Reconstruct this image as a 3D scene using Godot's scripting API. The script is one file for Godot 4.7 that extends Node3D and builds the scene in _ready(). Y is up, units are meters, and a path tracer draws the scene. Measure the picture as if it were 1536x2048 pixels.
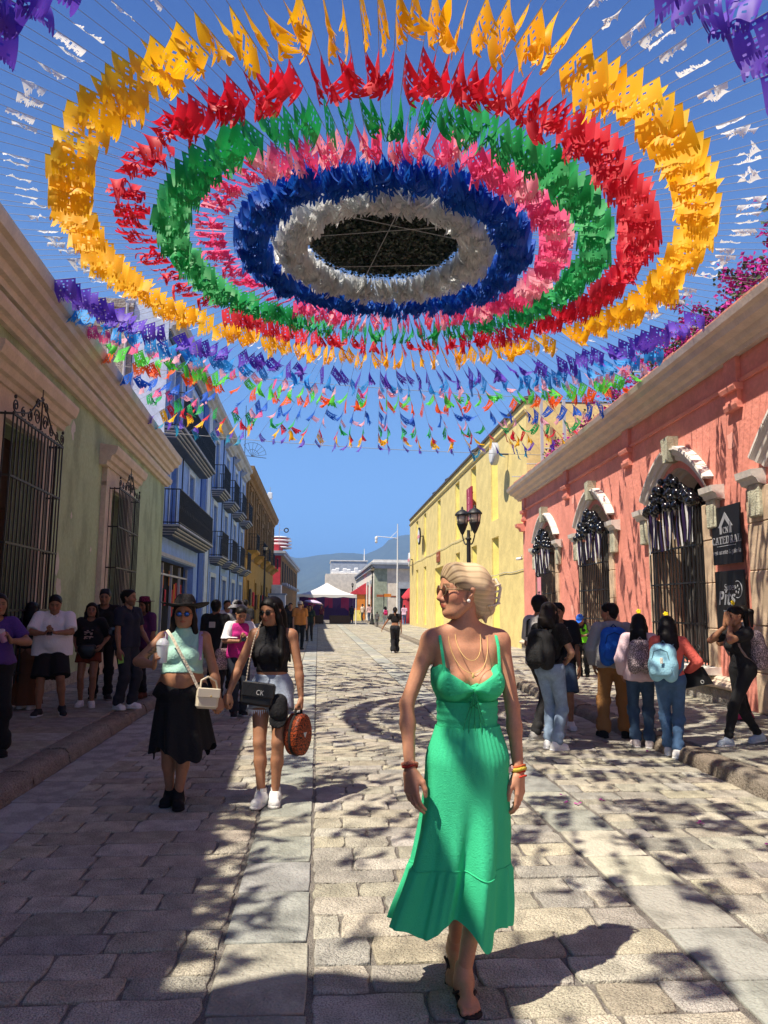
extends Node3D
# A decorated pedestrian street: paper flag canopy between colonial houses, with walkers.

var rng := RandomNumberGenerator.new()
var M := {}          # materials
var CACHE := {}      # shared meshes
var STREET_LEFT := -2.35
var STREET_RIGHT := 3.62


func _ready() -> void:
	rng.seed = 20240219
	build_camera_and_light()
	build_materials()
	build_ground()
	build_green_house()
	build_blue_houses()
	build_far_left_houses()
	build_pink_house()
	build_yellow_house()
	build_far_right()
	build_mountains()
	build_canopy()
	build_street_furniture()
	build_people()
	build_small_things()


func build_camera_and_light() -> void:
	var cam := Camera3D.new()
	cam.name = "camera"
	cam.fov = 70.46
	cam.near = 0.05
	cam.far = 9000.0
	cam.position = Vector3(0, 1.52, 0)
	cam.rotation_order = EULER_ORDER_YXZ
	cam.rotation = Vector3(deg_to_rad(7.504), deg_to_rad(-5.118), deg_to_rad(0.4))
	add_child(cam)
	cam.current = true
	var sun := DirectionalLight3D.new()
	sun.name = "sun"
	sun.light_energy = 1.6
	sun.light_color = Color(1.0, 0.955, 0.88)
	sun.light_angular_distance = 0.53
	sun.shadow_enabled = true
	sun.basis = Basis.looking_at(Vector3(0.79, -1.68, -0.46).normalized(), Vector3.UP)
	add_child(sun)
	var sky_mat := ProceduralSkyMaterial.new()
	sky_mat.sky_top_color = Color8(31, 60, 126)
	sky_mat.sky_horizon_color = Color8(128, 178, 236)
	sky_mat.sky_curve = 0.30
	sky_mat.ground_bottom_color = Color8(120, 112, 100)
	sky_mat.ground_horizon_color = Color8(150, 150, 150)
	sky_mat.sun_angle_max = 4.0
	sky_mat.sun_curve = 0.05
	var sky := Sky.new()
	sky.sky_material = sky_mat
	var env := Environment.new()
	env.background_mode = Environment.BG_SKY
	env.sky = sky
	env.tonemap_mode = Environment.TONE_MAPPER_LINEAR
	env.tonemap_exposure = 1.68
	env.sdfgi_enabled = true
	env.ssao_enabled = true
	env.ssil_enabled = true
	env.fog_enabled = true
	env.fog_density = 0.00034
	env.fog_light_color = Color(0.56, 0.76, 1.0)
	var we := WorldEnvironment.new()
	we.name = "world_environment"
	we.environment = env
	add_child(we)


# ---------------------------------------------------------------- mesh builder
class MB:
	var v := PackedVector3Array()
	var n := PackedVector3Array()
	var c := PackedColorArray()
	var ix := PackedInt32Array()
	var T := Transform3D.IDENTITY
	var col := Color(1, 1, 1)

	func tri(a: Vector3, b: Vector3, d: Vector3) -> void:
		a = T * a; b = T * b; d = T * d
		var m := (b - a).cross(d - a)
		if m.length_squared() < 1e-16:
			return
		m = m.normalized()
		var k := v.size()
		v.append(a); v.append(b); v.append(d)
		for i in 3:
			n.append(m); c.append(col)
		ix.append(k); ix.append(k + 2); ix.append(k + 1)

	# corners counterclockwise seen from the front
	func quad(a: Vector3, b: Vector3, d: Vector3, e: Vector3) -> void:
		a = T * a; b = T * b; d = T * d; e = T * e
		var m := (d - a).cross(e - b)
		if m.length_squared() < 1e-18:
			return
		m = m.normalized()
		var k := v.size()
		v.append(a); v.append(b); v.append(d); v.append(e)
		for i in 4:
			n.append(m); c.append(col)
		ix.append_array(PackedInt32Array([k, k + 2, k + 1, k, k + 3, k + 2]))

	func box(p: Vector3, q: Vector3) -> void:
		var a := Vector3(minf(p.x, q.x), minf(p.y, q.y), minf(p.z, q.z))
		var b := Vector3(maxf(p.x, q.x), maxf(p.y, q.y), maxf(p.z, q.z))
		quad(Vector3(a.x, a.y, b.z), Vector3(b.x, a.y, b.z), Vector3(b.x, b.y, b.z), Vector3(a.x, b.y, b.z))
		quad(Vector3(b.x, a.y, a.z), Vector3(a.x, a.y, a.z), Vector3(a.x, b.y, a.z), Vector3(b.x, b.y, a.z))
		quad(Vector3(b.x, a.y, b.z), Vector3(b.x, a.y, a.z), Vector3(b.x, b.y, a.z), Vector3(b.x, b.y, b.z))
		quad(Vector3(a.x, a.y, a.z), Vector3(a.x, a.y, b.z), Vector3(a.x, b.y, b.z), Vector3(a.x, b.y, a.z))
		quad(Vector3(a.x, b.y, b.z), Vector3(b.x, b.y, b.z), Vector3(b.x, b.y, a.z), Vector3(a.x, b.y, a.z))
		quad(Vector3(a.x, a.y, a.z), Vector3(b.x, a.y, a.z), Vector3(b.x, a.y, b.z), Vector3(a.x, a.y, b.z))

	# bevelled box
	func bbox(p: Vector3, q: Vector3, r: float) -> void:
		var ctr := (p + q) * 0.5
		var h := ((q - p) * 0.5).abs()
		r = minf(r, minf(h.x, minf(h.y, h.z)) * 0.9)
		var i := h - Vector3(r, r, r)
		for ax in 3:
			for s in [-1.0, 1.0]:
				var u := (ax + 1) % 3
				var w := (ax + 2) % 3
				var cs := []
				for k in [[-1, -1], [1, -1], [1, 1], [-1, 1]]:
					var t := Vector3.ZERO
					t[ax] = h[ax] * s; t[u] = i[u] * k[0]; t[w] = i[w] * k[1]
					cs.append(ctr + t)
				if s > 0: quad(cs[0], cs[1], cs[2], cs[3])
				else: quad(cs[3], cs[2], cs[1], cs[0])
		for ax in 3:
			var u := (ax + 1) % 3
			var w := (ax + 2) % 3
			for su in [-1.0, 1.0]:
				for sw in [-1.0, 1.0]:
					var e0 := Vector3.ZERO; var e1 := Vector3.ZERO; var f0 := Vector3.ZERO; var f1 := Vector3.ZERO
					e0[ax] = -i[ax]; e1[ax] = i[ax]; f0[ax] = -i[ax]; f1[ax] = i[ax]
					e0[u] = h[u] * su; e1[u] = h[u] * su; e0[w] = i[w] * sw; e1[w] = i[w] * sw
					f0[u] = i[u] * su; f1[u] = i[u] * su; f0[w] = h[w] * sw; f1[w] = h[w] * sw
					if su * sw > 0: quad(ctr + e0, ctr + e1, ctr + f1, ctr + f0)
					else: quad(ctr + f0, ctr + f1, ctr + e1, ctr + e0)
		for sx in [-1.0, 1.0]:
			for sy in [-1.0, 1.0]:
				for sz in [-1.0, 1.0]:
					var a := ctr + Vector3(h.x * sx, i.y * sy, i.z * sz)
					var b := ctr + Vector3(i.x * sx, h.y * sy, i.z * sz)
					var d := ctr + Vector3(i.x * sx, i.y * sy, h.z * sz)
					if sx * sy * sz > 0: tri(a, b, d)
					else: tri(a, d, b)

	# closed polygon in (x, y), counterclockwise, extruded from z0 to z1
	func prism(poly: PackedVector2Array, z0: float, z1: float) -> void:
		var m := poly.size()
		for i in m:
			var a := poly[i]; var b := poly[(i + 1) % m]
			quad(Vector3(a.x, a.y, z1), Vector3(a.x, a.y, z0), Vector3(b.x, b.y, z0), Vector3(b.x, b.y, z1))
		var t := Geometry2D.triangulate_polygon(poly)
		for i in range(0, t.size(), 3):
			var a := poly[t[i]]; var b := poly[t[i + 1]]; var d := poly[t[i + 2]]
			if (b - a).cross(d - a) < 0:
				var s := b; b = d; d = s
			tri(Vector3(a.x, a.y, z1), Vector3(b.x, b.y, z1), Vector3(d.x, d.y, z1))
			tri(Vector3(a.x, a.y, z0), Vector3(d.x, d.y, z0), Vector3(b.x, b.y, z0))

	# profile of (out, up) points from the wall's foot outward and up, swept along x with ends returned
	func mould(prof: Array, x0: float, x1: float) -> void:
		var poly := PackedVector2Array()
		for p in prof: poly.append(Vector2(p[0], p[1]))
		var keep := T
		# local: prism x = out -> z, prism y = up -> y, prism z -> -x
		T = keep * Transform3D(Basis(Vector3(0, 0, 1), Vector3(0, 1, 0), Vector3(-1, 0, 0)), Vector3.ZERO)
		prism(poly, -x1, -x0)
		T = keep

	# rows of points, shared smooth normals; closed: each row is a ring
	func loft(rows: Array, closed := true, cap0 := false, cap1 := false) -> void:
		var k0 := v.size()
		var w: int = rows[0].size()
		for r in rows:
			for p in r:
				v.append(T * p); n.append(Vector3.ZERO); c.append(col)
		var i0 := ix.size()
		for i in rows.size() - 1:
			for j in (w if closed else w - 1):
				var a := k0 + i * w + j
				var b := k0 + i * w + (j + 1) % w
				var d := a + w
				var e := b + w
				ix.append_array(PackedInt32Array([a, d, b, b, d, e]))
		if cap0:
			fan(k0, w, false)
		if cap1:
			fan(k0 + (rows.size() - 1) * w, w, true)
		normals_from(k0, i0)

	func fan(k: int, w: int, flip: bool) -> void:
		var mid := Vector3.ZERO
		for j in w: mid += v[k + j]
		var m := v.size()
		v.append(mid / w); n.append(Vector3.ZERO); c.append(col)
		for j in w:
			var a := k + j
			var b := k + (j + 1) % w
			if flip: ix.append_array(PackedInt32Array([a, m, b]))
			else: ix.append_array(PackedInt32Array([a, b, m]))

	func normals_from(k0: int, i0: int) -> void:
		for i in range(i0, ix.size(), 3):
			var a := ix[i]; var b := ix[i + 1]; var d := ix[i + 2]
			var m := (v[d] - v[a]).cross(v[b] - v[a])
			n[a] += m; n[b] += m; n[d] += m
		for i in range(k0, v.size()):
			n[i] = n[i].normalized() if n[i].length_squared() > 1e-20 else Vector3.UP

	func tube(pts: Array, r0: float, r1: float, sides := 6, cap := true) -> void:
		var rows := []
		var side := Vector3.ZERO
		for i in pts.size():
			var p: Vector3 = pts[i]
			var q: Vector3 = (pts[mini(i + 1, pts.size() - 1)] - pts[maxi(i - 1, 0)]).normalized()
			if side == Vector3.ZERO:
				side = q.cross(Vector3.UP if absf(q.y) < 0.9 else Vector3.RIGHT).normalized()
			side = (side - q * side.dot(q)).normalized()
			var up := q.cross(side)
			var r := lerpf(r0, r1, float(i) / maxf(1.0, pts.size() - 1))
			var ring := PackedVector3Array()
			for j in sides:
				var t := TAU * j / sides
				ring.append(p + (side * cos(t) + up * sin(t)) * r)
			rows.append(ring)
		loft(rows, true, cap, cap)

	# (radius, y) profile from bottom to top about the y axis
	func lathe(prof: Array, sides := 16, at := Vector3.ZERO) -> void:
		var rows := []
		for p in prof:
			var ring := PackedVector3Array()
			for j in sides:
				var t := -TAU * j / sides
				ring.append(at + Vector3(cos(t) * p[0], p[1], sin(t) * p[0]))
			rows.append(ring)
		loft(rows, true, prof[0][0] > 0.001, prof[-1][0] > 0.001)

	func ball(at: Vector3, r: Vector3, sides := 10, rings := 6) -> void:
		var rows := []
		for i in rings + 1:
			var a := PI * i / rings - PI / 2
			var ring := PackedVector3Array()
			for j in sides:
				var t := -TAU * j / sides
				ring.append(at + Vector3(cos(t) * cos(a) * r.x, sin(a) * r.y, sin(t) * cos(a) * r.z))
			rows.append(ring)
		loft(rows)

	func wall(x0: float, x1: float, y0: float, y1: float, holes: Array, z := 0.0) -> void:
		# face at z with rectangular holes [hx0, hx1, hy0, hy1, depth] and their reveals
		var xs := [x0, x1]
		var ys := [y0, y1]
		for h in holes:
			for q in [h[0], h[1]]:
				if q > x0 and q < x1 and not xs.has(q): xs.append(q)
			for q in [h[2], h[3]]:
				if q > y0 and q < y1 and not ys.has(q): ys.append(q)
		xs.sort(); ys.sort()
		for i in xs.size() - 1:
			for j in ys.size() - 1:
				var mx: float = (xs[i] + xs[i + 1]) * 0.5
				var my: float = (ys[j] + ys[j + 1]) * 0.5
				var inside := false
				for h in holes:
					if mx > h[0] and mx < h[1] and my > h[2] and my < h[3]: inside = true
				if not inside:
					quad(Vector3(xs[i], ys[j], z), Vector3(xs[i + 1], ys[j], z), Vector3(xs[i + 1], ys[j + 1], z), Vector3(xs[i], ys[j + 1], z))
		for h in holes:
			var d: float = z - h[4]
			quad(Vector3(h[0], h[2], z), Vector3(h[0], h[3], z), Vector3(h[0], h[3], d), Vector3(h[0], h[2], d))
			quad(Vector3(h[1], h[2], d), Vector3(h[1], h[3], d), Vector3(h[1], h[3], z), Vector3(h[1], h[2], z))
			quad(Vector3(h[0], h[3], z), Vector3(h[1], h[3], z), Vector3(h[1], h[3], d), Vector3(h[0], h[3], d))
			quad(Vector3(h[0], h[2], d), Vector3(h[1], h[2], d), Vector3(h[1], h[2], z), Vector3(h[0], h[2], z))

	# sweep a profile of (outward along the path's normal, z) along a 2D path in the xy plane
	func sweep2(path: PackedVector2Array, prof: Array) -> void:
		var nrm := PackedVector2Array()
		for i in path.size():
			var a := path[maxi(i - 1, 0)]; var b := path[mini(i + 1, path.size() - 1)]
			var d := (b - a).normalized()
			nrm.append(Vector2(-d.y, d.x))
		for k in prof.size() - 1:
			var p = prof[k]; var q = prof[k + 1]
			var rows := []
			var ra := PackedVector3Array(); var rb := PackedVector3Array()
			for i in path.size():
				var u: Vector2 = path[i] + nrm[i] * p[0]
				var w: Vector2 = path[i] + nrm[i] * q[0]
				ra.append(Vector3(u.x, u.y, p[1])); rb.append(Vector3(w.x, w.y, q[1]))
			rows.append(ra); rows.append(rb)
			loft(rows, false)

	func merge(o: MB, xf := Transform3D.IDENTITY) -> void:
		var k := v.size()
		var t := T * xf
		var nb := t.basis.inverse().transposed()
		for i in o.v.size():
			v.append(t * o.v[i]); n.append((nb * o.n[i]).normalized()); c.append(o.c[i])
		for i in o.ix: ix.append(k + i)

	func mesh() -> ArrayMesh:
		var m := ArrayMesh.new()
		if v.is_empty(): return m
		var a := []
		a.resize(Mesh.ARRAY_MAX)
		a[Mesh.ARRAY_VERTEX] = v
		a[Mesh.ARRAY_NORMAL] = n
		a[Mesh.ARRAY_COLOR] = c
		a[Mesh.ARRAY_INDEX] = ix
		m.add_surface_from_arrays(Mesh.PRIMITIVE_TRIANGLES, a)
		return m


func put(called: String, mb: MB, mat: Material, parent: Node = null) -> MeshInstance3D:
	return put_mesh(called, mb.mesh(), mat, parent)


func put_mesh(called: String, mesh: Mesh, mat: Material, parent: Node = null, xf := Transform3D.IDENTITY) -> MeshInstance3D:
	var o := MeshInstance3D.new()
	o.name = called
	o.mesh = mesh
	o.material_override = mat
	o.transform = xf
	(parent if parent else self).add_child(o, true)
	return o


func thing(called: String, label: String, category: String, at := Transform3D.IDENTITY, group := "") -> Node3D:
	var o := Node3D.new()
	o.name = called
	o.transform = at
	add_child(o, true)
	tag(o, label, category, group)
	return o


func tag(o: Node, label: String, category: String, group := "") -> Node:
	o.set_meta("label", label)
	o.set_meta("category", category)
	if group: o.set_meta("group", group)
	return o


func structure(o: Node) -> Node:
	o.set_meta("kind", "structure")
	return o


func stuff(o: Node) -> Node:
	o.set_meta("kind", "stuff")
	return o


# frame of a facade: x runs along the facade, y up, z out of the wall; p0 -> p1 on the ground
func facade(p0: Vector2, p1: Vector2) -> Transform3D:
	var x := Vector3(p1.x - p0.x, 0, p1.y - p0.y).normalized()
	return Transform3D(Basis(x, Vector3.UP, x.cross(Vector3.UP)), Vector3(p0.x, 0, p0.y))


func letters(parent: Node, text: String, height: float, at: Transform3D, mat: Material, font := "Droid Sans", bold := false, called := "lettering") -> MeshInstance3D:
	var t := TextMesh.new()
	var f := SystemFont.new()
	f.font_names = PackedStringArray([font])
	if bold: f.font_weight = 700
	t.font = f
	t.text = text
	t.font_size = 64
	t.pixel_size = height / 46.0
	t.depth = 0.006
	t.curve_step = 3.0
	return put_mesh(called, t, mat, parent, at)


# ---------------------------------------------------------------- materials
func lin(r: float, g: float, b: float) -> Color:
	return Color(r, g, b).linear_to_srgb()


func noise_bytes(size: int, freq: float, octaves: int, sd: int, kind := FastNoiseLite.TYPE_SIMPLEX_SMOOTH) -> PackedByteArray:
	var f := FastNoiseLite.new()
	f.noise_type = kind
	f.frequency = freq
	f.seed = sd
	f.fractal_type = FastNoiseLite.FRACTAL_FBM
	f.fractal_octaves = octaves
	var im := f.get_seamless_image(size, size)
	im.convert(Image.FORMAT_L8)
	return im.get_data()


func tex(bytes: PackedByteArray, size: int) -> ImageTexture:
	return ImageTexture.create_from_image(Image.create_from_data(size, size, false, Image.FORMAT_L8, bytes))


func bump(bytes: PackedByteArray, size: int, strength: float) -> ImageTexture:
	var im := Image.create_from_data(size, size, false, Image.FORMAT_L8, bytes)
	im.convert(Image.FORMAT_RGBA8)
	im.bump_map_to_normal_map(strength)
	return ImageTexture.create_from_image(im)


# linear remap through a 256-entry table
func remap_bytes(b: PackedByteArray, lo: float, hi: float, out_lo: float, out_hi: float) -> PackedByteArray:
	var lut := PackedByteArray()
	lut.resize(256)
	for i in 256:
		lut[i] = int(clampf(lerpf(out_lo, out_hi, clampf((i / 255.0 - lo) / (hi - lo), 0, 1)), 0, 1) * 255)
	var o := b.duplicate()
	for i in o.size(): o[i] = lut[o[i]]
	return o


func mult_bytes(a: PackedByteArray, b: PackedByteArray) -> PackedByteArray:
	var o := a.duplicate()
	for i in o.size(): o[i] = a[i] * b[i] / 255
	return o


func mat(key: String, color: Color, rough := 0.85, opts := {}) -> StandardMaterial3D:
	var m := StandardMaterial3D.new()
	m.resource_name = key
	m.albedo_color = color
	m.roughness = rough
	m.metallic_specular = opts.get("spec", 0.4)
	m.metallic = opts.get("metal", 0.0)
	if opts.has("tex") or opts.has("nrm"):
		m.uv1_triplanar = true
		m.uv1_world_triplanar = opts.get("world", true)
		var s: float = opts.get("scale", 0.5)
		m.uv1_scale = Vector3(s, s, s) * opts.get("stretch", Vector3.ONE)
		if opts.has("tex"): m.albedo_texture = opts.tex
		if opts.has("nrm"):
			m.normal_enabled = true
			m.normal_texture = opts.nrm
			m.normal_scale = opts.get("depth", 0.6)
	if opts.get("vcol", false): m.vertex_color_use_as_albedo = true
	if opts.has("glow"):
		m.backlight_enabled = true
		m.backlight = opts.glow
	m.cull_mode = BaseMaterial3D.CULL_DISABLED
	M[key] = m
	return m


func build_materials() -> void:
	var S := 512
	var soft := noise_bytes(S, 0.008, 5, 11)
	var fine := noise_bytes(S, 0.06, 4, 12)
	var cell := noise_bytes(S, 0.03, 3, 13, FastNoiseLite.TYPE_CELLULAR)
	var grit := noise_bytes(S, 0.16, 3, 14)
	var plaster := tex(mult_bytes(remap_bytes(soft, 0.25, 0.75, 0.93, 1.0), remap_bytes(fine, 0.2, 0.8, 0.95, 1.0)), S)
	var worn := tex(mult_bytes(remap_bytes(soft, 0.3, 0.6, 0.86, 1.0), remap_bytes(grit, 0.2, 0.8, 0.92, 1.0)), S)
	var stone_b := mult_bytes(remap_bytes(soft, 0.25, 0.75, 0.86, 1.0), remap_bytes(grit, 0.25, 0.6, 0.74, 1.0))
	var stone := tex(stone_b, S)
	var pit_b := mult_bytes(remap_bytes(fine, 0.3, 0.55, 0.2, 1.0), remap_bytes(grit, 0.2, 0.7, 0.5, 1.0))
	var pit_n := bump(pit_b, S, 7.0)
	var plain_n := bump(mult_bytes(remap_bytes(fine, 0.2, 0.8, 0.5, 1.0), remap_bytes(soft, 0.2, 0.8, 0.3, 1.0)), S, 3.0)
	var cloth_n := bump(remap_bytes(fine, 0.2, 0.8, 0.0, 1.0), S, 5.0)
	M["t_plaster"] = plaster
	M["t_stone"] = stone
	M["n_pit"] = pit_n
	M["n_plain"] = plain_n
	M["n_cloth"] = cloth_n
	# crinkled gauze: warped fine ribs
	var gz := PackedByteArray()
	gz.resize(S * S)
	for y in S:
		for x in S:
			var w := fine[y * S + x] / 255.0
			var q := sin(TAU * (x * 26.0 / S + w * 2.6)) * 0.5 + 0.5
			var r := sin(TAU * (y * 34.0 / S + w * 2.0)) * 0.5 + 0.5
			gz[y * S + x] = int(255 * clampf(q * 0.45 + r * 0.3 + w * 0.3, 0, 1))
	M["n_gauze"] = bump(gz, S, 3.2)
	# streaky hair strands along v
	var hs := PackedByteArray()
	hs.resize(S * S)
	for y in S:
		for x in S:
			var w := soft[y * S + x] / 255.0
			var a := sin(TAU * (x * 37.0 / S + w * 3.0)) * 0.5 + 0.5
			var b := sin(TAU * (x * 83.0 / S + w * 5.0)) * 0.5 + 0.5
			hs[y * S + x] = int(255 * clampf(0.66 + a * 0.2 + b * 0.14, 0, 1))
	M["t_hair"] = tex(hs, S)
	M["n_hair"] = bump(hs, S, 5.0)
	# wood grain along y
	var wd := PackedByteArray()
	wd.resize(S * S)
	for y in S:
		for x in S:
			var w := soft[y * S + x] / 255.0
			var a := sin(TAU * (x * 9.0 / S + w * 4.0)) * 0.5 + 0.5
			wd[y * S + x] = int(255 * clampf(0.6 + a * 0.25 + grit[y * S + x] / 255.0 * 0.2 - 0.1, 0, 1))
	M["t_wood"] = tex(wd, S)
	# mottled print (for patterned cloth)
	M["t_print"] = tex(remap_bytes(cell, 0.3, 0.6, 0.15, 1.0), S)

	var P := {"tex": plaster, "nrm": plain_n, "scale": 0.35, "depth": 0.35}
	mat("green_plaster", lin(0.43, 0.52, 0.315), 0.9, {"tex": worn, "nrm": plain_n, "scale": 0.22, "depth": 0.5, "stretch": Vector3(1, 0.55, 1)})
	mat("cream_stone", lin(0.72, 0.60, 0.47), 0.88, {"tex": plaster, "nrm": plain_n, "scale": 0.5, "depth": 0.4})
	mat("bare_plaster", lin(0.68, 0.64, 0.55), 0.92, P)
	mat("blue_wall", lin(0.27, 0.45, 0.90), 0.85, P)
	mat("pale_blue", lin(0.55, 0.68, 0.85), 0.85, P)
	mat("deep_blue", lin(0.06, 0.15, 0.50), 0.8, P)
	mat("trim_grey", lin(0.46, 0.50, 0.56), 0.8, P)
	mat("trim_dark", lin(0.055, 0.085, 0.14), 0.7, P)
	mat("concrete", lin(0.42, 0.39, 0.34), 0.95, {"tex": worn, "nrm": pit_n, "scale": 0.3, "depth": 0.5})
	mat("pink_plaster", lin(0.90, 0.34, 0.26), 0.88, {"tex": plaster, "nrm": plain_n, "scale": 0.3, "depth": 0.5})
	mat("white_stone", lin(0.86, 0.81, 0.74), 0.85, {"tex": plaster, "nrm": plain_n, "scale": 0.6, "depth": 0.4})
	mat("beige_stone", lin(0.74, 0.56, 0.39), 0.9, {"tex": worn, "nrm": plain_n, "scale": 0.6, "depth": 0.4})
	mat("damp", lin(0.29, 0.33, 0.20), 0.92, {"tex": worn, "scale": 0.5})
	mat("green_stone", lin(0.62, 0.61, 0.46), 0.92, {"tex": worn, "nrm": pit_n, "scale": 0.9, "depth": 0.5})
	mat("cornice_stone", lin(0.76, 0.64, 0.54), 0.88, {"tex": plaster, "nrm": plain_n, "scale": 0.5, "depth": 0.4})
	mat("terracotta", lin(0.62, 0.27, 0.19), 0.85, {"tex": worn, "scale": 0.8})
	mat("yellow_plaster", lin(0.88, 0.72, 0.30), 0.88, {"tex": plaster, "nrm": plain_n, "scale": 0.25, "depth": 0.4})
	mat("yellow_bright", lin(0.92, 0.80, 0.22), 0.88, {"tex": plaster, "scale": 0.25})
	mat("roof_dark", lin(0.10, 0.085, 0.08), 0.9, P)
	mat("tan_stone", lin(0.40, 0.25, 0.11), 0.92, {"tex": stone, "nrm": pit_n, "scale": 0.25, "depth": 0.9})
	mat("ochre_plaster", lin(0.52, 0.31, 0.06), 0.9, P)
	mat("red_plaster", lin(0.62, 0.055, 0.075), 0.88, P)
	mat("white_plaster", lin(0.90, 0.87, 0.80), 0.88, P)
	mat("peach_plaster", lin(0.92, 0.82, 0.68), 0.88, P)
	mat("pale_green_stone", lin(0.50, 0.56, 0.42), 0.9, {"tex": stone, "scale": 0.4})
	mat("orange_plaster", lin(0.70, 0.25, 0.04), 0.88, P)
	mat("paver", lin(0.93, 0.93, 0.93), 0.85, {"tex": stone, "nrm": pit_n, "scale": 1.15, "depth": 0.75, "vcol": true})
	mat("slab", lin(0.95, 0.95, 0.95), 0.8, {"tex": worn, "nrm": pit_n, "scale": 0.7, "depth": 0.3, "vcol": true})
	mat("joint", lin(0.27, 0.245, 0.215), 0.95, {"tex": stone, "nrm": pit_n, "scale": 1.5, "depth": 0.8})
	mat("far_ground", lin(0.40, 0.36, 0.29), 0.95, {"tex": stone, "scale": 0.4})
	mat("kerb", lin(0.36, 0.31, 0.25), 0.9, {"tex": stone, "nrm": pit_n, "scale": 0.8, "depth": 0.9, "vcol": true})
	mat("wood_dark", lin(0.085, 0.04, 0.02), 0.6, {"tex": M.t_wood, "scale": 1.2, "stretch": Vector3(1, 0.3, 1)})
	mat("wood_grey", lin(0.16, 0.155, 0.15), 0.7, {"tex": M.t_wood, "scale": 1.2, "stretch": Vector3(1, 0.3, 1)})
	mat("iron", lin(0.012, 0.012, 0.013), 0.55, {"spec": 0.5})
	mat("iron_brown", lin(0.03, 0.022, 0.018), 0.6)
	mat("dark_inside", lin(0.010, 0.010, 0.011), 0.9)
	mat("glass_dark", lin(0.012, 0.018, 0.024), 0.08, {"spec": 0.6})
	mat("wire", lin(0.35, 0.34, 0.33), 0.6)
	mat("white_paint", lin(0.80, 0.80, 0.79), 0.5)
	mat("grey_paint", lin(0.45, 0.47, 0.49), 0.5)
	mat("sign_black", lin(0.012, 0.011, 0.011), 0.45)
	mat("sign_letters", lin(0.33, 0.34, 0.37), 0.5)
	mat("sign_red", lin(0.35, 0.03, 0.07), 0.6)
	mat("sign_pink", lin(0.78, 0.32, 0.38), 0.6)
	mat("sign_brown", lin(0.30, 0.09, 0.04), 0.7)
	mat("lamp_glass", lin(0.70, 0.62, 0.50), 0.35)
	mat("mountain", lin(0.105, 0.125, 0.085), 0.95, {"tex": stone, "scale": 0.004})
	mat("leaf", lin(0.045, 0.085, 0.025), 0.6, {"vcol": true, "glow": lin(0.04, 0.07, 0.02)})
	mat("bract", lin(0.95, 0.95, 0.95), 0.6, {"vcol": true, "glow": lin(0.25, 0.03, 0.18)})
	mat("bark", lin(0.12, 0.08, 0.05), 0.9)


# ---------------------------------------------------------------- ground
var STONE_TONES := [[0.50, 0.45, 0.37], [0.44, 0.40, 0.34], [0.56, 0.50, 0.40], [0.40, 0.37, 0.33], [0.47, 0.41, 0.33], [0.53, 0.49, 0.43]]


func stone_block(x0: float, x1: float, z0: float, z1: float, rough: float, tone: Array, far := false) -> MB:
	var mb := MB.new()
	var cx := (x0 + x1) * 0.5
	var cz := (z0 + z1) * 0.5
	var k := rng.randf_range(0.88, 1.10)
	mb.col = Color(tone[0] * 1.24 * k, tone[1] * 1.28 * k * rng.randf_range(0.98, 1.02), tone[2] * 1.25 * k * rng.randf_range(0.95, 1.05))
	var lift := rng.randf_range(-0.004, 0.005) * rough
	var pts := []
	var base := [Vector2(x0, z0), Vector2(x1, z0), Vector2(x1, z1), Vector2(x0, z1)]
	var sub := 1 if far else 3
	for i in 4:
		var a: Vector2 = base[i]
		var b: Vector2 = base[(i + 1) % 4]
		for j in sub:
			var t := (j + 0.08) / sub if j == 0 and not far else float(j) / sub + (0.03 if j > 0 else 0.0)
			var p := a.lerp(b, t)
			if not far:
				p += Vector2(rng.randf_range(-1, 1), rng.randf_range(-1, 1)) * 0.008 * rough
				if j == 0:
					p = p.lerp(Vector2(cx, cz), 0.012 * rough)
			pts.append(p)
	var rows := []
	for ring in [[1.0, -0.03], [1.0, -0.006], [0.93, 0.0], [0.55, 0.002]]:
		if far and ring[0] < 0.6: continue
		var r := PackedVector3Array()
		for i in range(pts.size() - 1, -1, -1):
			var p: Vector2 = pts[i]
			var d := (p - Vector2(cx, cz))
			var s: float = ring[0]
			if s < 1.0: d -= d.normalized() * minf(0.010, d.length() * 0.3) * (1.0 if s > 0.9 else 0.0); 
			if s < 0.6: d *= 0.55
			var y: float = ring[1] + lift + (rng.randf_range(-0.004, 0.003) * rough if s < 1.0 else 0.0)
			r.append(Vector3(cx + d.x, y, cz + d.y))
		rows.append(r)
	mb.loft(rows, true, false, true)
	return mb


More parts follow.
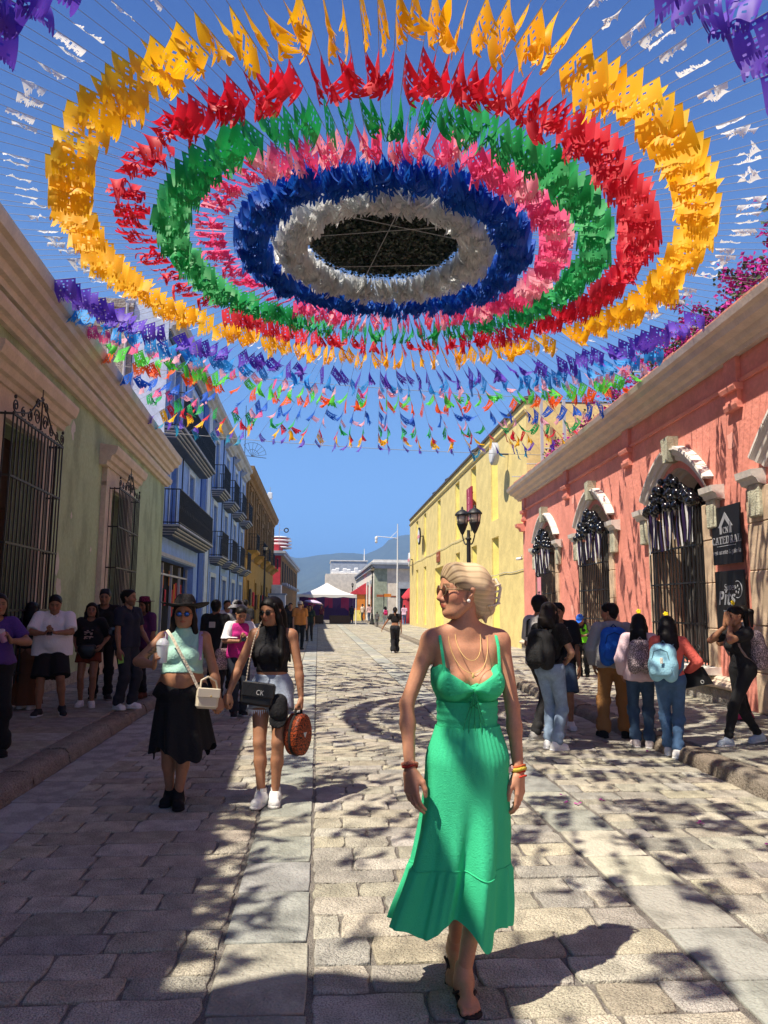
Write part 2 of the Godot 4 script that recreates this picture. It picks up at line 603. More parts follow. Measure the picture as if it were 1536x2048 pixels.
func build_ground() -> void:
	var g := MB.new()
	g.quad(Vector3(-600, -0.045, 200), Vector3(600, -0.045, 200), Vector3(600, -0.045, -7000), Vector3(-600, -0.045, -7000))
	structure(put("ground", g, M.far_ground))
	var road: Node3D = structure(Node3D.new())
	road.name = "road"
	add_child(road)
	var bed := MB.new()
	bed.quad(Vector3(STREET_LEFT, -0.011, 6), Vector3(STREET_RIGHT, -0.011, 6), Vector3(STREET_RIGHT + 3.0, -0.011, -130), Vector3(STREET_LEFT - 1.2, -0.011, -130))
	put("mortar_bed", bed, M.joint, road)
	var blocks := []       # [distance, MB, kind]
	# columns of the paving: [x0, x1, kind]
	var zones := [[-2.33, -1.93, "gutter"], [-1.92, -0.41, "cobble"], [-0.40, -0.01, "slab"], [0.0, 1.66, "cobble"], [1.68, 2.10, "slab"], [2.12, 3.60, "cobble"]]
	for zo in zones:
		var z := 0.6
		var flip := 0
		while z > -72.0:
			var far := z < -22.0
			var d := rng.randf_range(0.17, 0.265) if zo[2] == "cobble" else (rng.randf_range(0.42, 0.62) if zo[2] == "slab" else rng.randf_range(0.6, 0.95))
			if far: d *= 1.5
			var z1 := z - d
			var gap := 0.006 if zo[2] == "cobble" else 0.004
			# the street opens a little with distance
			var open := maxf(0.0, -z - 3.0) * 0.010
			var xa: float = zo[0] - (open if zo[0] < -1.0 else 0.0)
			var xb: float = zo[1] + (open * 2.0 if zo[1] > 3.0 else 0.0)
			var x := xa
			flip += 1
			var first := true
			while x < xb - 0.02:
				var w := xb - xa
				if zo[2] == "cobble":
					w = rng.randf_range(0.25, 0.48)
					if first and flip % 2 == 0: w *= 0.55
				first = false
				var x1 := minf(x + w, xb)
				if xb - x1 < 0.16: x1 = xb
				var tone: Array = STONE_TONES[rng.randi_range(0, 5)]
				var rough := 1.0
				if zo[2] != "cobble":
					rough = 0.25
					var q := rng.randf()
					tone = [0.31, 0.31, 0.29] if q < 0.55 else ([0.36, 0.345, 0.30] if q < 0.85 else [0.46, 0.43, 0.36])
					if zo[2] == "gutter": tone = [0.36, 0.34, 0.31]
				var j := gap * rng.randf_range(0.6, 1.3)
				var mb := stone_block(x + j, x1 - j, z1 + gap, z - gap * 0.4, rough, tone, far)
				blocks.append([Vector2((x + x1) * 0.5 - 0.4, z).length() + (100.0 if z > -1.6 else 0.0), mb, zo[2] != "cobble", far])
				x = x1
			z = z1
	blocks.sort_custom(func(a, b): return a[0] < b[0])
	var rest := MB.new()
	var rest_slab := MB.new()
	for i in blocks.size():
		var b = blocks[i]
		if i < 300:
			put("paving_slab" if b[2] else "paving_stone", b[1], M.slab if b[2] else M.paver, road)
		else:
			(rest_slab if b[2] else rest).merge(b[1])
	stuff(put("paving_stones_beyond", rest, M.paver, road))
	stuff(put("paving_slabs_beyond", rest_slab, M.slab, road))
	build_sidewalk("left_pavement", -1.0)
	build_sidewalk("right_pavement", 1.0)


func build_sidewalk(called: String, side: float) -> void:
	var root: Node3D = structure(Node3D.new())
	root.name = called
	add_child(root)
	var top := 0.13
	# kerb edge and house line as functions of depth
	var kerb_x := func(z: float) -> float: return (STREET_LEFT - maxf(0.0, -z - 3.0) * 0.010) if side < 0 else (STREET_RIGHT + maxf(0.0, -z - 3.0) * 0.020)
	var house_x := func(z: float) -> float: return (-4.12 + (z + 7.0) * 0.0423 if z > -22.6 else -5.1) if side < 0 else (6.0 - (z + 9.0) * 0.06 if z > -24.0 else 7.6)
	var bed := MB.new()
	var zs := [6.0, -22.6, -24.0, -60.0, -130.0]
	for i in 4:
		var za: float = zs[i]; var zb: float = zs[i + 1]
		var k0: float = kerb_x.call(za) + side * 0.10; var k1: float = kerb_x.call(zb) + side * 0.10
		var h0: float = house_x.call(za) + side * 2.0; var h1: float = house_x.call(zb) + side * 2.0
		if side < 0: bed.quad(Vector3(h0, top - 0.02, za), Vector3(k0, top - 0.02, za), Vector3(k1, top - 0.02, zb), Vector3(h1, top - 0.02, zb))
		else: bed.quad(Vector3(k0, top - 0.02, za), Vector3(h0, top - 0.02, za), Vector3(h1, top - 0.02, zb), Vector3(k1, top - 0.02, zb))
	put("mortar_bed", bed, M.joint, root)
	# kerb stones, worn and uneven
	var z := 1.0
	var n := 0
	var kerb_rest := MB.new()
	while z > -90.0:
		var d := rng.randf_range(0.55, 1.0) * (1.0 if z > -30 else 3.0)
		var z1 := z - d
		var mb := MB.new()
		var k := rng.randf_range(0.82, 1.1)
		mb.col = Color(1.05 * k, k, 0.96 * k)
		var rows := []
		var jut := rng.randf_range(-0.018, 0.018)
		var drop := rng.randf_range(-0.018, 0.004)
		var steps := 4
		for i in steps + 1:
			var zz := lerpf(z - 0.008, z1 + 0.008, float(i) / steps)
			var x: float = kerb_x.call(zz) + jut
			var row := PackedVector3Array()
			for p in [[-0.02, -0.03], [0.0, 0.045], [0.012, 0.095], [0.045, 0.128], [0.11, 0.137], [0.24, 0.132], [0.25, 0.08]]:
				var wob := rng.randf_range(-0.007, 0.007)
				row.append(Vector3(x + side * (p[0] + wob), p[1] + drop * clampf(p[1] * 10, 0, 1) + rng.randf_range(-0.004, 0.004), zz))
			if side > 0: row.reverse()
			rows.append(row)
		mb.loft(rows, false)
		# ends
		for e in [0, steps]:
			var r: PackedVector3Array = rows[e]
			for i in range(1, r.size() - 1): mb.tri(r[0], r[i], r[i + 1])
		if n < 45: put("kerb_stone", mb, M.kerb, root)
		else: kerb_rest.merge(mb)
		n += 1
		z = z1
	stuff(put("kerb_stones_beyond", kerb_rest, M.kerb, root))
	# paving of the pavement: courses across
	var blocks := []
	z = 0.0
	while z > -60.0:
		var far := z < -18.0
		var d := (rng.randf_range(0.36, 0.5) if side < 0 else rng.randf_range(0.24, 0.36)) * (2.0 if far else 1.0)
		var z1 := z - d
		var x: float = kerb_x.call(z) + side * 0.26
		var end: float = house_x.call(z)
		while (end - x) * side > 0.05:
			var w := rng.randf_range(0.55, 0.9) if side < 0 else rng.randf_range(0.4, 0.8)
			var x1 := x + side * w
			if (end - x1) * side < 0.2: x1 = end
			var mb := MB.new()
			var tone: Array = STONE_TONES[rng.randi_range(0, 5)]
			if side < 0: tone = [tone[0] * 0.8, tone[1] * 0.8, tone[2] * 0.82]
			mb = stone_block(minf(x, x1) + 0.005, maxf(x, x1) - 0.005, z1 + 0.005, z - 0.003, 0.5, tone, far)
			blocks.append([Vector2(x, z).length() + (100 if z > -4 else 0), mb])
			x = x1
		z = z1
	blocks.sort_custom(func(a, b): return a[0] < b[0])
	var rest := MB.new()
	for i in blocks.size():
		var xf := Transform3D(Basis(), Vector3(0, top, 0))
		if i < 110:
			put_mesh("paving_slab", blocks[i][1].mesh(), M.paver, root, xf)
		else: rest.merge(blocks[i][1], xf)
	stuff(put("paving_slabs_beyond", rest, M.paver, root))


# ---------------------------------------------------------------- house parts
# a body behind the facade: sides, back, roof
func house_body(root: Node3D, x0: float, x1: float, h: float, depth: float, mat_side: Material, mat_roof: Material, front := -0.45) -> void:
	var b := MB.new()
	b.box(Vector3(x0 + 0.002, -0.1, front), Vector3(x1 - 0.002, h - 0.25, -depth))
	put("side_wall", b, mat_side, root)
	var r := MB.new()
	r.box(Vector3(x0 + 0.003, h - 0.248, -0.30), Vector3(x1 - 0.003, h - 0.18, -depth + 0.003))
	put("roof", r, mat_roof, root)


func railing(mb: MB, x0: float, x1: float, y: float, out: float, high: float, step := 0.11) -> void:
	# balcony railing: front and two returns
	for yy in [y + 0.06, y + high]:
		mb.box(Vector3(x0, yy - 0.015, out - 0.02), Vector3(x1, yy + 0.015, out + 0.02))
		mb.box(Vector3(x0 - 0.005, yy - 0.014, 0.0), Vector3(x0 + 0.03, yy + 0.016, out))
		mb.box(Vector3(x1 - 0.03, yy - 0.014, 0.0), Vector3(x1 + 0.005, yy + 0.016, out))
	var n := int((x1 - x0) / step)
	for i in n + 1:
		var x := lerpf(x0 + 0.012, x1 - 0.012, float(i) / n)
		mb.box(Vector3(x - 0.009, y, out - 0.009), Vector3(x + 0.009, y + high, out + 0.009))
		if i % 3 == 1:
			mb.box(Vector3(x - 0.03, y + high * 0.45, out - 0.006), Vector3(x + 0.03, y + high * 0.55, out + 0.006))
	var m := int(out / step)
	for x in [x0 + 0.012, x1 - 0.012]:
		for i in m:
			var z := out * i / m
			mb.box(Vector3(x - 0.009, y, z - 0.009), Vector3(x + 0.009, y + high, z + 0.009))


func spiral(mb: MB, at: Vector3, r: float, turns: float, start: float, dirn: float) -> void:
	var pts := []
	var m := int(14 * turns)
	for i in m + 1:
		var t := float(i) / m
		var a := start + dirn * TAU * turns * t
		pts.append(at + Vector3(cos(a), sin(a), 0) * r * (1.0 - 0.8 * t))
	mb.tube(pts, 0.011, 0.009, 5)


func window_grille(mb: MB, x0: float, x1: float, y0: float, y1: float, out: float, rails: Array, step := 0.13) -> void:
	for y in rails:
		mb.box(Vector3(x0 - 0.01, y - 0.014, out - 0.012), Vector3(x1 + 0.01, y + 0.014, out + 0.014))
		for x in [x0, x1]:
			mb.box(Vector3(x - 0.012, y - 0.013, 0), Vector3(x + 0.012, y + 0.013, out))
	var n := int((x1 - x0) / step)
	for i in n + 1:
		var x := lerpf(x0, x1, float(i) / n)
		mb.box(Vector3(x - 0.010, y0, out - 0.009), Vector3(x + 0.010, y1, out + 0.009))
	for x in [x0, x1]:
		for z in [out * 0.33, out * 0.66]:
			mb.box(Vector3(x - 0.009, y0, z - 0.009), Vector3(x + 0.009, y1, z + 0.009))


# ---------------------------------------------------------------- left: low green house
func build_green_house() -> void:
	var xf := facade(Vector2(-3.57, 6.0), Vector2(-4.776, -22.6))
	var L := 28.63
	var h := thing("green_house", "low olive green house with cream cornice and barred windows", "house", xf)
	var centers := []
	for k in 4: centers.append(16.47 - 6.0 + 6.0 * k - 6.0 + 6.0)   # along the facade
	centers = [4.45, 10.45, 16.45, 22.45]
	var holes := []
	for c in centers: holes.append([c - 0.78, c + 0.78, 0.55, 3.95, 0.42])
	var w := MB.new()
	w.wall(0, L, -0.1, 5.9, holes)
	w.quad(Vector3(L, -0.1, 0), Vector3(L, -0.1, -0.45), Vector3(L, 5.9, -0.45), Vector3(L, 5.9, 0))
	put("wall", w, M.green_plaster, h)
	house_body(h, 0, L, 6.1, 9.0, M.green_plaster, M.terracotta)
	var co := MB.new()
	co.mould([[0.0, 5.62], [0.07, 5.62], [0.09, 5.70], [0.16, 5.72], [0.20, 5.82], [0.30, 5.85], [0.33, 5.93], [0.40, 5.96], [0.43, 6.08], [0.43, 6.13], [0.0, 6.13]], -0.1, L + 0.42)
	put("cornice", co, M.cream_stone, h)
	var sm := MB.new()
	sm.mould([[0.0, 5.18], [0.08, 5.18], [0.11, 5.24], [0.17, 5.26], [0.20, 5.34], [0.20, 5.40], [0.0, 5.40]], -0.1, L + 0.15)
	put("string_course", sm, M.cream_stone, h)
	var base := MB.new()
	base.box(Vector3(0, -0.05, 0.0), Vector3(L, 0.32, 0.03))
	put("plinth", base, M.concrete, h)
	# flaked patches of bare plaster
	for p in [[18.6, 2.2, 0.16], [18.75, 1.75, 0.22], [18.45, 1.55, 0.12], [19.0, 4.6, 0.14], [13.2, 4.4, 0.25], [13.0, 4.05, 0.2], [14.1, 3.9, 0.1], [20.6, 2.6, 0.07], [19.2, 3.1, 0.06], [21.0, 0.9, 0.3], [18.2, 0.75, 0.25]]:
		var poly := PackedVector2Array()
		for i in 11:
			var a := TAU * i / 11
			poly.append(Vector2(p[0], p[1]) + Vector2(cos(a), sin(a) * 1.5) * p[2] * rng.randf_range(0.35, 1.0))
		var pm := MB.new()
		pm.prism(poly, -0.01, 0.003)
		put("bare_patch", pm, M.bare_plaster, h)
	# damp stains rising from the foot of the wall and under the string course
	for q in 16:
		var cx := rng.randf_range(7.0, 28.0)
		var top := q % 4 == 0
		if not top and centers.any(func(v): return absf(v - cx) < 1.7): continue
		var poly := PackedVector2Array()
		var wd := rng.randf_range(0.25, 0.8)
		var hgt := rng.randf_range(0.25, 0.8)
		for i in 13:
			var u := i / 12.0
			var yy := hgt * sin(u * PI) * rng.randf_range(0.5, 1.0)
			poly.append(Vector2(cx + (u - 0.5) * 2.0 * wd * (1.0 if top else -1.0), (5.18 - yy * 0.8) if top else 0.325 + yy))
		if top: poly.append(Vector2(cx + wd, 5.179))
		if Geometry2D.is_polygon_clockwise(poly): poly.reverse()
		if Geometry2D.triangulate_polygon(poly).is_empty(): continue
		var dm := MB.new()
		dm.prism(poly, -0.01, 0.002)
		put("damp_stain", dm, M.damp, h)
	for c in centers:
		var win := Node3D.new()
		win.name = "window"
		h.add_child(win, true)
		var fr := MB.new()
		# surround: flat pilasters and lintel
		fr.box(Vector3(c - 1.32, 0.13, 0), Vector3(c - 0.78, 4.05, 0.10))
		fr.box(Vector3(c + 0.78, 0.13, 0), Vector3(c + 1.32, 4.05, 0.10))
		fr.box(Vector3(c - 1.32, 3.97, 0.001), Vector3(c + 1.32, 4.35, 0.102))
		fr.box(Vector3(c - 0.80, 0.13, 0), Vector3(c + 0.80, 0.53, 0.12))
		put("surround", fr, M.cream_stone, win)
		var hood := MB.new()
		hood.mould([[0.0, 4.35], [0.14, 4.35], [0.16, 4.43], [0.22, 4.45], [0.25, 4.55], [0.31, 4.57], [0.35, 4.68], [0.35, 4.74], [0.0, 4.78]], c - 1.6, c + 1.6)
		put("hood", hood, M.cream_stone, win)
		var sh := MB.new()
		for s in [-1.0, 1.0]:
			var xa: float = c + s * 0.39
			sh.box(Vector3(xa - 0.385, 0.55, -0.40), Vector3(xa + 0.385, 3.95, -0.34))
			for yy in [[0.7, 1.6], [1.75, 2.75], [2.9, 3.8]]:
				sh.bbox(Vector3(xa - 0.29, yy[0], -0.345), Vector3(xa + 0.29, yy[1], -0.315), 0.02)
		put("shutter", sh, M.wood_dark, win)
		var gr := MB.new()
		window_grille(gr, c - 1.03, c + 1.03, 0.5, 3.98, 0.30, [0.62, 1.45, 2.3, 3.15, 3.95], 0.135)
		put("grille", gr, M.iron, win)
		var cr := MB.new()
		cr.T = Transform3D(Basis(), Vector3(c, 3.98, 0.30))
		cr.tube([Vector3(0, 0, 0), Vector3(0, 0.62, 0)], 0.016, 0.006, 6)
		cr.box(Vector3(-0.05, 0.44, -0.008), Vector3(0.05, 0.47, 0.008))
		for s in [-1.0, 1.0]:
			var arc := []
			for i in 13:
				var t := i / 12.0
				arc.append(Vector3(s * (0.02 + 0.98 * t), 0.42 * pow(1.0 - t, 1.6) + 0.05 * sin(t * PI * 3.0) * (1 - t), 0))
			cr.tube(arc, 0.013, 0.011, 5)
			spiral(cr, Vector3(s * 0.17, 0.14, 0), 0.12, 1.6, 0.0 if s > 0 else PI, s)
			spiral(cr, Vector3(s * 0.17, 0.36, 0), 0.08, 1.5, PI, -s)
			spiral(cr, Vector3(s * 0.46, 0.09, 0), 0.09, 1.5, PI / 2, s)
			spiral(cr, Vector3(s * 0.70, 0.07, 0), 0.07, 1.5, PI / 2, -s)
			spiral(cr, Vector3(s * 0.97, 0.09, 0), 0.09, 1.6, -PI / 2, s)
			cr.ball(Vector3(s * 1.0, 0.2, 0), Vector3(0.022, 0.03, 0.022), 6, 4)
		put("crest", cr, M.iron, win)


# ---------------------------------------------------------------- left: two tall blue houses
func balcony(root: Node, x0: float, x1: float, y: float, out: float, high: float) -> void:
	var b := Node3D.new()
	b.name = "balcony"
	root.add_child(b, true)
	# stepped slab in light and dark bands
	var steps := [[out, -0.10, 0.0], [out - 0.10, -0.19, -0.10], [out - 0.18, -0.27, -0.19], [out - 0.26, -0.34, -0.27]]
	var lite := MB.new(); var dark := MB.new()
	for i in steps.size():
		var s = steps[i]
		var ins: float = out - s[0]
		lite.box(Vector3(x0 + ins, y + s[1] + 0.035, 0), Vector3(x1 - ins, y + s[2] - 0.002, s[0]))
		dark.box(Vector3(x0 + ins + 0.02, y + s[1], 0), Vector3(x1 - ins - 0.02, y + s[1] + 0.037, s[0] - 0.025))
	put("slab_light_band", lite, M.trim_grey, b)
	put("slab_dark_band", dark, M.trim_dark, b)
	var r := MB.new()
	railing(r, x0 + 0.04, x1 - 0.04, y, out - 0.05, high)
	put("railing", r, M.iron, b)


func tall_door(root: Node, c: float, wd: float, y0: float, y1: float, surround: Material, frame := 0.18, leafmat: Material = null) -> void:
	var d := Node3D.new()
	d.name = "door"
	root.add_child(d, true)
	var f := MB.new()
	f.box(Vector3(c - wd / 2 - frame, y0, 0), Vector3(c - wd / 2, y1 + frame, 0.06))
	f.box(Vector3(c + wd / 2, y0, 0), Vector3(c + wd / 2 + frame, y1 + frame, 0.06))
	f.box(Vector3(c - wd / 2 - 0.001, y1, 0.001), Vector3(c + wd / 2 + 0.001, y1 + frame + 0.001, 0.061))
	put("surround", f, surround, d)
	for s in [-1.0, 1.0]:
		var l := MB.new()
		var xa: float = c + s * wd * 0.25
		l.box(Vector3(xa - wd * 0.245, y0, -0.24), Vector3(xa + wd * 0.245, y1, -0.19))
		l.bbox(Vector3(xa - wd * 0.17, y0 + 0.12, -0.20), Vector3(xa + wd * 0.17, y0 + (y1 - y0) * 0.36, -0.165), 0.015)
		put("leaf_panel", l, leafmat if leafmat else M.trim_dark, d)
		var g := MB.new()
		g.box(Vector3(xa - wd * 0.17, y0 + (y1 - y0) * 0.42, -0.192), Vector3(xa + wd * 0.17, y1 - 0.12, -0.186))
		put("pane", g, M.glass_dark, d)


func build_blue_houses() -> void:
	# first: long balconies
	var xf := facade(Vector2(-4.9, -22.62), Vector2(-5.05, -33.0))
	var L := 10.38
	var h := thing("blue_house", "blue three storey house with long iron balconies beside the green house", "house", xf)
	var holes := []
	for y in [4.05, 7.15]:
		for c in [1.9, 5.6]: holes.append([c - 0.6, c + 0.6, y, y + 2.45, 0.26])
	holes.append([0.5, 7.1, 0.0, 3.05, 0.40])
	var w := MB.new()
	w.wall(0, 8.1, -0.1, 10.6, holes)
	put("wall", w, M.blue_wall, h)
	var p := MB.new()
	p.box(Vector3(8.1, -0.1, -0.45), Vector3(9.35, 10.6, 0.06))
	put("blue_pilaster", p, M.deep_blue, h)
	var p2 := MB.new()
	p2.box(Vector3(9.35, -0.1, -0.45), Vector3(L, 10.6, 0.12))
	put("pale_pilaster", p2, M.pale_blue, h)
	house_body(h, 0, L, 10.8, 10.0, M.pale_blue, M.roof_dark)
	# party wall seen above the green roof: painted strip, bare render and downpipes
	var sw := MB.new()
	sw.box(Vector3(-0.06, 5.5, -1.05), Vector3(0.0, 11.1, 0.03))
	put("painted_strip", sw, M.pale_blue, h)
	var cw := MB.new()
	cw.box(Vector3(-0.10, 5.5, -4.6), Vector3(0.0, 11.05, -1.07))
	for yy in [7.0, 8.6, 10.2]:
		cw.box(Vector3(-0.13, yy, -4.6), Vector3(-0.10, yy + 0.05, -1.07))
	cw.box(Vector3(-0.16, 10.85, -4.62), Vector3(0.0, 11.12, -1.06))
	put("bare_party_wall", cw, M.concrete, h)
	for z in [-1.25, -1.75]:
		var dp := MB.new()
		dp.tube([Vector3(-0.16, 5.5, z), Vector3(-0.16, 11.0, z)], 0.045, 0.045, 8)
		put("downpipe", dp, M.grey_paint, h)
	for y in [4.05, 7.15]:
		for c in [1.9, 5.6]: tall_door(h, c, 1.2, y, y + 2.45, M.pale_blue, 0.16)
		var f := MB.new()
		f.box(Vector3(3.62, y, 0.0), Vector3(3.68, y + 3.0, 0.04))
		put("dark_strip", f, M.trim_dark, h)
		balcony(h, 0.1, 8.05, y - 0.02, 0.62, 1.1)
	# shop front with hanging goods behind
	var sf := Node3D.new()
	sf.name = "shop_front"
	h.add_child(sf)
	var bk := MB.new()
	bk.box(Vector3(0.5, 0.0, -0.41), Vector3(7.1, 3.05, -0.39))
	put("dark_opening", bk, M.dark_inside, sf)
	var fr := MB.new()
	for x in [0.52, 2.1, 3.75, 5.4, 7.04]:
		fr.box(Vector3(x, 0, -0.30), Vector3(x + 0.06, 2.95, -0.22))
	fr.box(Vector3(0.5, 2.55, -0.30), Vector3(7.1, 2.61, -0.225))
	put("frame", fr, M.grey_paint, sf)
	for i in 14:
		var g := MB.new()
		var x := rng.randf_range(2.3, 6.8)
		var y := rng.randf_range(1.9, 2.8)
		g.bbox(Vector3(x, y - rng.randf_range(0.5, 1.0), -0.36), Vector3(x + rng.randf_range(0.12, 0.25), y, -0.33), 0.02)
		put("hanging_cloth", g, M.red_plaster if i % 3 else M.orange_plaster, sf)
	var lb := MB.new()
	lb.mould([[0, 3.08], [0.05, 3.08], [0.05, 3.2], [0, 3.2]], 0.3, 7.3)
	put("lintel_band", lb, M.trim_grey, h)
	var co := MB.new()
	co.mould([[0, 10.25], [0.10, 10.25], [0.14, 10.36], [0.24, 10.40], [0.28, 10.52], [0.42, 10.58], [0.46, 10.78], [0, 10.8]], -0.05, L)
	put("cornice", co, M.trim_grey, h)
	var cd := MB.new()
	cd.mould([[0, 10.0], [0.06, 10.0], [0.06, 10.22], [0, 10.22]], 0, 8.1)
	put("frieze", cd, M.trim_dark, h)

	# second: four bays of small balconies
	var xf2 := facade(Vector2(-5.05, -33.02), Vector2(-5.1, -50.0))
	var L2 := 16.98
	var h2 := thing("pale_blue_house", "pale blue house with two rows of four small iron balconies", "house", xf2)
	var cs := [2.3, 6.55, 10.8, 15.0]
	holes = []
	for y in [3.85, 7.0]:
		for c in cs: holes.append([c - 0.62, c + 0.62, y, y + 2.5, 0.26])
	for c in cs: holes.append([c - 0.8, c + 0.8, 0.1, 2.9, 0.30])
	w = MB.new()
	w.wall(0, L2, -0.1, 10.6, holes)
	put("wall", w, M.blue_wall, h2)
	house_body(h2, 0, L2, 10.8, 10.0, M.pale_blue, M.roof_dark)
	for c in cs:
		for y in [3.85, 7.0]:
			tall_door(h2, c, 1.24, y, y + 2.5, M.pale_blue, 0.18)
			balcony(h2, c - 1.25, c + 1.25, y - 0.02, 0.62, 1.15)
		tall_door(h2, c, 1.6, 0.1, 2.9, M.pale_blue, 0.2, M.wood_dark)
		var hd := MB.new()
		hd.mould([[0, 9.85], [0.16, 9.85], [0.20, 9.95], [0.30, 9.99], [0.36, 10.08], [0.40, 10.15], [0, 10.18]], c - 1.15, c + 1.15)
		put("hood", hd, M.trim_grey, h2)
		var st := MB.new()
		st.box(Vector3(c - 1.75, 0.0, 0), Vector3(c - 1.68, 10.2, 0.05))
		put("dark_strip", st, M.trim_dark, h2)
	co = MB.new()
	co.mould([[0, 10.3], [0.10, 10.3], [0.14, 10.40], [0.24, 10.44], [0.28, 10.56], [0.42, 10.62], [0.46, 10.80], [0, 10.82]], 0, L2)
	put("cornice", co, M.trim_grey, h2)


# ---------------------------------------------------------------- left: farther houses
func build_far_left_houses() -> void:
	var xf := facade(Vector2(-5.1, -50.02), Vector2(-5.1, -82.0))
	var L := 31.98
	var h := thing("stone_house", "long weathered tan stone house with ochre ground floor and balconies", "house", xf)
	var holes := []
	var cs := [3.2, 9.6, 16.0, 22.4, 28.8]
	for c in cs:
		holes.append([c - 0.8, c + 0.8, 0.1, 3.4, 0.4])
		holes.append([c - 0.7, c + 0.7, 5.6, 8.6, 0.4])
		holes.append([c - 0.55, c + 0.55, 9.15, 9.95, 0.35])
	var w := MB.new()
	w.wall(0, L, 4.9, 11.0, holes.filter(func(q): return q[2] > 4))
	put("stone_wall", w, M.tan_stone, h)
	var o := MB.new()
	o.wall(0, L, -0.1, 4.9, holes.filter(func(q): return q[2] < 4), 0.03)
	put("ochre_wall", o, M.ochre_plaster, h)
	house_body(h, 0, L, 11.2, 10.0, M.tan_stone, M.roof_dark)
	for c in cs:
		tall_door(h, c, 1.6, 0.1, 3.4, M.ochre_plaster, 0.25, M.wood_dark)
		tall_door(h, c, 1.4, 5.6, 8.6, M.tan_stone, 0.3, M.wood_dark)
		var ow := MB.new()
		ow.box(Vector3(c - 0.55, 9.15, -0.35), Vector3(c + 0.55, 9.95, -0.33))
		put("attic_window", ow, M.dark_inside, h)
		var of := MB.new()
		of.mould([[0, 9.97], [0.12, 9.97], [0.2, 10.12], [0, 10.15]], c - 0.85, c + 0.85)
		put("attic_trim", of, M.tan_stone, h)
		of = MB.new()
		of.mould([[0, 8.95], [0.14, 8.95], [0.14, 9.1], [0, 9.1]], c - 0.8, c + 0.8)
		put("attic_trim", of, M.tan_stone, h)
		var b := Node3D.new()
		b.name = "balcony"
		h.add_child(b, true)
		var s := MB.new()
		s.mould([[0, 4.9], [0.2, 4.95], [0.5, 5.25], [0.75, 5.35], [0.75, 5.5], [0, 5.5]], c - 1.3, c + 1.3)
		put("slab", s, M.ochre_plaster, b)
		var r := MB.new()
		railing(r, c - 1.25, c + 1.25, 5.5, 0.7, 1.15, 0.14)
		put("railing", r, M.iron, b)
		for k in [-2.1, 2.1]:
			var pl := MB.new()
			pl.box(Vector3(c + k - 0.25, 5.5, 0), Vector3(c + k + 0.25, 10.3, 0.12))
			put("pilaster", pl, M.tan_stone, h)
	var co := MB.new()
	co.mould([[0, 10.4], [0.12, 10.4], [0.2, 10.6], [0.4, 10.7], [0.5, 10.95], [0.55, 11.2], [0, 11.22]], 0, L)
	put("cornice", co, M.tan_stone, h)
	# clothes hung out at the shop doors
	for i in 9:
		var g := MB.new()
		var x := 0.8 + i * 2.4
		g.bbox(Vector3(x, rng.randf_range(1.2, 1.6), 0.35), Vector3(x + 0.5, rng.randf_range(2.4, 3.2), 0.5), 0.06)
		put("hung_garment", g, [M.iron, M.red_plaster, M.wood_dark, M.ochre_plaster][i % 4], h)

	# red house at the corner beyond
	xf = facade(Vector2(-4.29, -84.0), Vector2(-3.6, -125.0))
	L = 41.0
	h = thing("red_house", "red end wall of a corner house with pale cornice far down the street", "house", xf)
	var rw := MB.new()
	rw.box(Vector3(0, -0.1, -9), Vector3(L, 7.6, 0))
	put("wall", rw, M.tan_stone, h)
	var re := MB.new()
	re.box(Vector3(-0.05, 4.0, -9.02), Vector3(0.0, 7.6, -0.05))
	put("red_end_wall", re, M.red_plaster, h)
	var rwh := MB.new()
	rwh.box(Vector3(-0.06, -0.1, -9.02), Vector3(0.0, 3.99, -0.05))
	put("white_base", rwh, M.white_plaster, h)
	co = MB.new()
	co.box(Vector3(-0.35, 7.35, -9.1), Vector3(L, 7.62, 0.35))
	co.box(Vector3(-0.5, 7.62, -9.1), Vector3(L, 7.9, 0.5))
	put("cornice", co, M.trim_grey, h)
	var pr := MB.new()
	pr.box(Vector3(0.2, 7.9, -8.6), Vector3(7, 8.6, -0.3))
	put("parapet", pr, M.red_plaster, h)
	for k in 8:
		var wv := MB.new()
		wv.box(Vector3(2.2 + k * 4.6, 4.4, 0), Vector3(3.6 + k * 4.6, 6.8, 0.06))
		put("window", wv, M.dark_inside, h)
		var bv := MB.new()
		bv.box(Vector3(1.9 + k * 4.6, 4.0, 0), Vector3(3.9 + k * 4.6, 4.3, 0.6))
		put("balcony", bv, M.trim_grey, h)
	# rounded roof pavilion with white bands and its aerial
	var ag := thing("roof_pavilion", "round white banded roof pavilion above the red corner house", "pavilion", Transform3D(Basis(), Vector3(-4.9, 8.6, -90)))
	var a := MB.new()
	for k in 3:
		a.lathe([[1.3 + 0.1 * (k % 2), k * 0.42], [1.55, k * 0.42 + 0.05], [1.55, k * 0.42 + 0.2], [1.2, k * 0.42 + 0.24]], 20)
	a.lathe([[1.5, 1.25], [0.9, 1.5], [0.0, 1.6]], 20)
	put("band", a, M.white_paint, ag)
	var core := MB.new()
	core.lathe([[1.15, 0], [1.15, 1.4]], 20)
	put("core", core, M.red_plaster, ag)
	var am := thing("roof_mast", "thin mast with a dark ring sign on the red house roof", "mast", Transform3D(Basis(), Vector3(-4.5, 8.6, -86)))
	var ms := MB.new()
	ms.tube([Vector3(-0.2, 0, 0), Vector3(-0.2, 2.6, 0)], 0.04, 0.03, 6)
	ms.tube([Vector3(-0.2, 1.9, 0), Vector3(0.35, 1.9, 0)], 0.025, 0.025, 5)
	put("pole", ms, M.grey_paint, am)
	var rg := MB.new()
	var pts := []
	for i in 17: pts.append(Vector3(0.62 + cos(TAU * i / 16) * 0.24, 1.9 + sin(TAU * i / 16) * 0.24, 0))
	rg.tube(pts, 0.07, 0.07, 6)
	put("ring_sign", rg, M.sign_black, am)
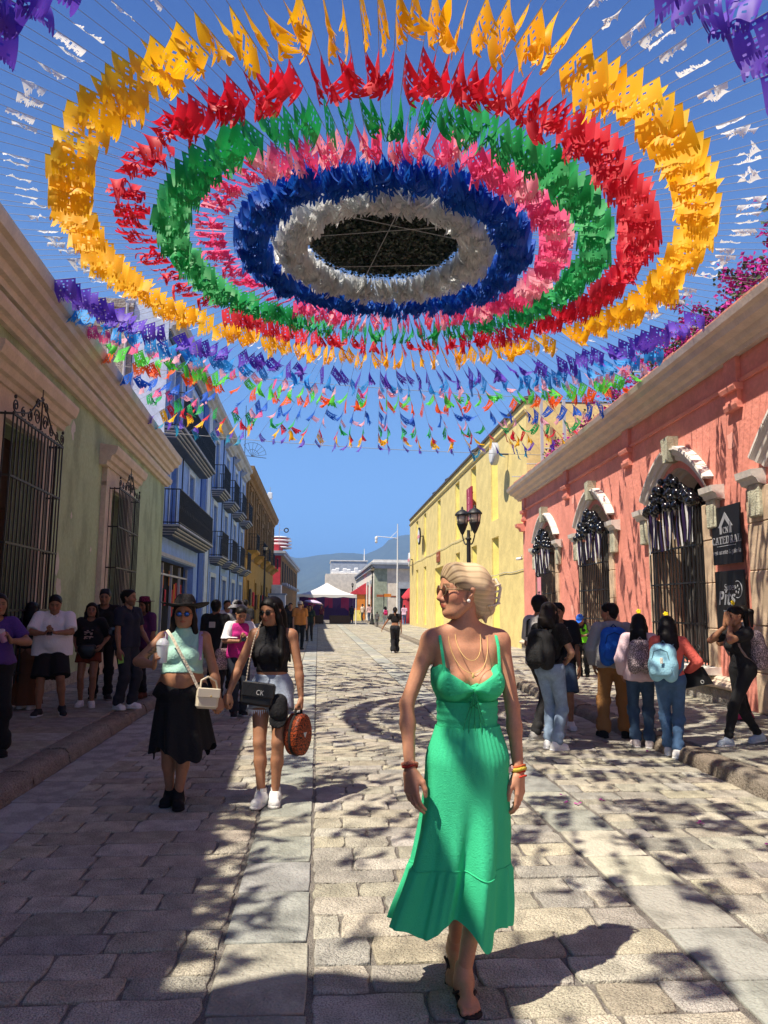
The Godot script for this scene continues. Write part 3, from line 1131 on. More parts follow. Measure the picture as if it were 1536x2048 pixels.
	# awning and kiosk under the red wall
	var k1 := thing("awning", "cream awning stretched out below the red end wall", "awning", Transform3D(Basis(), Vector3(-5.0, 0, -80)))
	var aw := MB.new()
	aw.prism(PackedVector2Array([Vector2(-0.9, 3.9), Vector2(-0.9, 3.2), Vector2(0.95, 2.4), Vector2(0.95, 3.9)]), -2.6, 0.0)
	put("cloth", aw, M.white_plaster, k1)
	var k2 := thing("white_kiosk", "plain white kiosk box beside the tent", "kiosk", Transform3D(Basis(), Vector3(-4.3, 0, -74)))
	var kb := MB.new()
	kb.box(Vector3(-1.3, 0, -2), Vector3(1.0, 2.7, 0))
	put("body", kb, M.white_paint, k2)
	var kt := MB.new()
	kt.box(Vector3(-1.4, 2.7, -2.1), Vector3(1.1, 2.85, 0.1))
	put("roof", kt, M.trim_grey, k2)


# ---------------------------------------------------------------- right: pink house
func arch_path(half: float, spring: float, rise: float, m := 14) -> PackedVector2Array:
	var p := PackedVector2Array()
	for i in range(-m, m + 1):
		var t := float(i) / m
		p.append(Vector2(t * half, spring + rise * (1.0 - pow(absf(t), 1.75))))
	return p


func build_pink_house() -> void:
	var xf := facade(Vector2(6.90, -24.0), Vector2(5.10, 6.0))
	var L := 30.05
	var h := thing("pink_house", "coral pink house with pointed stone window arches and cream cornice", "house", xf)
	var cs := [3.2, 7.65, 12.1, 16.75, 21.3]
	var holes := []
	for i in cs.size():
		var hw := 1.05 if i != 3 else 1.75
		holes.append([cs[i] - hw, cs[i] + hw, 0.62 if i != 3 else 0.14, 4.0 if i != 3 else 4.45, 0.55])
	var w := MB.new()
	w.wall(0, L, -0.1, 5.45, holes)
	put("wall", w, M.pink_plaster, h)
	house_body(h, 0, L, 5.65, 10.0, M.pink_plaster, M.terracotta, -0.62)
	var co := MB.new()
	co.mould([[0, 5.18], [0.10, 5.18], [0.12, 5.24], [0.20, 5.27], [0.24, 5.34], [0.36, 5.38], [0.40, 5.46], [0.47, 5.49], [0.50, 5.58], [0, 5.60]], -0.3, L)
	put("cornice", co, M.cornice_stone, h)
	# brick-edged coping, piece by piece
	for i in 58:
		var t := MB.new()
		var x0 := -0.3 + i * 0.5
		t.bbox(Vector3(x0, 5.60 + rng.randf_range(0, 0.012), -0.25), Vector3(x0 + 0.488, 5.655 + rng.randf_range(0, 0.015), 0.44 + rng.randf_range(-0.02, 0.02)), 0.012)
		put("coping_tile", t, M.terracotta if i % 4 else M.pink_plaster, h)
	var pa := MB.new()
	pa.box(Vector3(0, 5.4, -0.30), Vector3(L, 5.82, -0.05))
	put("parapet", pa, M.pink_plaster, h)
	var fz := MB.new()
	fz.mould([[0, 4.78], [0.035, 4.78], [0.05, 4.83], [0, 4.85]], 0, L)
	put("frieze_line", fz, M.pink_plaster, h)
	for x in [0.35, 5.42, 9.9, 14.2, 19.0, 23.6]:
		var pl := MB.new()
		pl.box(Vector3(x - 0.17, 4.50, 0.0), Vector3(x + 0.17, 5.18, 0.07))
		pl.mould([[0, 4.68], [0.12, 4.68], [0.14, 4.74], [0.14, 4.78], [0, 4.78]], x - 0.22, x + 0.22)
		pl.mould([[0, 4.42], [0.08, 4.42], [0.10, 4.48], [0.10, 4.52], [0, 4.52]], x - 0.19, x + 0.19)
		put("pilaster_capital", pl, M.pink_plaster, h)
	var cb := MB.new()
	cb.mould([[0, 4.1], [0.12, 4.1], [0.16, 4.2], [0.26, 4.24], [0.28, 4.34], [0, 4.36]], -0.02, 0.32)
	put("corner_bracket", cb, M.pink_plaster, h)
	# stone plinth in blocks with a rounded cap
	var x := 0.0
	while x < 24.0:
		var wd := rng.randf_range(1.0, 1.7)
		var skip := false
		for q in [[16.75 - 1.8, 16.75 + 1.8]]:
			if x + wd > q[0] and x < q[1]: skip = true
		if not skip:
			var b := MB.new()
			b.bbox(Vector3(x + 0.004, -0.05, 0), Vector3(x + wd - 0.004, 0.36, 0.12 + rng.randf_range(-0.01, 0.01)), 0.015)
			put("plinth_block", b, M.concrete, h)
			b = MB.new()
			b.mould([[0, 0.365], [0.15, 0.365], [0.19, 0.39], [0.20, 0.42], [0.18, 0.455], [0.12, 0.475], [0.12, 0.50], [0.08, 0.535], [0, 0.54]], x + 0.003, x + wd - 0.003)
			put("plinth_cap", b, M.cream_stone, h)
		x += wd
	for i in cs.size():
		var c: float = cs[i]
		var portal := i == 3
		var hw := 1.05 if not portal else 1.75
		var spring := 3.32 if not portal else 3.35
		var rise := 0.64 if not portal else 1.05
		var win := Node3D.new()
		win.name = "arched_window" if not portal else "arched_portal"
		win.position = Vector3(c, 0, 0)
		h.add_child(win, true)
		var top := 4.0 if not portal else 4.45
		var path := arch_path(hw, spring, rise)
		# spandrel plaster between arch and square hole
		var sp := MB.new()
		for k in path.size() - 1:
			sp.quad(Vector3(path[k].x, path[k].y, 0), Vector3(path[k + 1].x, path[k + 1].y, 0), Vector3(path[k + 1].x, top, 0), Vector3(path[k].x, top, 0))
		put("spandrel", sp, M.pink_plaster, win)
		# stepped archivolt
		var av := MB.new()
		av.sweep2(path, [[-0.10, -0.52], [-0.10, -0.20], [-0.04, -0.18], [-0.04, -0.10], [0.03, -0.09], [0.05, -0.02], [0.12, 0.0], [0.13, 0.05], [0.20, 0.065], [0.22, 0.105], [0.28, 0.125], [0.31, 0.165], [0.33, 0.165], [0.35, 0.0]])
		put("archivolt", av, M.white_stone, win)
		# voussoir caps along the extrados
		for k in 9:
			var a0 := k * 3 if k < 4 else k * 3 + 1
			if k == 4: continue
			var q0 := path[a0]; var q1 := path[mini(a0 + 3, path.size() - 1)]
			var vm := MB.new()
			var sub := PackedVector2Array()
			for j in 4: sub.append(path[mini(a0 + j, path.size() - 1)].lerp((q0 + q1) * 0.5, 0.012))
			vm.sweep2(sub, [[0.325, 0.0], [0.325, 0.175], [0.37, 0.17], [0.38, 0.0]])
			put("arch_stone", vm, M.white_stone, win)
		var ks := MB.new()
		var ky := spring + rise
		ks.prism(PackedVector2Array([Vector2(-0.08, ky + 0.10), Vector2(0.08, ky + 0.10), Vector2(0.145, ky + 0.54), Vector2(-0.145, ky + 0.52)]), 0.0, 0.20)
		put("keystone", ks, M.green_stone, win)
		for s in [-1.0, 1.0]:
			var ear := MB.new()
			var ex: float = s * (hw + 0.36)
			ear.T = Transform3D(Basis(), Vector3(ex, 0, 0))
			ear.mould([[0, spring - 0.14], [0.11, spring - 0.11], [0.14, spring - 0.05], [0.19, spring - 0.02], [0.205, spring + 0.07], [0, spring + 0.09]], -0.22, 0.22)
			put("label_stop", ear, M.white_stone, win)
			var pd := MB.new()
			var jit := rng.randf_range(-0.03, 0.03)
			pd.bbox(Vector3(ex - 0.14 - s * 0.05, spring - 0.58 + jit, 0), Vector3(ex + 0.14 - s * 0.05, spring - 0.115, 0.11), 0.02)
			put("pendant_block", pd, M.green_stone, win)
			# jamb stones
			var y := 0.54 if not portal else 0.13
			while y < spring - 0.16:
				var y1 := minf(y + rng.randf_range(0.5, 0.75), spring - 0.15)
				var jb := MB.new()
				var xa: float = s * hw
				jb.bbox(Vector3(minf(xa - s * 0.09, xa + s * (0.19 if not portal else 0.6)), y + 0.003, -0.45), Vector3(maxf(xa - s * 0.09, xa + s * (0.19 if not portal else 0.6)), y1 - 0.003, 0.05 + rng.randf_range(-0.004, 0.006)), 0.012)
				put("jamb_stone", jb, M.beige_stone, win)
				y = y1
		var bk := MB.new()
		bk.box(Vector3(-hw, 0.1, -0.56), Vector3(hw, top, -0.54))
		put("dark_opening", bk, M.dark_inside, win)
		var leaf := MB.new()
		for s in [-1.0, 1.0]:
			var xa: float = s * hw * 0.48
			leaf.box(Vector3(xa - hw * 0.42, 0.6, -0.5), Vector3(xa + hw * 0.42, 3.3, -0.46))
			leaf.bbox(Vector3(xa - hw * 0.3, 0.8, -0.47), Vector3(xa + hw * 0.3, 1.7, -0.44), 0.02)
		put("door_leaf", leaf, M.wood_grey, win)
		if not portal:
			var sl := MB.new()
			sl.mould([[0, 0.54], [0.22, 0.54], [0.26, 0.58], [0.26, 0.64], [0, 0.66]], -1.25, 1.25)
			put("sill", sl, M.white_stone, win)
			var gr := MB.new()
			window_grille(gr, -0.93, 0.93, 0.66, 3.3, 0.14, [0.74, 1.3, 1.95, 2.55, 3.25], 0.125)
			for k in 6: spiral(gr, Vector3(-0.78 + k * 0.31, 0.88, 0.14), 0.11, 1.5, 0, 1.0 if k % 2 else -1.0)
			put("grille", gr, M.iron, win)
			# garland of dark balls and ribbons hung on the bars
			var gar := thing("balloon_garland", ["", "black balloon garland with purple and white ribbons on the widest lit window by the black signs", "", ""][0], "garland")
			gar.transform = xf * Transform3D(Basis(), Vector3(c, 0, 0))
			gar.set_meta("label", ["garland of black balloons and purple ribbons on the pink house's farthest window", "garland of black balloons and purple ribbons on the pink house's middle window", "largest garland of black balloons and ribbons, on the window beside the black signs", "", "garland of black balloons on the window past the portal"][i])
			gar.set_meta("group", "balloon garlands in the arched windows")
			var bl := MB.new()
			for k in 110:
				var u := rng.randf_range(-0.95, 0.95)
				var yt := spring + rise * (1.0 - pow(absf(u / hw), 1.75)) - 0.16
				var yy := lerpf(3.22, maxf(3.25, yt), pow(rng.randf(), 0.8))
				var r := rng.randf_range(0.035, 0.085)
				bl.ball(Vector3(u, yy, 0.14 + rng.randf_range(-0.05, 0.07)), Vector3(r, r * 1.15, r), 7, 5)
			put("balloons", bl, M.balloon if M.has("balloon") else mat("balloon", lin(0.006, 0.006, 0.008), 0.18, {"spec": 0.6}), gar)
			for k in 17:
				var rb := MB.new()
				var xx := -0.9 + k * 0.1125
				var len := rng.randf_range(0.55, 0.78)
				var row0 := PackedVector3Array(); var rows := []
				for q in 5:
					var f := q / 4.0
					var sw := sin(f * 3.0 + k) * 0.025
					var half := 0.042 * (1.0 if k % 2 else 0.62)
					rows.append(PackedVector3Array([Vector3(xx - half + sw, 3.26 - len * f, 0.17 + 0.02 * sin(k + f * 4)), Vector3(xx + half + sw, 3.26 - len * f, 0.175 + 0.02 * cos(k + f * 3))]))
				rb.loft(rows, false)
				put("ribbon", rb, (M.ribbon_purple if M.has("ribbon_purple") else mat("ribbon_purple", lin(0.028, 0.012, 0.06), 0.5)) if k % 2 else M.white_paint, gar)
	# scuffed patches low on the wall
	for q in [[1.2, 1.2, 0.22], [5.3, 0.9, 0.3], [5.6, 1.5, 0.14], [9.7, 0.8, 0.25], [10.2, 2.2, 0.10], [14.3, 0.9, 0.28], [14.0, 4.0, 0.16], [5.9, 4.3, 0.12], [18.8, 1.0, 0.3]]:
		var poly := PackedVector2Array()
		for i in 10:
			var a := TAU * i / 10
			poly.append(Vector2(q[0], q[1]) + Vector2(cos(a), sin(a) * 1.3) * q[2] * rng.randf_range(0.4, 1.0))
		var pm := MB.new()
		pm.prism(poly, -0.01, 0.003)
		put("scuffed_patch", pm, M.scuffed if M.has("scuffed") else mat("scuffed", lin(0.86, 0.42, 0.34), 0.92), h)
	# small posters in the farthest window
	for q in [[2.75, 1.35, 2.45, "poster_pink"], [2.75, 0.85, 1.32, "poster_white"], [3.45, 0.95, 1.75, "poster_white"]]:
		var pm := MB.new()
		pm.box(Vector3(q[0] - 0.22, q[1], 0.155), Vector3(q[0] + 0.22, q[2], 0.163))
		var po := put("poster", pm, M.sign_pink if q[3] == "poster_pink" else M.white_paint, null)
		po.transform = xf
		tag(po, "pink paper poster tied to the farthest barred window" if q[3] == "poster_pink" else ("white paper poster under the pink one at the farthest barred window" if q[0] < 3 else "white paper sheet with a big letter at the farthest barred window"), "poster")
		letters(po, "E" if q[0] > 3 else ("IE" if q[3] == "poster_pink" else "HI"), 0.42 if q[0] > 3 else 0.24, Transform3D(Basis(), Vector3(q[0], (q[1] + q[2]) / 2, 0.164)), M.sign_black, "Droid Sans", true)
	# the two black signs
	var f1 := xf * Transform3D(Basis(), Vector3(13.86, 2.62, 0.0))
	var s1 := thing("hanging_sign", "upper black square sign with a grey house outline", "sign", f1)
	var bd := MB.new()
	bd.bbox(Vector3(-0.42, -0.43, 0.06), Vector3(0.42, 0.43, 0.085), 0.004)
	put("board", bd, M.sign_black, s1)
	var br := MB.new()
	for sx in [-0.3, 0.3]:
		for sy in [-0.36, 0.36]:
			br.box(Vector3(sx - 0.015, sy - 0.015, 0), Vector3(sx + 0.015, sy + 0.015, 0.06))
	put("bracket", br, M.iron, s1)
	var ho := MB.new()
	ho.prism(PackedVector2Array([Vector2(-0.17, 0.02), Vector2(-0.11, 0.02), Vector2(-0.11, 0.13), Vector2(0.0, 0.24), Vector2(0.11, 0.13), Vector2(0.11, 0.02), Vector2(0.17, 0.02), Vector2(0.17, 0.12), Vector2(0.21, 0.12), Vector2(0.0, 0.34), Vector2(-0.21, 0.12), Vector2(-0.17, 0.12)]), 0.085, 0.090)
	ho.box(Vector3(-0.27, -0.165, 0.085), Vector3(0.27, -0.155, 0.090))
	put("house_emblem", ho, M.sign_letters, s1)
	letters(s1, "CN", 0.09, Transform3D(Basis(), Vector3(0, 0.07, 0.086)), M.sign_letters, "Droid Serif")
	letters(s1, "CATEDRAL", 0.11, Transform3D(Basis(), Vector3(0, -0.075, 0.086)), M.sign_letters, "Droid Serif", true)
	letters(s1, "restaurante & galería", 0.062, Transform3D(Basis(), Vector3(0, -0.25, 0.086)), M.sign_letters)
	var s2 := thing("hanging_sign", "lower black square sign with slanted grey lettering", "sign", xf * Transform3D(Basis(), Vector3(13.88, 1.66, 0.0)))
	put("board", bd, M.sign_black, s2)
	put("bracket", br, M.iron, s2)
	var slant := Basis(Vector3(1, 0, 0), Vector3(0.25, 1, 0), Vector3(0, 0, 1))
	letters(s2, "Super", 0.09, Transform3D(slant, Vector3(0.02, 0.19, 0.086)), M.sign_letters)
	letters(s2, "Pits", 0.20, Transform3D(slant, Vector3(-0.08, 0.03, 0.086)), M.sign_letters, "Droid Sans", true)
	letters(s2, "TEX-MEX", 0.065, Transform3D(Basis(), Vector3(-0.03, -0.18, 0.086)), M.sign_letters)
	var cl := MB.new()
	var arc := []
	for i in 15:
		var a := -1.9 + i * 0.27
		arc.append(Vector3(0.24 + cos(a) * 0.12, 0.15 + sin(a) * 0.12, 0.088))
	cl.tube(arc, 0.007, 0.007, 5)
	for i in 5: cl.ball(Vector3(0.23 + 0.05 * cos(i * 1.3), 0.15 + 0.05 * sin(i * 1.3), 0.088), Vector3(0.018, 0.022, 0.005), 6, 4)
	put("round_emblem", cl, M.sign_letters, s2)
	# security camera on the corner
	var cam := thing("security_camera", "small white security camera at the pink house corner", "camera", xf * Transform3D(Basis(), Vector3(-0.02, 3.2, 0.05)))
	var cm := MB.new()
	cm.tube([Vector3(-0.05, 0, 0), Vector3(-0.30, 0.0, 0.1)], 0.05, 0.05, 10)
	put("body", cm, M.white_paint, cam)
	cm = MB.new()
	cm.tube([Vector3(-0.06, 0, 0.02), Vector3(0.02, 0.10, 0.0)], 0.02, 0.02, 6)
	put("bracket", cm, M.white_paint, cam)
	build_bougainvillea(xf)


func build_bougainvillea(xf: Transform3D) -> void:
	# plants trail over the parapet of the pink house
	var spots := [[4.2, 0.9, 0.6], [6.4, 1.5, 0.55], [8.9, 2.0, 0.75], [11.4, 1.6, 0.85], [13.5, 2.2, 1.0], [15.4, 2.2, 1.05], [17.4, 2.2, 1.0]]
	var names := ["low thin bougainvillea nearest the yellow house, magenta, on the pink parapet", "second magenta bougainvillea from the yellow house on the pink parapet", "magenta bougainvillea above the middle arched window on the pink roof", "dense magenta bougainvillea between the middle window and the signs", "tall magenta bougainvillea above the window beside the black signs", "tall magenta bougainvillea above the black signs", "magenta bougainvillea at the picture's right edge above the portal"]
	for i in spots.size():
		var s = spots[i]
		var pos: Vector3 = xf * Vector3(s[0], 5.75, -0.45)
		var o := thing("bougainvillea", names[i], "plant", Transform3D(xf.basis, pos), "bougainvilleas along the pink parapet")
		var st := MB.new()
		var leaf := MB.new(); var br := MB.new()
		var tips := []
		for k in 26:
			var a := Vector3(rng.randf_range(-0.3, 0.3) * s[1], 0, rng.randf_range(-0.2, 0.1))
			var b := a + Vector3(rng.randf_range(-0.6, 0.6) * s[1], s[2] * rng.randf_range(0.3, 1.0), rng.randf_range(-0.4, 0.45))
			var c := b + Vector3(rng.randf_range(-0.35, 0.35), rng.randf_range(-0.25, 0.15), rng.randf_range(0.0, 0.35))
			var pts := []
			for q in 7:
				var t := q / 6.0
				pts.append(a.lerp(b, t).lerp(b.lerp(c, t), t))
			st.tube(pts, 0.011, 0.004, 4, false)
			tips.append(pts)
		for k in int(900 * s[1] * s[2] / 1.2) + 250:
			var pts: Array = tips[rng.randi_range(0, tips.size() - 1)]
			var t := sqrt(rng.randf()) * 5.99
			var p: Vector3 = pts[int(t)].lerp(pts[int(t) + 1], fmod(t, 1.0))
			p += Vector3(rng.randfn(), rng.randfn(), rng.randfn()) * 0.075
			var u := Vector3(rng.randfn(), rng.randfn(), rng.randfn()).normalized()
			var w := u.cross(Vector3(rng.randfn(), rng.randfn(), rng.randfn())).normalized()
			var m := leaf if rng.randf() < 0.36 else br
			var r := rng.randf_range(0.03, 0.055)
			if m == leaf:
				var g := rng.randf_range(0.6, 1.7)
				m.col = Color(g, g, g * 0.8)
			else:
				var g := rng.randf_range(0.75, 1.2)
				m.col = Color(0.52 * g, 0.025 * g, 0.30 * g)
			m.tri(p - u * r, p + w * r * 0.7 + u.cross(w) * r * 0.2, p + u * r)
			m.tri(p - u * r, p + u * r, p - w * r * 0.7 + u.cross(w) * r * 0.2)
		put("stems", st, M.bark, o)
		stuff(put("leaves", leaf, M.leaf, o))
		stuff(put("blossoms", br, M.bract, o))


# ---------------------------------------------------------------- right: yellow house
func build_yellow_house() -> void:
	var xf := facade(Vector2(7.57, -60.0), Vector2(7.10, -24.05))
	var L := 35.95
	var h := thing("yellow_house", "tall yellow house with rows of deep slot niches", "house", xf)
	# slots: centre along the facade from the far end
	var zc := [-29.0, -33.3, -37.6, -44.0, -50.5, -55.1]
	var holes := []
	for z in zc:
		var c: float = z + 60.0
		var lo := 5.1 if z != -33.3 else 6.0
		holes.append([c - 0.62, c + 0.62, lo, 8.15, 0.5])
		if z != -44.0: holes.append([c - 0.62, c + 0.62, 0.35, 4.4, 0.5])
	var dc := 15.9
	holes.append([dc - 1.75, dc + 1.75, 0.0, 4.0, 0.8])
	var w := MB.new()
	w.wall(0, L, -0.1, 8.75, holes)
	w.box(Vector3(L - 0.004, -0.1, -0.83), Vector3(L - 0.001, 8.75, -0.001))
	put("wall", w, M.yellow_plaster, h)
	house_body(h, 0, L, 8.9, 12.0, M.yellow_plaster, M.roof_dark, -0.82)
	for k in holes.size():
		var q = holes[k]
		var nm := MB.new()
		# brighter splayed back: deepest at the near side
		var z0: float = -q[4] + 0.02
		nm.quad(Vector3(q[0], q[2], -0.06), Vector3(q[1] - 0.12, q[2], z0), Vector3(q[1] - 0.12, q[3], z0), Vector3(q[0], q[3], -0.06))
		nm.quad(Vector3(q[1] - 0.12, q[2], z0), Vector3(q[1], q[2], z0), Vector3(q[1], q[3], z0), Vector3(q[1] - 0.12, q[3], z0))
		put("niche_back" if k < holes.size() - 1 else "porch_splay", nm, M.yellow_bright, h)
		var sl := MB.new()
		sl.box(Vector3(q[1] - 0.11, q[2] + 0.05, z0), Vector3(q[1] - 0.01, q[3] - 0.05, z0 + 0.02))
		put("slit_window", sl, M.glass_dark, h)
	var dr := MB.new()
	dr.box(Vector3(dc + 0.3, 0.0, -0.78), Vector3(dc + 1.6, 3.2, -0.70))
	put("door", dr, M.wood_dark, h)
	var bd := MB.new()
	bd.mould([[0, 8.30], [0.05, 8.30], [0.09, 8.40], [0, 8.42]], -0.05, L + 0.05)
	put("string_course", bd, M.yellow_plaster, h)
	var cp := MB.new()
	cp.mould([[-0.3, 8.75], [0.07, 8.75], [0.07, 8.86], [-0.3, 8.9]], -0.05, L + 0.05)
	put("coping", cp, M.roof_dark, h)
	for z in [-36.0, -44.5, -50.0]:
		var tk := MB.new()
		tk.lathe([[0.35, 0], [0.35, 0.7], [0.1, 0.85], [0, 0.86]], 12, Vector3(z + 60, 8.85, -0.8))
		put("roof_tank", tk, M.iron_brown, h)
	# meter board, plaque, signs
	var pq := thing("wall_plaque", "brown plaque on the yellow wall above the doorway", "plaque", xf * Transform3D(Basis(), Vector3(dc, 4.62, 0.0)))
	var pm := MB.new()
	pm.bbox(Vector3(-0.6, -0.32, 0.01), Vector3(0.6, 0.32, 0.08), 0.02)
	put("board", pm, M.sign_brown, pq)
	pm = MB.new()
	pm.box(Vector3(-0.42, 0.02, 0.08), Vector3(0.42, 0.14, 0.088))
	put("raised_line", pm, M.terracotta, pq)
	var vs := thing("vertical_sign", "tall narrow dark red sign with pink letters on the yellow house", "sign", xf * Transform3D(Basis(), Vector3(26.6, 6.55, 0.0)))
	pm = MB.new()
	pm.bbox(Vector3(-0.55, -0.95, 0.12), Vector3(0.55, 0.62, 0.22), 0.02)
	put("board", pm, M.sign_red, vs)
	pm = MB.new()
	for y in [-0.7, 0.4]: pm.box(Vector3(-0.03, y - 0.03, 0), Vector3(0.03, y + 0.03, 0.12))
	put("bracket", pm, M.iron, vs)
	for k in 4: letters(vs, "YOUR"[k], 0.34, Transform3D(Basis(), Vector3(0, 0.38 - k * 0.38, 0.222)), M.sign_pink, "Droid Sans", true)
	for q in [[8.6, 6.62, 0.62, "round black and white sign with a red band on the yellow wall", "round_sign"], [2.2, 5.35, 0.55, "pale round sign at the far end of the yellow wall", "pale_sign"]]:
		var rs := thing(q[4], q[3], "sign", xf * Transform3D(Basis(), Vector3(q[0], q[1], 0.3)))
		var dm := MB.new()
		dm.T = Transform3D(Basis(Vector3(1, 0, 0), PI / 2), Vector3.ZERO)
		dm.lathe([[0.0, -0.05], [q[2], -0.05], [q[2], 0.05], [0.0, 0.05]], 24)
		put("rim", dm, M.sign_black if q[4] == "round_sign" else M.white_paint, rs)
		dm = MB.new()
		dm.T = Transform3D(Basis(Vector3(1, 0, 0), PI / 2), Vector3.ZERO)
		dm.lathe([[0.0, 0.04], [q[2] * 0.78, 0.04], [q[2] * 0.78, 0.058], [0.0, 0.058]], 24)
		put("face", dm, M.white_paint, rs)
		dm = MB.new()
		dm.box(Vector3(-q[2], -0.16, 0.05), Vector3(q[2], 0.06, 0.068))
		put("band", dm, M.sign_pink, rs)
		dm = MB.new()
		dm.box(Vector3(-0.03, -0.03, -0.3), Vector3(0.03, 0.03, 0))
		put("bracket", dm, M.iron, rs)
	# lens-shaped light box sticking out near the pink house
	var lb := thing("round_light_box", "grey round light box sign on the yellow wall by the roof", "sign", xf * Transform3D(Basis(), Vector3(33.4, 7.35, 0.55)))
	var lm := MB.new()
	lm.T = Transform3D(Basis(Vector3(1, 0, 0), PI / 2), Vector3.ZERO)
	lm.lathe([[0.0, -0.14], [0.36, -0.12], [0.43, -0.09], [0.43, 0.09], [0.36, 0.12], [0.0, 0.14]], 28)
	put("case", lm, M.grey_paint, lb)
	lm = MB.new()
	lm.T = Transform3D(Basis(Vector3(1, 0, 0), PI / 2), Vector3.ZERO)
	lm.lathe([[0.33, 0.12], [0.33, 0.135], [0.0, 0.15]], 28)
	put("face", lm, M.white_paint, lb)
	lm = MB.new()
	lm.box(Vector3(-0.03, -0.03, -0.55), Vector3(0.03, 0.03, 0))
	put("bracket", lm, M.iron, lb)
	var cb := MB.new()
	for q in [[5.05, 0.0, 26.0], [2.9, 20.0, 35.9]]:
		var pts := []
		for i in 21: pts.append(Vector3(lerpf(q[1], q[2], i / 20.0), q[0] - 0.07 * absf(sin(i * 0.8)), 0.03))
		cb.tube(pts, 0.012, 0.012, 4)
	put("wall_cable", cb, M.grey_paint, h)
	# posts and pipes on the end wall above the pink roof
	for q in [[7.55, "first steel post from the street, on the pink roof by the yellow end wall"], [8.35, "second steel post from the street, on the pink roof by the yellow end wall"]]:
		var pt := MB.new()
		pt.box(Vector3(-0.045, 0, -0.045), Vector3(0.045, 3.3, 0.045))
		var po := put("steel_post", pt, M.grey_paint)
		po.position = Vector3(q[0], 5.4, -23.75)
		tag(po, q[1], "post", "posts on the pink roof")


# ---------------------------------------------------------------- right: far houses
func build_far_right() -> void:
	# white corner house: end wall faces us, long side runs down the street
	var h := thing("white_house", "white corner house with grey cornice behind the lamp post", "house", Transform3D(Basis(), Vector3(5.55, 0, -72.0)))
	var b := MB.new()
	b.box(Vector3(1.25, -0.1, -34), Vector3(14, 5.4, 0))
	put("peach_wall", b, M.peach_plaster, h)
	b = MB.new()
	b.box(Vector3(0, -0.1, -34), Vector3(1.25, 5.35, 0.04))
	put("pale_stone_corner", b, M.pale_green_stone, h)
	b = MB.new()
	b.box(Vector3(-0.05, -0.1, -34), Vector3(0.0, 5.35, -0.3))
	put("street_wall", b, M.white_plaster, h)
	b = MB.new()
	b.box(Vector3(-0.25, 5.36, -34.2), Vector3(14, 5.75, 0.3))
	b.box(Vector3(-0.4, 5.75, -34.2), Vector3(14, 5.95, 0.5))
	put("cornice", b, M.trim_grey, h)
	b = MB.new()
	b.box(Vector3(-0.1, 5.95, -34), Vector3(14, 6.25, 0.1))
	put("parapet", b, M.white_plaster, h)
	for k in 6:
		b = MB.new()
		b.box(Vector3(-0.09, 1.0, -4.2 - k * 5.0), Vector3(-0.05, 3.9, -2.8 - k * 5.0))
		put("window", b, M.glass_dark, h)
		b = MB.new()
		b.box(Vector3(-0.16, 3.95, -4.5 - k * 5.0), Vector3(-0.05, 4.3, -2.5 - k * 5.0))
		put("window_hood", b, M.trim_grey, h)
	b = MB.new()
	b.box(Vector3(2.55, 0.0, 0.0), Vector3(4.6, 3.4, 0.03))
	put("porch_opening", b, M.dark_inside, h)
	b = MB.new()
	b.box(Vector3(2.35, 3.4, 0.0), Vector3(4.8, 4.0, 0.12))
	b.box(Vector3(2.25, 0.0, 0.0), Vector3(2.55, 3.4, 0.1))
	put("porch_frame", b, M.trim_grey, h)
	b = MB.new()
	b.box(Vector3(1.6, 2.55, 0.0), Vector3(2.15, 2.68, 0.02))
	put("name_plate", b, M.sign_brown, h)
	# orange stall house with red roof
	h = thing("orange_house", "small orange house with slanting red roof at the end of the square", "house", Transform3D(Basis(), Vector3(3.7, 0, -84)))
	b = MB.new()
	b.box(Vector3(0, 0, -4), Vector3(1.7, 3.0, 0))
	put("wall", b, M.orange_plaster, h)
	b = MB.new()
	b.prism(PackedVector2Array([Vector2(-0.2, 3.0), Vector2(1.9, 3.0), Vector2(1.9, 4.4)]), -4.1, 0.15)
	put("roof", b, M.red_plaster, h)
	b = MB.new()
	b.box(Vector3(0.3, 0, 0), Vector3(1.4, 1.2, 0.06))
	put("yellow_panel", b, M.yellow_bright, h)
	# cream building with white sheeting behind the tent
	h = thing("cream_house", "long cream house with white roof sheeting behind the tent", "house", Transform3D(Basis(), Vector3(0.9, 0, -112)))
	b = MB.new()
	b.box(Vector3(0.2, -0.1, -10), Vector3(5.2, 6.6, 0))
	put("wall", b, M.peach_plaster, h)
	b = MB.new()
	b.box(Vector3(1.0, 6.6, -8), Vector3(6.6, 8.6, -0.5))
	put("roof_storey", b, M.trim_grey, h)
	b = MB.new()
	for k in 9: b.bbox(Vector3(1.1 + k * 0.58, 6.62, -0.48), Vector3(1.75 + k * 0.58, 7.3 + 0.3 * sin(k * 2.3), -0.3), 0.1)
	put("white_sheeting", b, M.white_paint, h)
	b = MB.new()
	b.box(Vector3(0.9, 8.6, -8.1), Vector3(6.7, 8.75, -0.4))
	put("roof_edge", b, M.white_plaster, h)
	h = thing("church_turret", "small white turret with a thin spire over the far roofs", "turret", Transform3D(Basis(), Vector3(7.4, 0, -118)))
	b = MB.new()
	b.lathe([[0.55, 0], [0.55, 7.6], [0.8, 7.7], [0.8, 7.85], [0.45, 7.95], [0.42, 8.6], [0.25, 8.9], [0.08, 9.1], [0.04, 11.0], [0, 11.0]], 10)
	put("tower", b, M.white_plaster, h)
	# brick chimneys and antennas against the sky are left to the roofs above


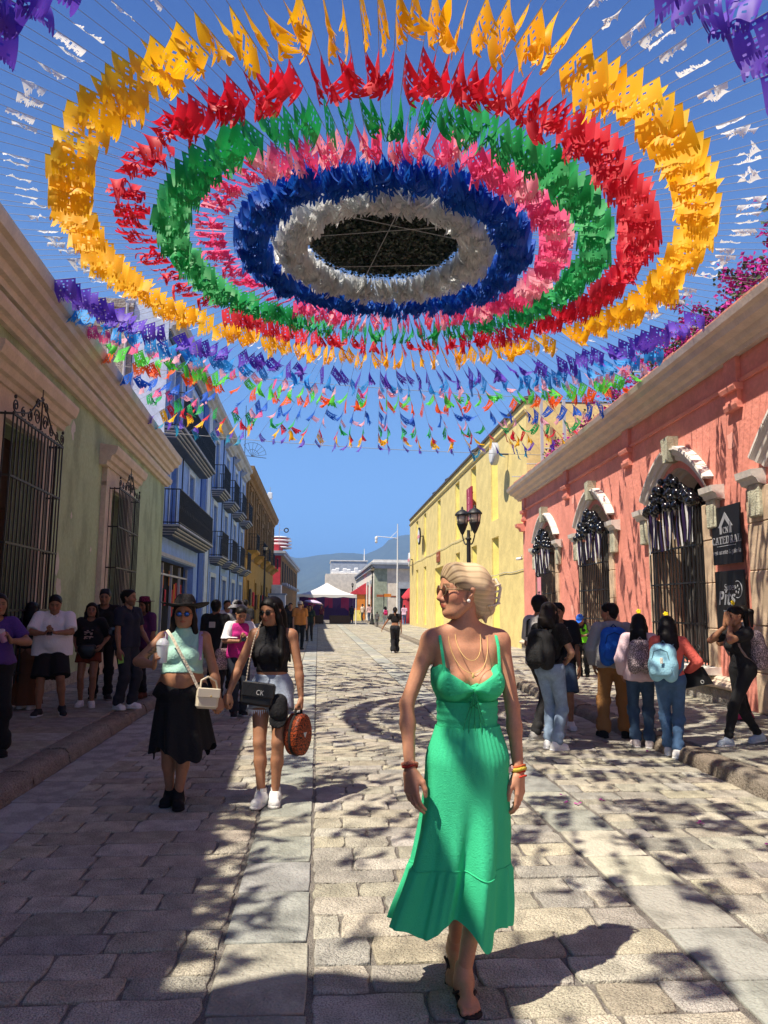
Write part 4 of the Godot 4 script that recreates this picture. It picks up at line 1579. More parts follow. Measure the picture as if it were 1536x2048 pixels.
func build_mountains() -> void:
	# ridge heights as the photograph shows them, from left to right, at about three kilometres
	var prof := [[-2600, 150], [-1500, 210], [-900, 260], [-420, 235], [-230, 214], [-128, 212], [-77, 203], [25, 219], [87, 228], [130, 226], [170, 222], [222, 243], [263, 284], [305, 303], [340, 307], [383, 301], [480, 318], [620, 360], [900, 330], [1500, 260], [2600, 180]]
	var nz := FastNoiseLite.new()
	nz.frequency = 0.006
	nz.fractal_octaves = 5
	nz.seed = 5
	var mb := MB.new()
	var rows := []
	for j in 26:
		var row := PackedVector3Array()
		for i in 241:
			var x := lerpf(-2600, 2600, i / 240.0)
			var k := 0
			while k < prof.size() - 2 and prof[k + 1][0] < x: k += 1
			var t := smoothstep(prof[k][0], prof[k + 1][0], x)
			var top := lerpf(prof[k][1], prof[k + 1][1], t) + 3.0 * nz.get_noise_2d(x * 3, 7)
			var f := j / 25.0
			var z := -1500.0 - 1500.0 * f if f <= 0.8 else -2700.0 - 4000.0 * (f - 0.8)
			var up := pow(clampf(f / 0.8, 0, 1), 1.4) if f <= 0.8 else 1.0 - (f - 0.8) * 2.5
			var ridge := nz.get_noise_2d(x, z * 0.35) * 46.0 * sin(clampf(f / 0.8, 0, 1) * PI) 
			row.append(Vector3(x * (0.55 + 0.45 * -z / 2700.0), maxf(-3.0, top * 0.9 * up + ridge) - 2.0, z))
		rows.append(row)
	mb.loft(rows, false)
	structure(put("mountains", mb, M.mountain))
	# the plain between town and hills, with scattered low trees: hidden by the houses


# ---------------------------------------------------------------- paper flag canopy
var HOOP := Vector3(0.75, 6.12, -8.62)


# one cut-paper flag: hangs from the x axis, width 1, height 1, with punched holes and a fringe
func paper_flag(kind: int, sd: int) -> ArrayMesh:
	var r := RandomNumberGenerator.new()
	r.seed = sd
	var nx := 13
	var ny := 12
	var ph := r.randf() * 6.0
	var amp := [0.05, 0.10, 0.20][kind % 3] as float
	var curl: float = r.randf_range(-0.3, 0.35) * [1.0, 1.4, 2.0][kind % 3]
	var skew := r.randf_range(-0.12, 0.12)
	var gather := [0.0, 0.12, 0.55][kind % 3] as float
	var at := func(u: float, t: float) -> Vector3:
		var x := u - 0.5
		var narrow := 1.0 - gather * t * 0.8
		var z: float = amp * t * sin(u * 5.5 + ph + t * 2.0) + curl * t * t * 0.6 + amp * 0.7 * t * sin(u * 11.0 - ph * 2.0)
		var y: float = -t * (1.0 - absf(curl) * t * 0.22) + (gather * 0.25 * t * t * absf(x))
		return Vector3(x * narrow + skew * t, y, z)
	var mb := MB.new()
	var idx := {}
	var vert := func(i: int, j: int) -> int:
		var key := i * 100 + j
		if not idx.has(key):
			idx[key] = mb.v.size()
			mb.v.append(at.call(float(i) / nx, float(j) / ny * 0.82))
			mb.n.append(Vector3.ZERO)
			mb.c.append(Color.WHITE)
		return idx[key]
	for j in ny:
		for i in nx:
			# rosette of holes in the middle, a row of dots along the top
			var dx := i - 6.0
			var dy := j - 5.5
			var d := sqrt(dx * dx + dy * dy)
			var hole := false
			if j == 1 and i % 3 == 1: hole = true
			if d > 1.4 and d < 2.9 and (int(round(atan2(dy, dx) / TAU * 16.0)) % 2 == 0): hole = true
			if j == 10 and i % 4 == 2: hole = true
			if d < 0.6: hole = true
			if hole: continue
			mb.ix.append_array(PackedInt32Array([vert.call(i, j), vert.call(i + 1, j), vert.call(i, j + 1), vert.call(i + 1, j), vert.call(i + 1, j + 1), vert.call(i, j + 1)]))
	mb.normals_from(0, 0)
	# fringe tongues
	for i in nx:
		if r.randf() < 0.12: continue
		var u0 := (i + 0.06) / nx
		var u1 := (i + 0.94) / nx
		var tl := r.randf_range(0.93, 1.08)
		var k0 := mb.v.size()
		var i0 := mb.ix.size()
		var tw := r.randf_range(-0.06, 0.06)
		for t in [0.82, (0.82 + tl) * 0.5, tl]:
			var w := 1.0 if t < tl else 0.35
			var m := (u0 + u1) * 0.5
			for u in [m + (u0 - m) * w, m + (u1 - m) * w]:
				var p: Vector3 = at.call(u, t)
				p.z += tw * (t - 0.82) * 5.0
				mb.v.append(p)
				mb.n.append(Vector3.ZERO)
				mb.c.append(Color.WHITE)
		for q in 2:
			var a := k0 + q * 2
			mb.ix.append_array(PackedInt32Array([a, a + 1, a + 2, a + 1, a + 3, a + 2]))
		mb.normals_from(k0, i0)
	return mb.mesh()


func build_canopy() -> void:
	var colors := {
		"silver": [0.64, 0.66, 0.67], "blue": [0.008, 0.095, 0.46], "pink": [0.78, 0.09, 0.26], "pale_pink": [0.88, 0.42, 0.50], "green": [0.01, 0.30, 0.075],
		"red": [0.56, 0.010, 0.030], "yellow": [0.97, 0.55, 0.010], "white": [0.80, 0.80, 0.78], "purple": [0.11, 0.045, 0.42], "sky": [0.03, 0.27, 0.62],
		"lime": [0.10, 0.60, 0.06], "orange": [0.90, 0.13, 0.015], "teal": [0.015, 0.22, 0.36],
	}
	for k in colors:
		var c = colors[k]
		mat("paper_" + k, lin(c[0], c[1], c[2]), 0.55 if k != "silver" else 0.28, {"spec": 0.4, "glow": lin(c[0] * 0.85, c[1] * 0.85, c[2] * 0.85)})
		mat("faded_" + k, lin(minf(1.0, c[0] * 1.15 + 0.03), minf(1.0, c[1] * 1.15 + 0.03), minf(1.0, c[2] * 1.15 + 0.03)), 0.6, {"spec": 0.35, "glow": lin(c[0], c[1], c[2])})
	var flags := []
	for i in 24: flags.append(paper_flag(i % 3, 400 + i))
	# rings: radius of the flag's middle, colour, length along the cord, drop, kind weights
	var rings := [[1.20, "silver", 0.40, 0.28], [1.66, "blue", 0.40, 0.30], [2.14, "pink", 0.34, 0.28], [2.58, "green", 0.36, 0.29], [3.06, "red", 0.36, 0.29], [3.66, "yellow", 0.42, 0.29], [4.14, "white", 0.24, 0.05], [4.68, "purple", 0.40, 0.29], [5.18, "sky", 0.38, 0.28], [5.62, "pale_pink", 0.30, 0.22], [6.02, "lime", 0.36, 0.27], [6.46, "orange", 0.40, 0.27], [7.35, "blue", 0.42, 0.27], [7.95, "pale_pink", 0.30, 0.20], [8.45, "green", 0.40, 0.27], [9.05, "red", 0.32, 0.24], [9.55, "yellow", 0.44, 0.27], [10.25, "purple", 0.34, 0.24], [10.85, "teal", 0.38, 0.27]]
	# central hoop with a dark leafy garland
	var hp := thing("leafy_hoop", "dark green leafy disc hung at the centre of the flag canopy", "garland", Transform3D(Basis(), HOOP), "")
	var hm := MB.new()
	var ring := []
	for i in 41: ring.append(Vector3(cos(TAU * i / 40) * 0.95, 0.03, sin(TAU * i / 40) * 0.95))
	hm.tube(ring, 0.022, 0.022, 8, false)
	for i in 4:
		var a := TAU * i / 8 + 0.2
		hm.tube([Vector3(cos(a) * 0.95, 0.05, sin(a) * 0.95), Vector3(-cos(a) * 0.95, 0.05, -sin(a) * 0.95)], 0.010, 0.010, 5)
	for q in [[0.9, 0.3, -0.6, 0.75], [-0.85, 0.2, 0.7, 0.6], [0.1, 0.95, -0.2, -0.9], [-0.7, -0.6, 0.9, -0.35]]:
		hm.tube([Vector3(q[0], -0.09, q[1]), Vector3(q[2], -0.10, q[3])], 0.006, 0.006, 4)
	put("iron_ring", hm, M.grey_paint, hp)
	var net := MB.new()
	net.lathe([[0.0, 0.0], [0.93, 0.0], [0.93, 0.012], [0.0, 0.012]], 40)
	put("net_disc", net, M.iron, hp)
	mat("garland_leaf", lin(0.016, 0.040, 0.022), 0.35, {"vcol": true, "spec": 0.6})
	var lf := MB.new()
	for i in 5200:
		var rr := 0.94 * sqrt(rng.randf())
		var a := rng.randf() * TAU
		var p := Vector3(cos(a) * rr, rng.randf_range(-0.07, 0.0), sin(a) * rr)
		var u := Vector3(rng.randfn(), rng.randfn() * 0.5, rng.randfn()).normalized()
		var w := u.cross(Vector3(rng.randfn(), rng.randfn(), rng.randfn())).normalized()
		var s := rng.randf_range(0.018, 0.034)
		var g := rng.randf_range(0.6, 1.9) * (3.5 if rng.randf() < 0.10 else 1.0)
		lf.col = Color(g, g, g)
		lf.tri(p - u * s, p + w * s * 0.6, p + u * s)
		lf.tri(p - u * s, p + u * s, p - w * s * 0.6)
	stuff(put("leaves", lf, M.garland_leaf, hp))

	# edge lines the cords run to
	var left_edge := func(z: float) -> float: return -3.83 + (z + 8.4) * 0.0423
	var right_edge := func(z: float) -> float: return 5.55 - (z + 9.0) * 0.06
	var far_z := -19.75
	var near_z := 3.2
	# far cross cable and near cross cable
	var fc := MB.new()
	var pts := []
	var la := Vector3(left_edge.call(far_z), 6.14, far_z + 0.3)
	var ra := Vector3(right_edge.call(far_z), 5.72, far_z + 0.6)
	for i in 17:
		var t := i / 16.0
		pts.append(la.lerp(ra, t) + Vector3(0, -0.10 * sin(t * PI), 0))
	fc.tube(pts, 0.008, 0.008, 5)
	tag(put("cross_cable", fc, M.wire), "pale cable across the street where the farthest flag cords end", "cable")
	for q in [[-14.0, "thin pale cable across the street between the green house and the pink roof"]]:
		var cc := MB.new()
		pts = []
		for i in 13:
			var t := i / 12.0
			pts.append(Vector3(left_edge.call(q[0]), 6.12, q[0]).lerp(Vector3(right_edge.call(q[0]) , 5.72, q[0]), t) + Vector3(0, 0.02 - 0.06 * sin(t * PI), 0))
		cc.tube(pts, 0.006, 0.006, 5)
		tag(put("cross_cable", cc, M.wire), q[1], "cable")
	# roof pegs and cords
	var N := 168
	var side_count := {}
	for k in N:
		var a := -1.11 + TAU * (k + 0.5) / N + rng.randf_range(-0.008, 0.008)
		var d := Vector3(cos(a), 0, sin(a))
		# length to the boundary
		var len := 30.0
		var side := ""
		for step in 3000:
			var r := step * 0.01
			var p := HOOP + d * r
			if p.x < left_edge.call(p.z): len = r; side = "green house roof"; break
			if p.x > right_edge.call(p.z): len = r; side = "pink house roof"; break
			if p.z < far_z + 0.3: len = r; side = "far cross cable"; break
			if p.z > near_z: len = r; side = "near end over the viewer"; break
		var endp := HOOP + d * len
		endp.y = 6.12 if side == "green house roof" else (5.72 if side == "pink house roof" else 6.2)
		if side == "far cross cable":
			var t := clampf((endp.x - la.x) / (ra.x - la.x), 0, 1)
			endp = la.lerp(ra, t) + Vector3(0, -0.10 * sin(t * PI), 0)
		var start := HOOP + d * 0.95
		var span := start.distance_to(endp)
		var sag := 0.004 * span * span / 8.0 + rng.randf_range(0.0, 0.05)
		var along := func(s: float) -> Vector3:
			var t := (s - 0.95) / maxf(0.01, span)
			return start.lerp(endp, t) + Vector3(0, -sag * 4.0 * t * (1.0 - t), 0)
		side_count[side] = side_count.get(side, 0) + 1
		var o := thing("flag_string", "", "bunting", Transform3D(Basis(), start), "cords of paper flags of the canopy")
		o.set_meta("label", "%s flag string, counted clockwise, of those running to the %s" % [ordinal(side_count[side]), side])
		var cm := MB.new()
		var cp := []
		for i in 9: cp.append(along.call(0.95 + span * i / 8.0) - start)
		cm.tube(cp, 0.0032, 0.0032, 4, false)
		put("cord", cm, M.wire, o)
		for ri in rings.size():
			var g = rings[ri]
			if g[0] + g[2] * 0.5 > span + 0.95 - 0.03: break
			var miss := 0.02 if ri < 6 else (0.35 if ri == 6 else 0.06)
			if d.z > 0.2 and ri >= 11: miss = 0.38
			if rng.randf() < miss: continue
			var w: float = g[2] * rng.randf_range(0.9, 1.08)
			var hgt: float = g[3] * rng.randf_range(0.85, 1.12)
			var s: float = g[0] + rng.randf_range(-0.04, 0.04)
			var p: Vector3 = along.call(s)
			var x: Vector3 = (along.call(s + 0.1) - along.call(s - 0.1)).normalized()
			# wind swings the flag about its cord
			var down := Vector3.DOWN
			var left_side: bool = d.x < -0.55
			var wind := Vector3(rng.randf_range(-0.25, 0.35), 0, rng.randf_range(-0.1, 0.3))
			var col: String = g[1]
			if left_side and ((ri == 2 and d.z < 0.75) or (ri == 4 and absf(d.z) < 0.7)):
				wind = Vector3(0, 0, rng.randf_range(1.6, 2.3))
				hgt *= 0.9
			if ri == 6: wind = Vector3(rng.randf_range(-0.8, 0.8), 0, rng.randf_range(0.2, 0.9))
			if ri > 6: wind = Vector3(rng.randf_range(-0.7, 0.9), 0, rng.randf_range(-0.4, 0.7))
			if col == "pink" and rng.randf() < 0.32: col = "pale_pink"
			if col == "pale_pink" and rng.randf() < 0.25: col = "pink"
			down = (down + wind)
			down = (down - x * down.dot(x)).normalized()
			var z := x.cross(-down)
			var kind := 0
			var q := rng.randf()
			if ri <= 1: kind = 1 if q < 0.6 else 2
			elif ri <= 5: kind = 0 if q < 0.45 else (1 if q < 0.85 else 2)
			else: kind = 0 if q < 0.25 else (1 if q < 0.75 else 2)
			# the near middle cords hang limp and gathered
			if d.z > 0.55 and absf(d.x + 0.1) < 0.6 and ri in [4] and q < 0.8: kind = 2
			var f: Mesh = flags[kind + 3 * rng.randi_range(0, 7)]
			var depth := w * rng.randf_range(0.7, 1.1) * (-1.0 if rng.randf() < 0.5 else 1.0)
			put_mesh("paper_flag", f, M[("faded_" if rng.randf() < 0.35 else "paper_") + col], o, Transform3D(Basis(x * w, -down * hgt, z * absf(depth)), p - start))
			# inner rings are hung double, one flag against the next
			if ri <= 1:
				var x2 := x.rotated(Vector3.UP, TAU / N * 0.5)
				var p2: Vector3 = HOOP + (p - HOOP).rotated(Vector3.UP, TAU / N * 0.5)
				put_mesh("paper_flag", flags[kind + 3 * rng.randi_range(0, 7)], M["paper_" + col], o, Transform3D(Basis(x2 * w, -down * hgt * 0.95, z * absf(depth)), p2 - start))
	# a shade cloth strung from the green roof behind the viewer
	var sc := MB.new()
	var rows := []
	for j in 9:
		var row := PackedVector3Array()
		for i in 13:
			var u := i / 12.0; var t := j / 8.0
			row.append(Vector3(lerpf(-3.6, -2.05, t), 6.05 - 0.25 * sin(t * PI) + 0.04 * sin(u * 20.0), lerpf(2.6, -1.62, u) + 0.08 * sin(t * 9.0) * u))
		rows.append(row)
	sc.loft(rows, false)
	tag(put("shade_cloth", sc, M.white_plaster), "pale shade cloth strung from the green house roof beside the viewer", "cloth")
	# tassels of purple paper at the two near corners
	for q in [[Vector3(3.42, 6.05, -4.45), "bunch of purple paper flags at the upper right corner of the view"], [Vector3(-2.72, 6.1, -4.95), "bunch of purple paper flags at the upper left corner of the view"], [Vector3(-3.15, 5.9, -2.1), "bunch of purple flags by the green roof, nearest the shade cloth"], [Vector3(-3.3, 5.9, -2.7), "second bunch of purple flags from the shade cloth by the green roof"], [Vector3(-3.2, 5.9, -3.3), "third bunch of purple flags from the shade cloth by the green roof"], [Vector3(-3.35, 5.95, -4.0), "fourth bunch of purple flags from the shade cloth by the green roof"]]:
		var b := thing("flag_bunch", q[1], "bunting", Transform3D(Basis(), q[0]), "")
		for i in 12:
			var x := Vector3(rng.randfn(), 0, rng.randfn()).normalized()
			put_mesh("paper_flag", flags[rng.randi_range(0, 23)], M.paper_purple if i % 5 else M.paper_white, b, Transform3D(Basis(x * 0.34, Vector3.UP * 0.26, x.cross(Vector3.UP) * 0.25), Vector3(rng.randf_range(-0.26, 0.26), rng.randf_range(-0.08, 0.05), rng.randf_range(-0.3, 0.3))))
		var cm := MB.new()
		cm.tube([Vector3(-0.3, 0.03, -0.2), Vector3(0.3, 0.05, 0.2)], 0.005, 0.005, 4)
		put("cord", cm, M.wire, b)


func ordinal(n: int) -> String:
	var w := ["first", "second", "third", "fourth", "fifth", "sixth", "seventh", "eighth", "ninth", "tenth", "eleventh", "twelfth", "thirteenth", "fourteenth", "fifteenth", "sixteenth", "seventeenth", "eighteenth", "nineteenth"]
	if n <= 19: return w[n - 1]
	var tens := ["twentieth", "thirtieth", "fortieth", "fiftieth", "sixtieth", "seventieth", "eightieth", "ninetieth"]
	var pre := ["twenty-", "thirty-", "forty-", "fifty-", "sixty-", "seventy-", "eighty-", "ninety-"]
	return tens[n / 10 - 2] if n % 10 == 0 else pre[n / 10 - 2] + w[n % 10 - 1]


# ---------------------------------------------------------------- street furniture
func lantern(mb_iron: MB, mb_glass: MB, at: Vector3, s: float) -> void:
	mb_iron.lathe([[0.015 * s, 0.0], [0.05 * s, 0.05 * s], [0.10 * s, 0.16 * s], [0.155 * s, 0.30 * s], [0.165 * s, 0.33 * s], [0.14 * s, 0.33 * s]], 12, at)
	mb_glass.lathe([[0.13 * s, 0.33 * s], [0.155 * s, 0.44 * s], [0.165 * s, 0.56 * s]], 10, at)
	for i in 5:
		var a := TAU * i / 5
		mb_iron.tube([at + Vector3(cos(a) * 0.145 * s, 0.32 * s, sin(a) * 0.145 * s), at + Vector3(cos(a) * 0.175 * s, 0.57 * s, sin(a) * 0.175 * s)], 0.012 * s, 0.012 * s, 4)
	mb_iron.lathe([[0.15 * s, 0.55 * s], [0.215 * s, 0.56 * s], [0.215 * s, 0.59 * s], [0.15 * s, 0.67 * s], [0.07 * s, 0.72 * s], [0.03 * s, 0.74 * s], [0.035 * s, 0.77 * s], [0.02 * s, 0.81 * s], [0, 0.83 * s]], 14, at)


func street_lamp(at: Vector3, h: float, twin: bool, label: String) -> void:
	var o := thing("street_lamp", label, "street lamp", Transform3D(Basis(), at), "black lantern lamps along the street")
	var p := MB.new()
	p.lathe([[0.22, 0], [0.22, 0.12], [0.16, 0.16], [0.15, 0.42], [0.11, 0.5], [0.10, 0.8], [0.065, 0.9], [0.06, h * 0.6], [0.055, h - 0.9], [0.08, h - 0.88], [0.08, h - 0.84], [0.045, h - 0.82], [0.045, h - 0.62]], 14)
	put("post", p, M.iron, o)
	var ir := MB.new()
	var gl := MB.new()
	if twin:
		for s in [-1.0, 1.0]:
			var arm := []
			for i in 7:
				var t := i / 6.0
				arm.append(Vector3(s * (0.02 + 0.12 * t), h - 0.95 + 0.22 * t * t - 0.10 * sin(t * PI), s * 0.19 * t))
			p = MB.new()
			p.tube(arm, 0.022, 0.018, 6)
			put("arm", p, M.iron, o)
			lantern(ir, gl, Vector3(s * 0.135, h - 0.74, s * 0.19), 0.98)
	else:
		lantern(ir, gl, Vector3(0, h - 0.64, 0), 0.9 if h < 6 else 1.0)
	put("lantern_frame", ir, M.iron, o)
	put("lantern_glass", gl, M.lamp_glass, o)


func build_street_furniture() -> void:
	street_lamp(Vector3(4.12, 0.13, -19.7), 4.15, true, "black twin-lantern street lamp before the yellow house")
	street_lamp(Vector3(4.45, 0.13, -60.0), 4.75, false, "black single-lantern street lamp in front of the white corner house")
	street_lamp(Vector3(4.6, 0.13, -98.0), 4.6, false, "small far street lamp behind the tent's right end")
	street_lamp(Vector3(-3.5, 0.13, -48.0), 5.4, false, "street lamp on the left pavement before the stone house")
	# camera mast
	var o := thing("camera_mast", "tall pale mast with side arm and dome camera by the yellow house", "mast", Transform3D(Basis(), Vector3(6.75, 0.1, -62.0)))
	var m := MB.new()
	m.tube([Vector3.ZERO, Vector3(0, 4.8, 0)], 0.09, 0.075, 8)
	m.tube([Vector3(0, 4.8, 0), Vector3(0, 8.6, 0)], 0.06, 0.045, 8)
	put("pole", m, M.white_paint, o)
	m = MB.new()
	m.tube([Vector3(0, 7.35, 0), Vector3(-1.85, 7.5, 0)], 0.035, 0.03, 6)
	m.tube([Vector3(0, 8.0, 0), Vector3(-0.6, 7.42, 0)], 0.02, 0.02, 5)
	put("arm", m, M.white_paint, o)
	m = MB.new()
	m.lathe([[0.0, -0.62], [0.10, -0.55], [0.12, -0.42], [0.08, -0.3], [0.12, -0.25], [0.12, -0.08], [0.02, 0.0]], 10, Vector3(-1.85, 7.5, 0))
	put("dome_camera", m, M.white_paint, o)
	# direction sign
	o = thing("direction_sign", "brown direction sign arms on a dark post by the white house", "sign", Transform3D(Basis(), Vector3(5.55, 0.05, -61.5)))
	m = MB.new()
	m.tube([Vector3.ZERO, Vector3(0, 2.6, 0)], 0.04, 0.04, 6)
	put("post", m, M.iron, o)
	m = MB.new()
	m.bbox(Vector3(-0.62, 2.35, 0.03), Vector3(-0.02, 2.55, 0.08), 0.01)
	put("arm_board", m, M.sign_brown, o)
	m = MB.new()
	m.bbox(Vector3(0.02, 2.35, 0.03), Vector3(0.62, 2.62, 0.08), 0.01)
	put("arm_board", m, M.orange_plaster, o)
	# festival tent
	var tz := -68.0
	o = thing("festival_tent", "white peaked festival tent with purple and magenta hangings at the street's end", "tent", Transform3D(Basis(), Vector3(0.8, 0, tz)))
	m = MB.new()
	var hw := 2.65
	var rows := []
	# four hipped slopes with soft sag
	for f in 4:
		var sm := MB.new()
		sm.T = Transform3D(Basis(Vector3.UP, f * PI / 2), Vector3.ZERO)
		rows = []
		for j in 7:
			var t := j / 6.0
			var row := PackedVector3Array()
			for i in 9:
				var u := i / 8.0 * 2.0 - 1.0
				row.append(Vector3(u * hw * (1.0 - t), 2.62 + 1.15 * t - 0.16 * sin(t * PI) - 0.05 * absf(sin(u * 9.0)) * (1 - t), hw * (1.0 - t)))
			rows.append(row)
		sm.loft(rows, false)
		var vl := MB.new()
		vl.T = sm.T
		for i in 9:
			var u0 := -hw + i * hw * 2 / 9.0
			vl.quad(Vector3(u0, 2.38 + 0.05 * sin(i * 2.0), hw + 0.01), Vector3(u0 + hw * 2 / 9.0, 2.38 + 0.05 * sin(i * 2.0 + 2), hw + 0.01), Vector3(u0 + hw * 2 / 9.0, 2.63, hw), Vector3(u0, 2.63, hw))
		put("roof_slope", sm, M.tent_cloth if M.has("tent_cloth") else mat("tent_cloth", lin(0.70, 0.70, 0.70), 0.8, {"glow": lin(0.2, 0.2, 0.2)}), o)
		put("valance", vl, M.tent_cloth, o)
	for sx in [-1.0, 1.0]:
		for sz in [-1.0, 1.0]:
			var lg := MB.new()
			lg.tube([Vector3(sx * hw * 0.98, 0, sz * hw * 0.98), Vector3(sx * hw * 0.98, 2.65, sz * hw * 0.98)], 0.05, 0.05, 6)
			put("leg", lg, M.white_paint, o)
	mat("hang_magenta", lin(0.32, 0.015, 0.14), 0.6)
	mat("hang_violet", lin(0.07, 0.02, 0.18), 0.6)
	for i in 14:
		var hg := MB.new()
		var x := -hw + 0.2 + i * 0.38
		rows = []
		for j in 4:
			rows.append(PackedVector3Array([Vector3(x, 2.4 - j * 0.32, -0.5 + 0.05 * sin(j + i)), Vector3(x + 0.36, 2.4 - j * (0.22 + 0.1 * (i % 3)), -0.5 + 0.06 * cos(j * 2 + i))]))
		hg.loft(rows, false)
		put("hanging", hg, M.hang_magenta if (i / 2) % 2 else M.hang_violet, o)
	var bk := MB.new()
	bk.quad(Vector3(-hw * 0.97, 0.3, -hw * 0.95), Vector3(hw * 0.97, 0.3, -hw * 0.95), Vector3(hw * 0.97, 2.6, -hw * 0.95), Vector3(-hw * 0.97, 2.6, -hw * 0.95))
	put("back_cloth", bk, M.hang_violet, o)
	# market tables beneath
	for q in [[-1.2, "left dark stall table under the festival tent"], [1.2, "right dark stall table under the festival tent"]]:
		var t := thing("stall_table", q[1], "table", Transform3D(Basis(), Vector3(0.8 + q[0], 0, tz + 1.4)))
		m = MB.new()
		m.bbox(Vector3(-0.95, 0.72, -0.4), Vector3(0.95, 0.78, 0.4), 0.01)
		put("top", m, M.wood_dark, t)
		m = MB.new()
		m.box(Vector3(-0.93, 0.05, -0.38), Vector3(0.93, 0.72, 0.38))
		put("cloth", m, M.wood_dark, t)
	# red stall cloth by the far end of the yellow house
	o = thing("red_stall", "red draped stall at the far corner of the yellow house", "stall", Transform3D(Basis(), Vector3(8.25, 0, -66.0)))
	m = MB.new()
	m.lathe([[0.75, 0.1], [0.62, 1.2], [0.55, 2.3], [0.72, 2.5], [0.3, 3.0], [0.03, 3.3]], 9)
	put("cover", m, M.red_plaster, o)
	# aerials on the roofs to the left
	o = thing("roof_aerial", "thin aerial with a white box on the stone house roof", "aerial", Transform3D(Basis(), Vector3(-5.35, 11.1, -78)))
	m = MB.new()
	m.tube([Vector3.ZERO, Vector3(0, 3.2, 0)], 0.04, 0.03, 5)
	put("pole", m, M.grey_paint, o)
	m = MB.new()
	m.bbox(Vector3(-0.25, 1.9, -0.2), Vector3(0.25, 2.6, 0.2), 0.05)
	put("white_box", m, M.white_paint, o)
	o = thing("roof_aerial", "old fan-shaped wire aerial on a pole over the stone house corner", "aerial", Transform3D(Basis(), Vector3(-5.3, 11.1, -50.5)))
	m = MB.new()
	m.tube([Vector3.ZERO, Vector3(0, 4.5, 0)], 0.025, 0.02, 5)
	m.tube([Vector3(0, 0.9, 0), Vector3(1.5, 0.75, 0)], 0.02, 0.02, 5)
	put("pole", m, M.iron_brown, o)
	m = MB.new()
	for i in 7:
		var a := 0.15 + i * 0.34
		m.tube([Vector3(0.5, 0.85, 0), Vector3(0.5 + cos(a) * 1.0, 0.85 + sin(a) * 1.0, 0)], 0.012, 0.012, 4)
	for rr in [0.5, 1.0]:
		var arc := []
		for i in 9: arc.append(Vector3(0.5 + cos(0.15 + i * 0.26) * rr, 0.85 + sin(0.15 + i * 0.26) * rr, 0))
		m.tube(arc, 0.012, 0.012, 4)
	put("fan", m, M.iron_brown, o)
	# brackets that hold the cords on the pink parapet
	for k in 7:
		var z := -10.0 - k * 2.1
		var pos := Vector3(5.6 - (z + 9.0) * 0.06, 5.70, z)
		m = MB.new()
		m.tube([Vector3(0.35, 0.05, 0), Vector3(-0.25, 0.04, 0)], 0.015, 0.015, 5)
		var b := put("cord_peg", m, M.grey_paint)
		b.position = pos
		tag(b, "%s steel peg for flag cords from the viewer along the pink parapet" % ordinal(k + 1), "peg", "cord pegs on the pink parapet")


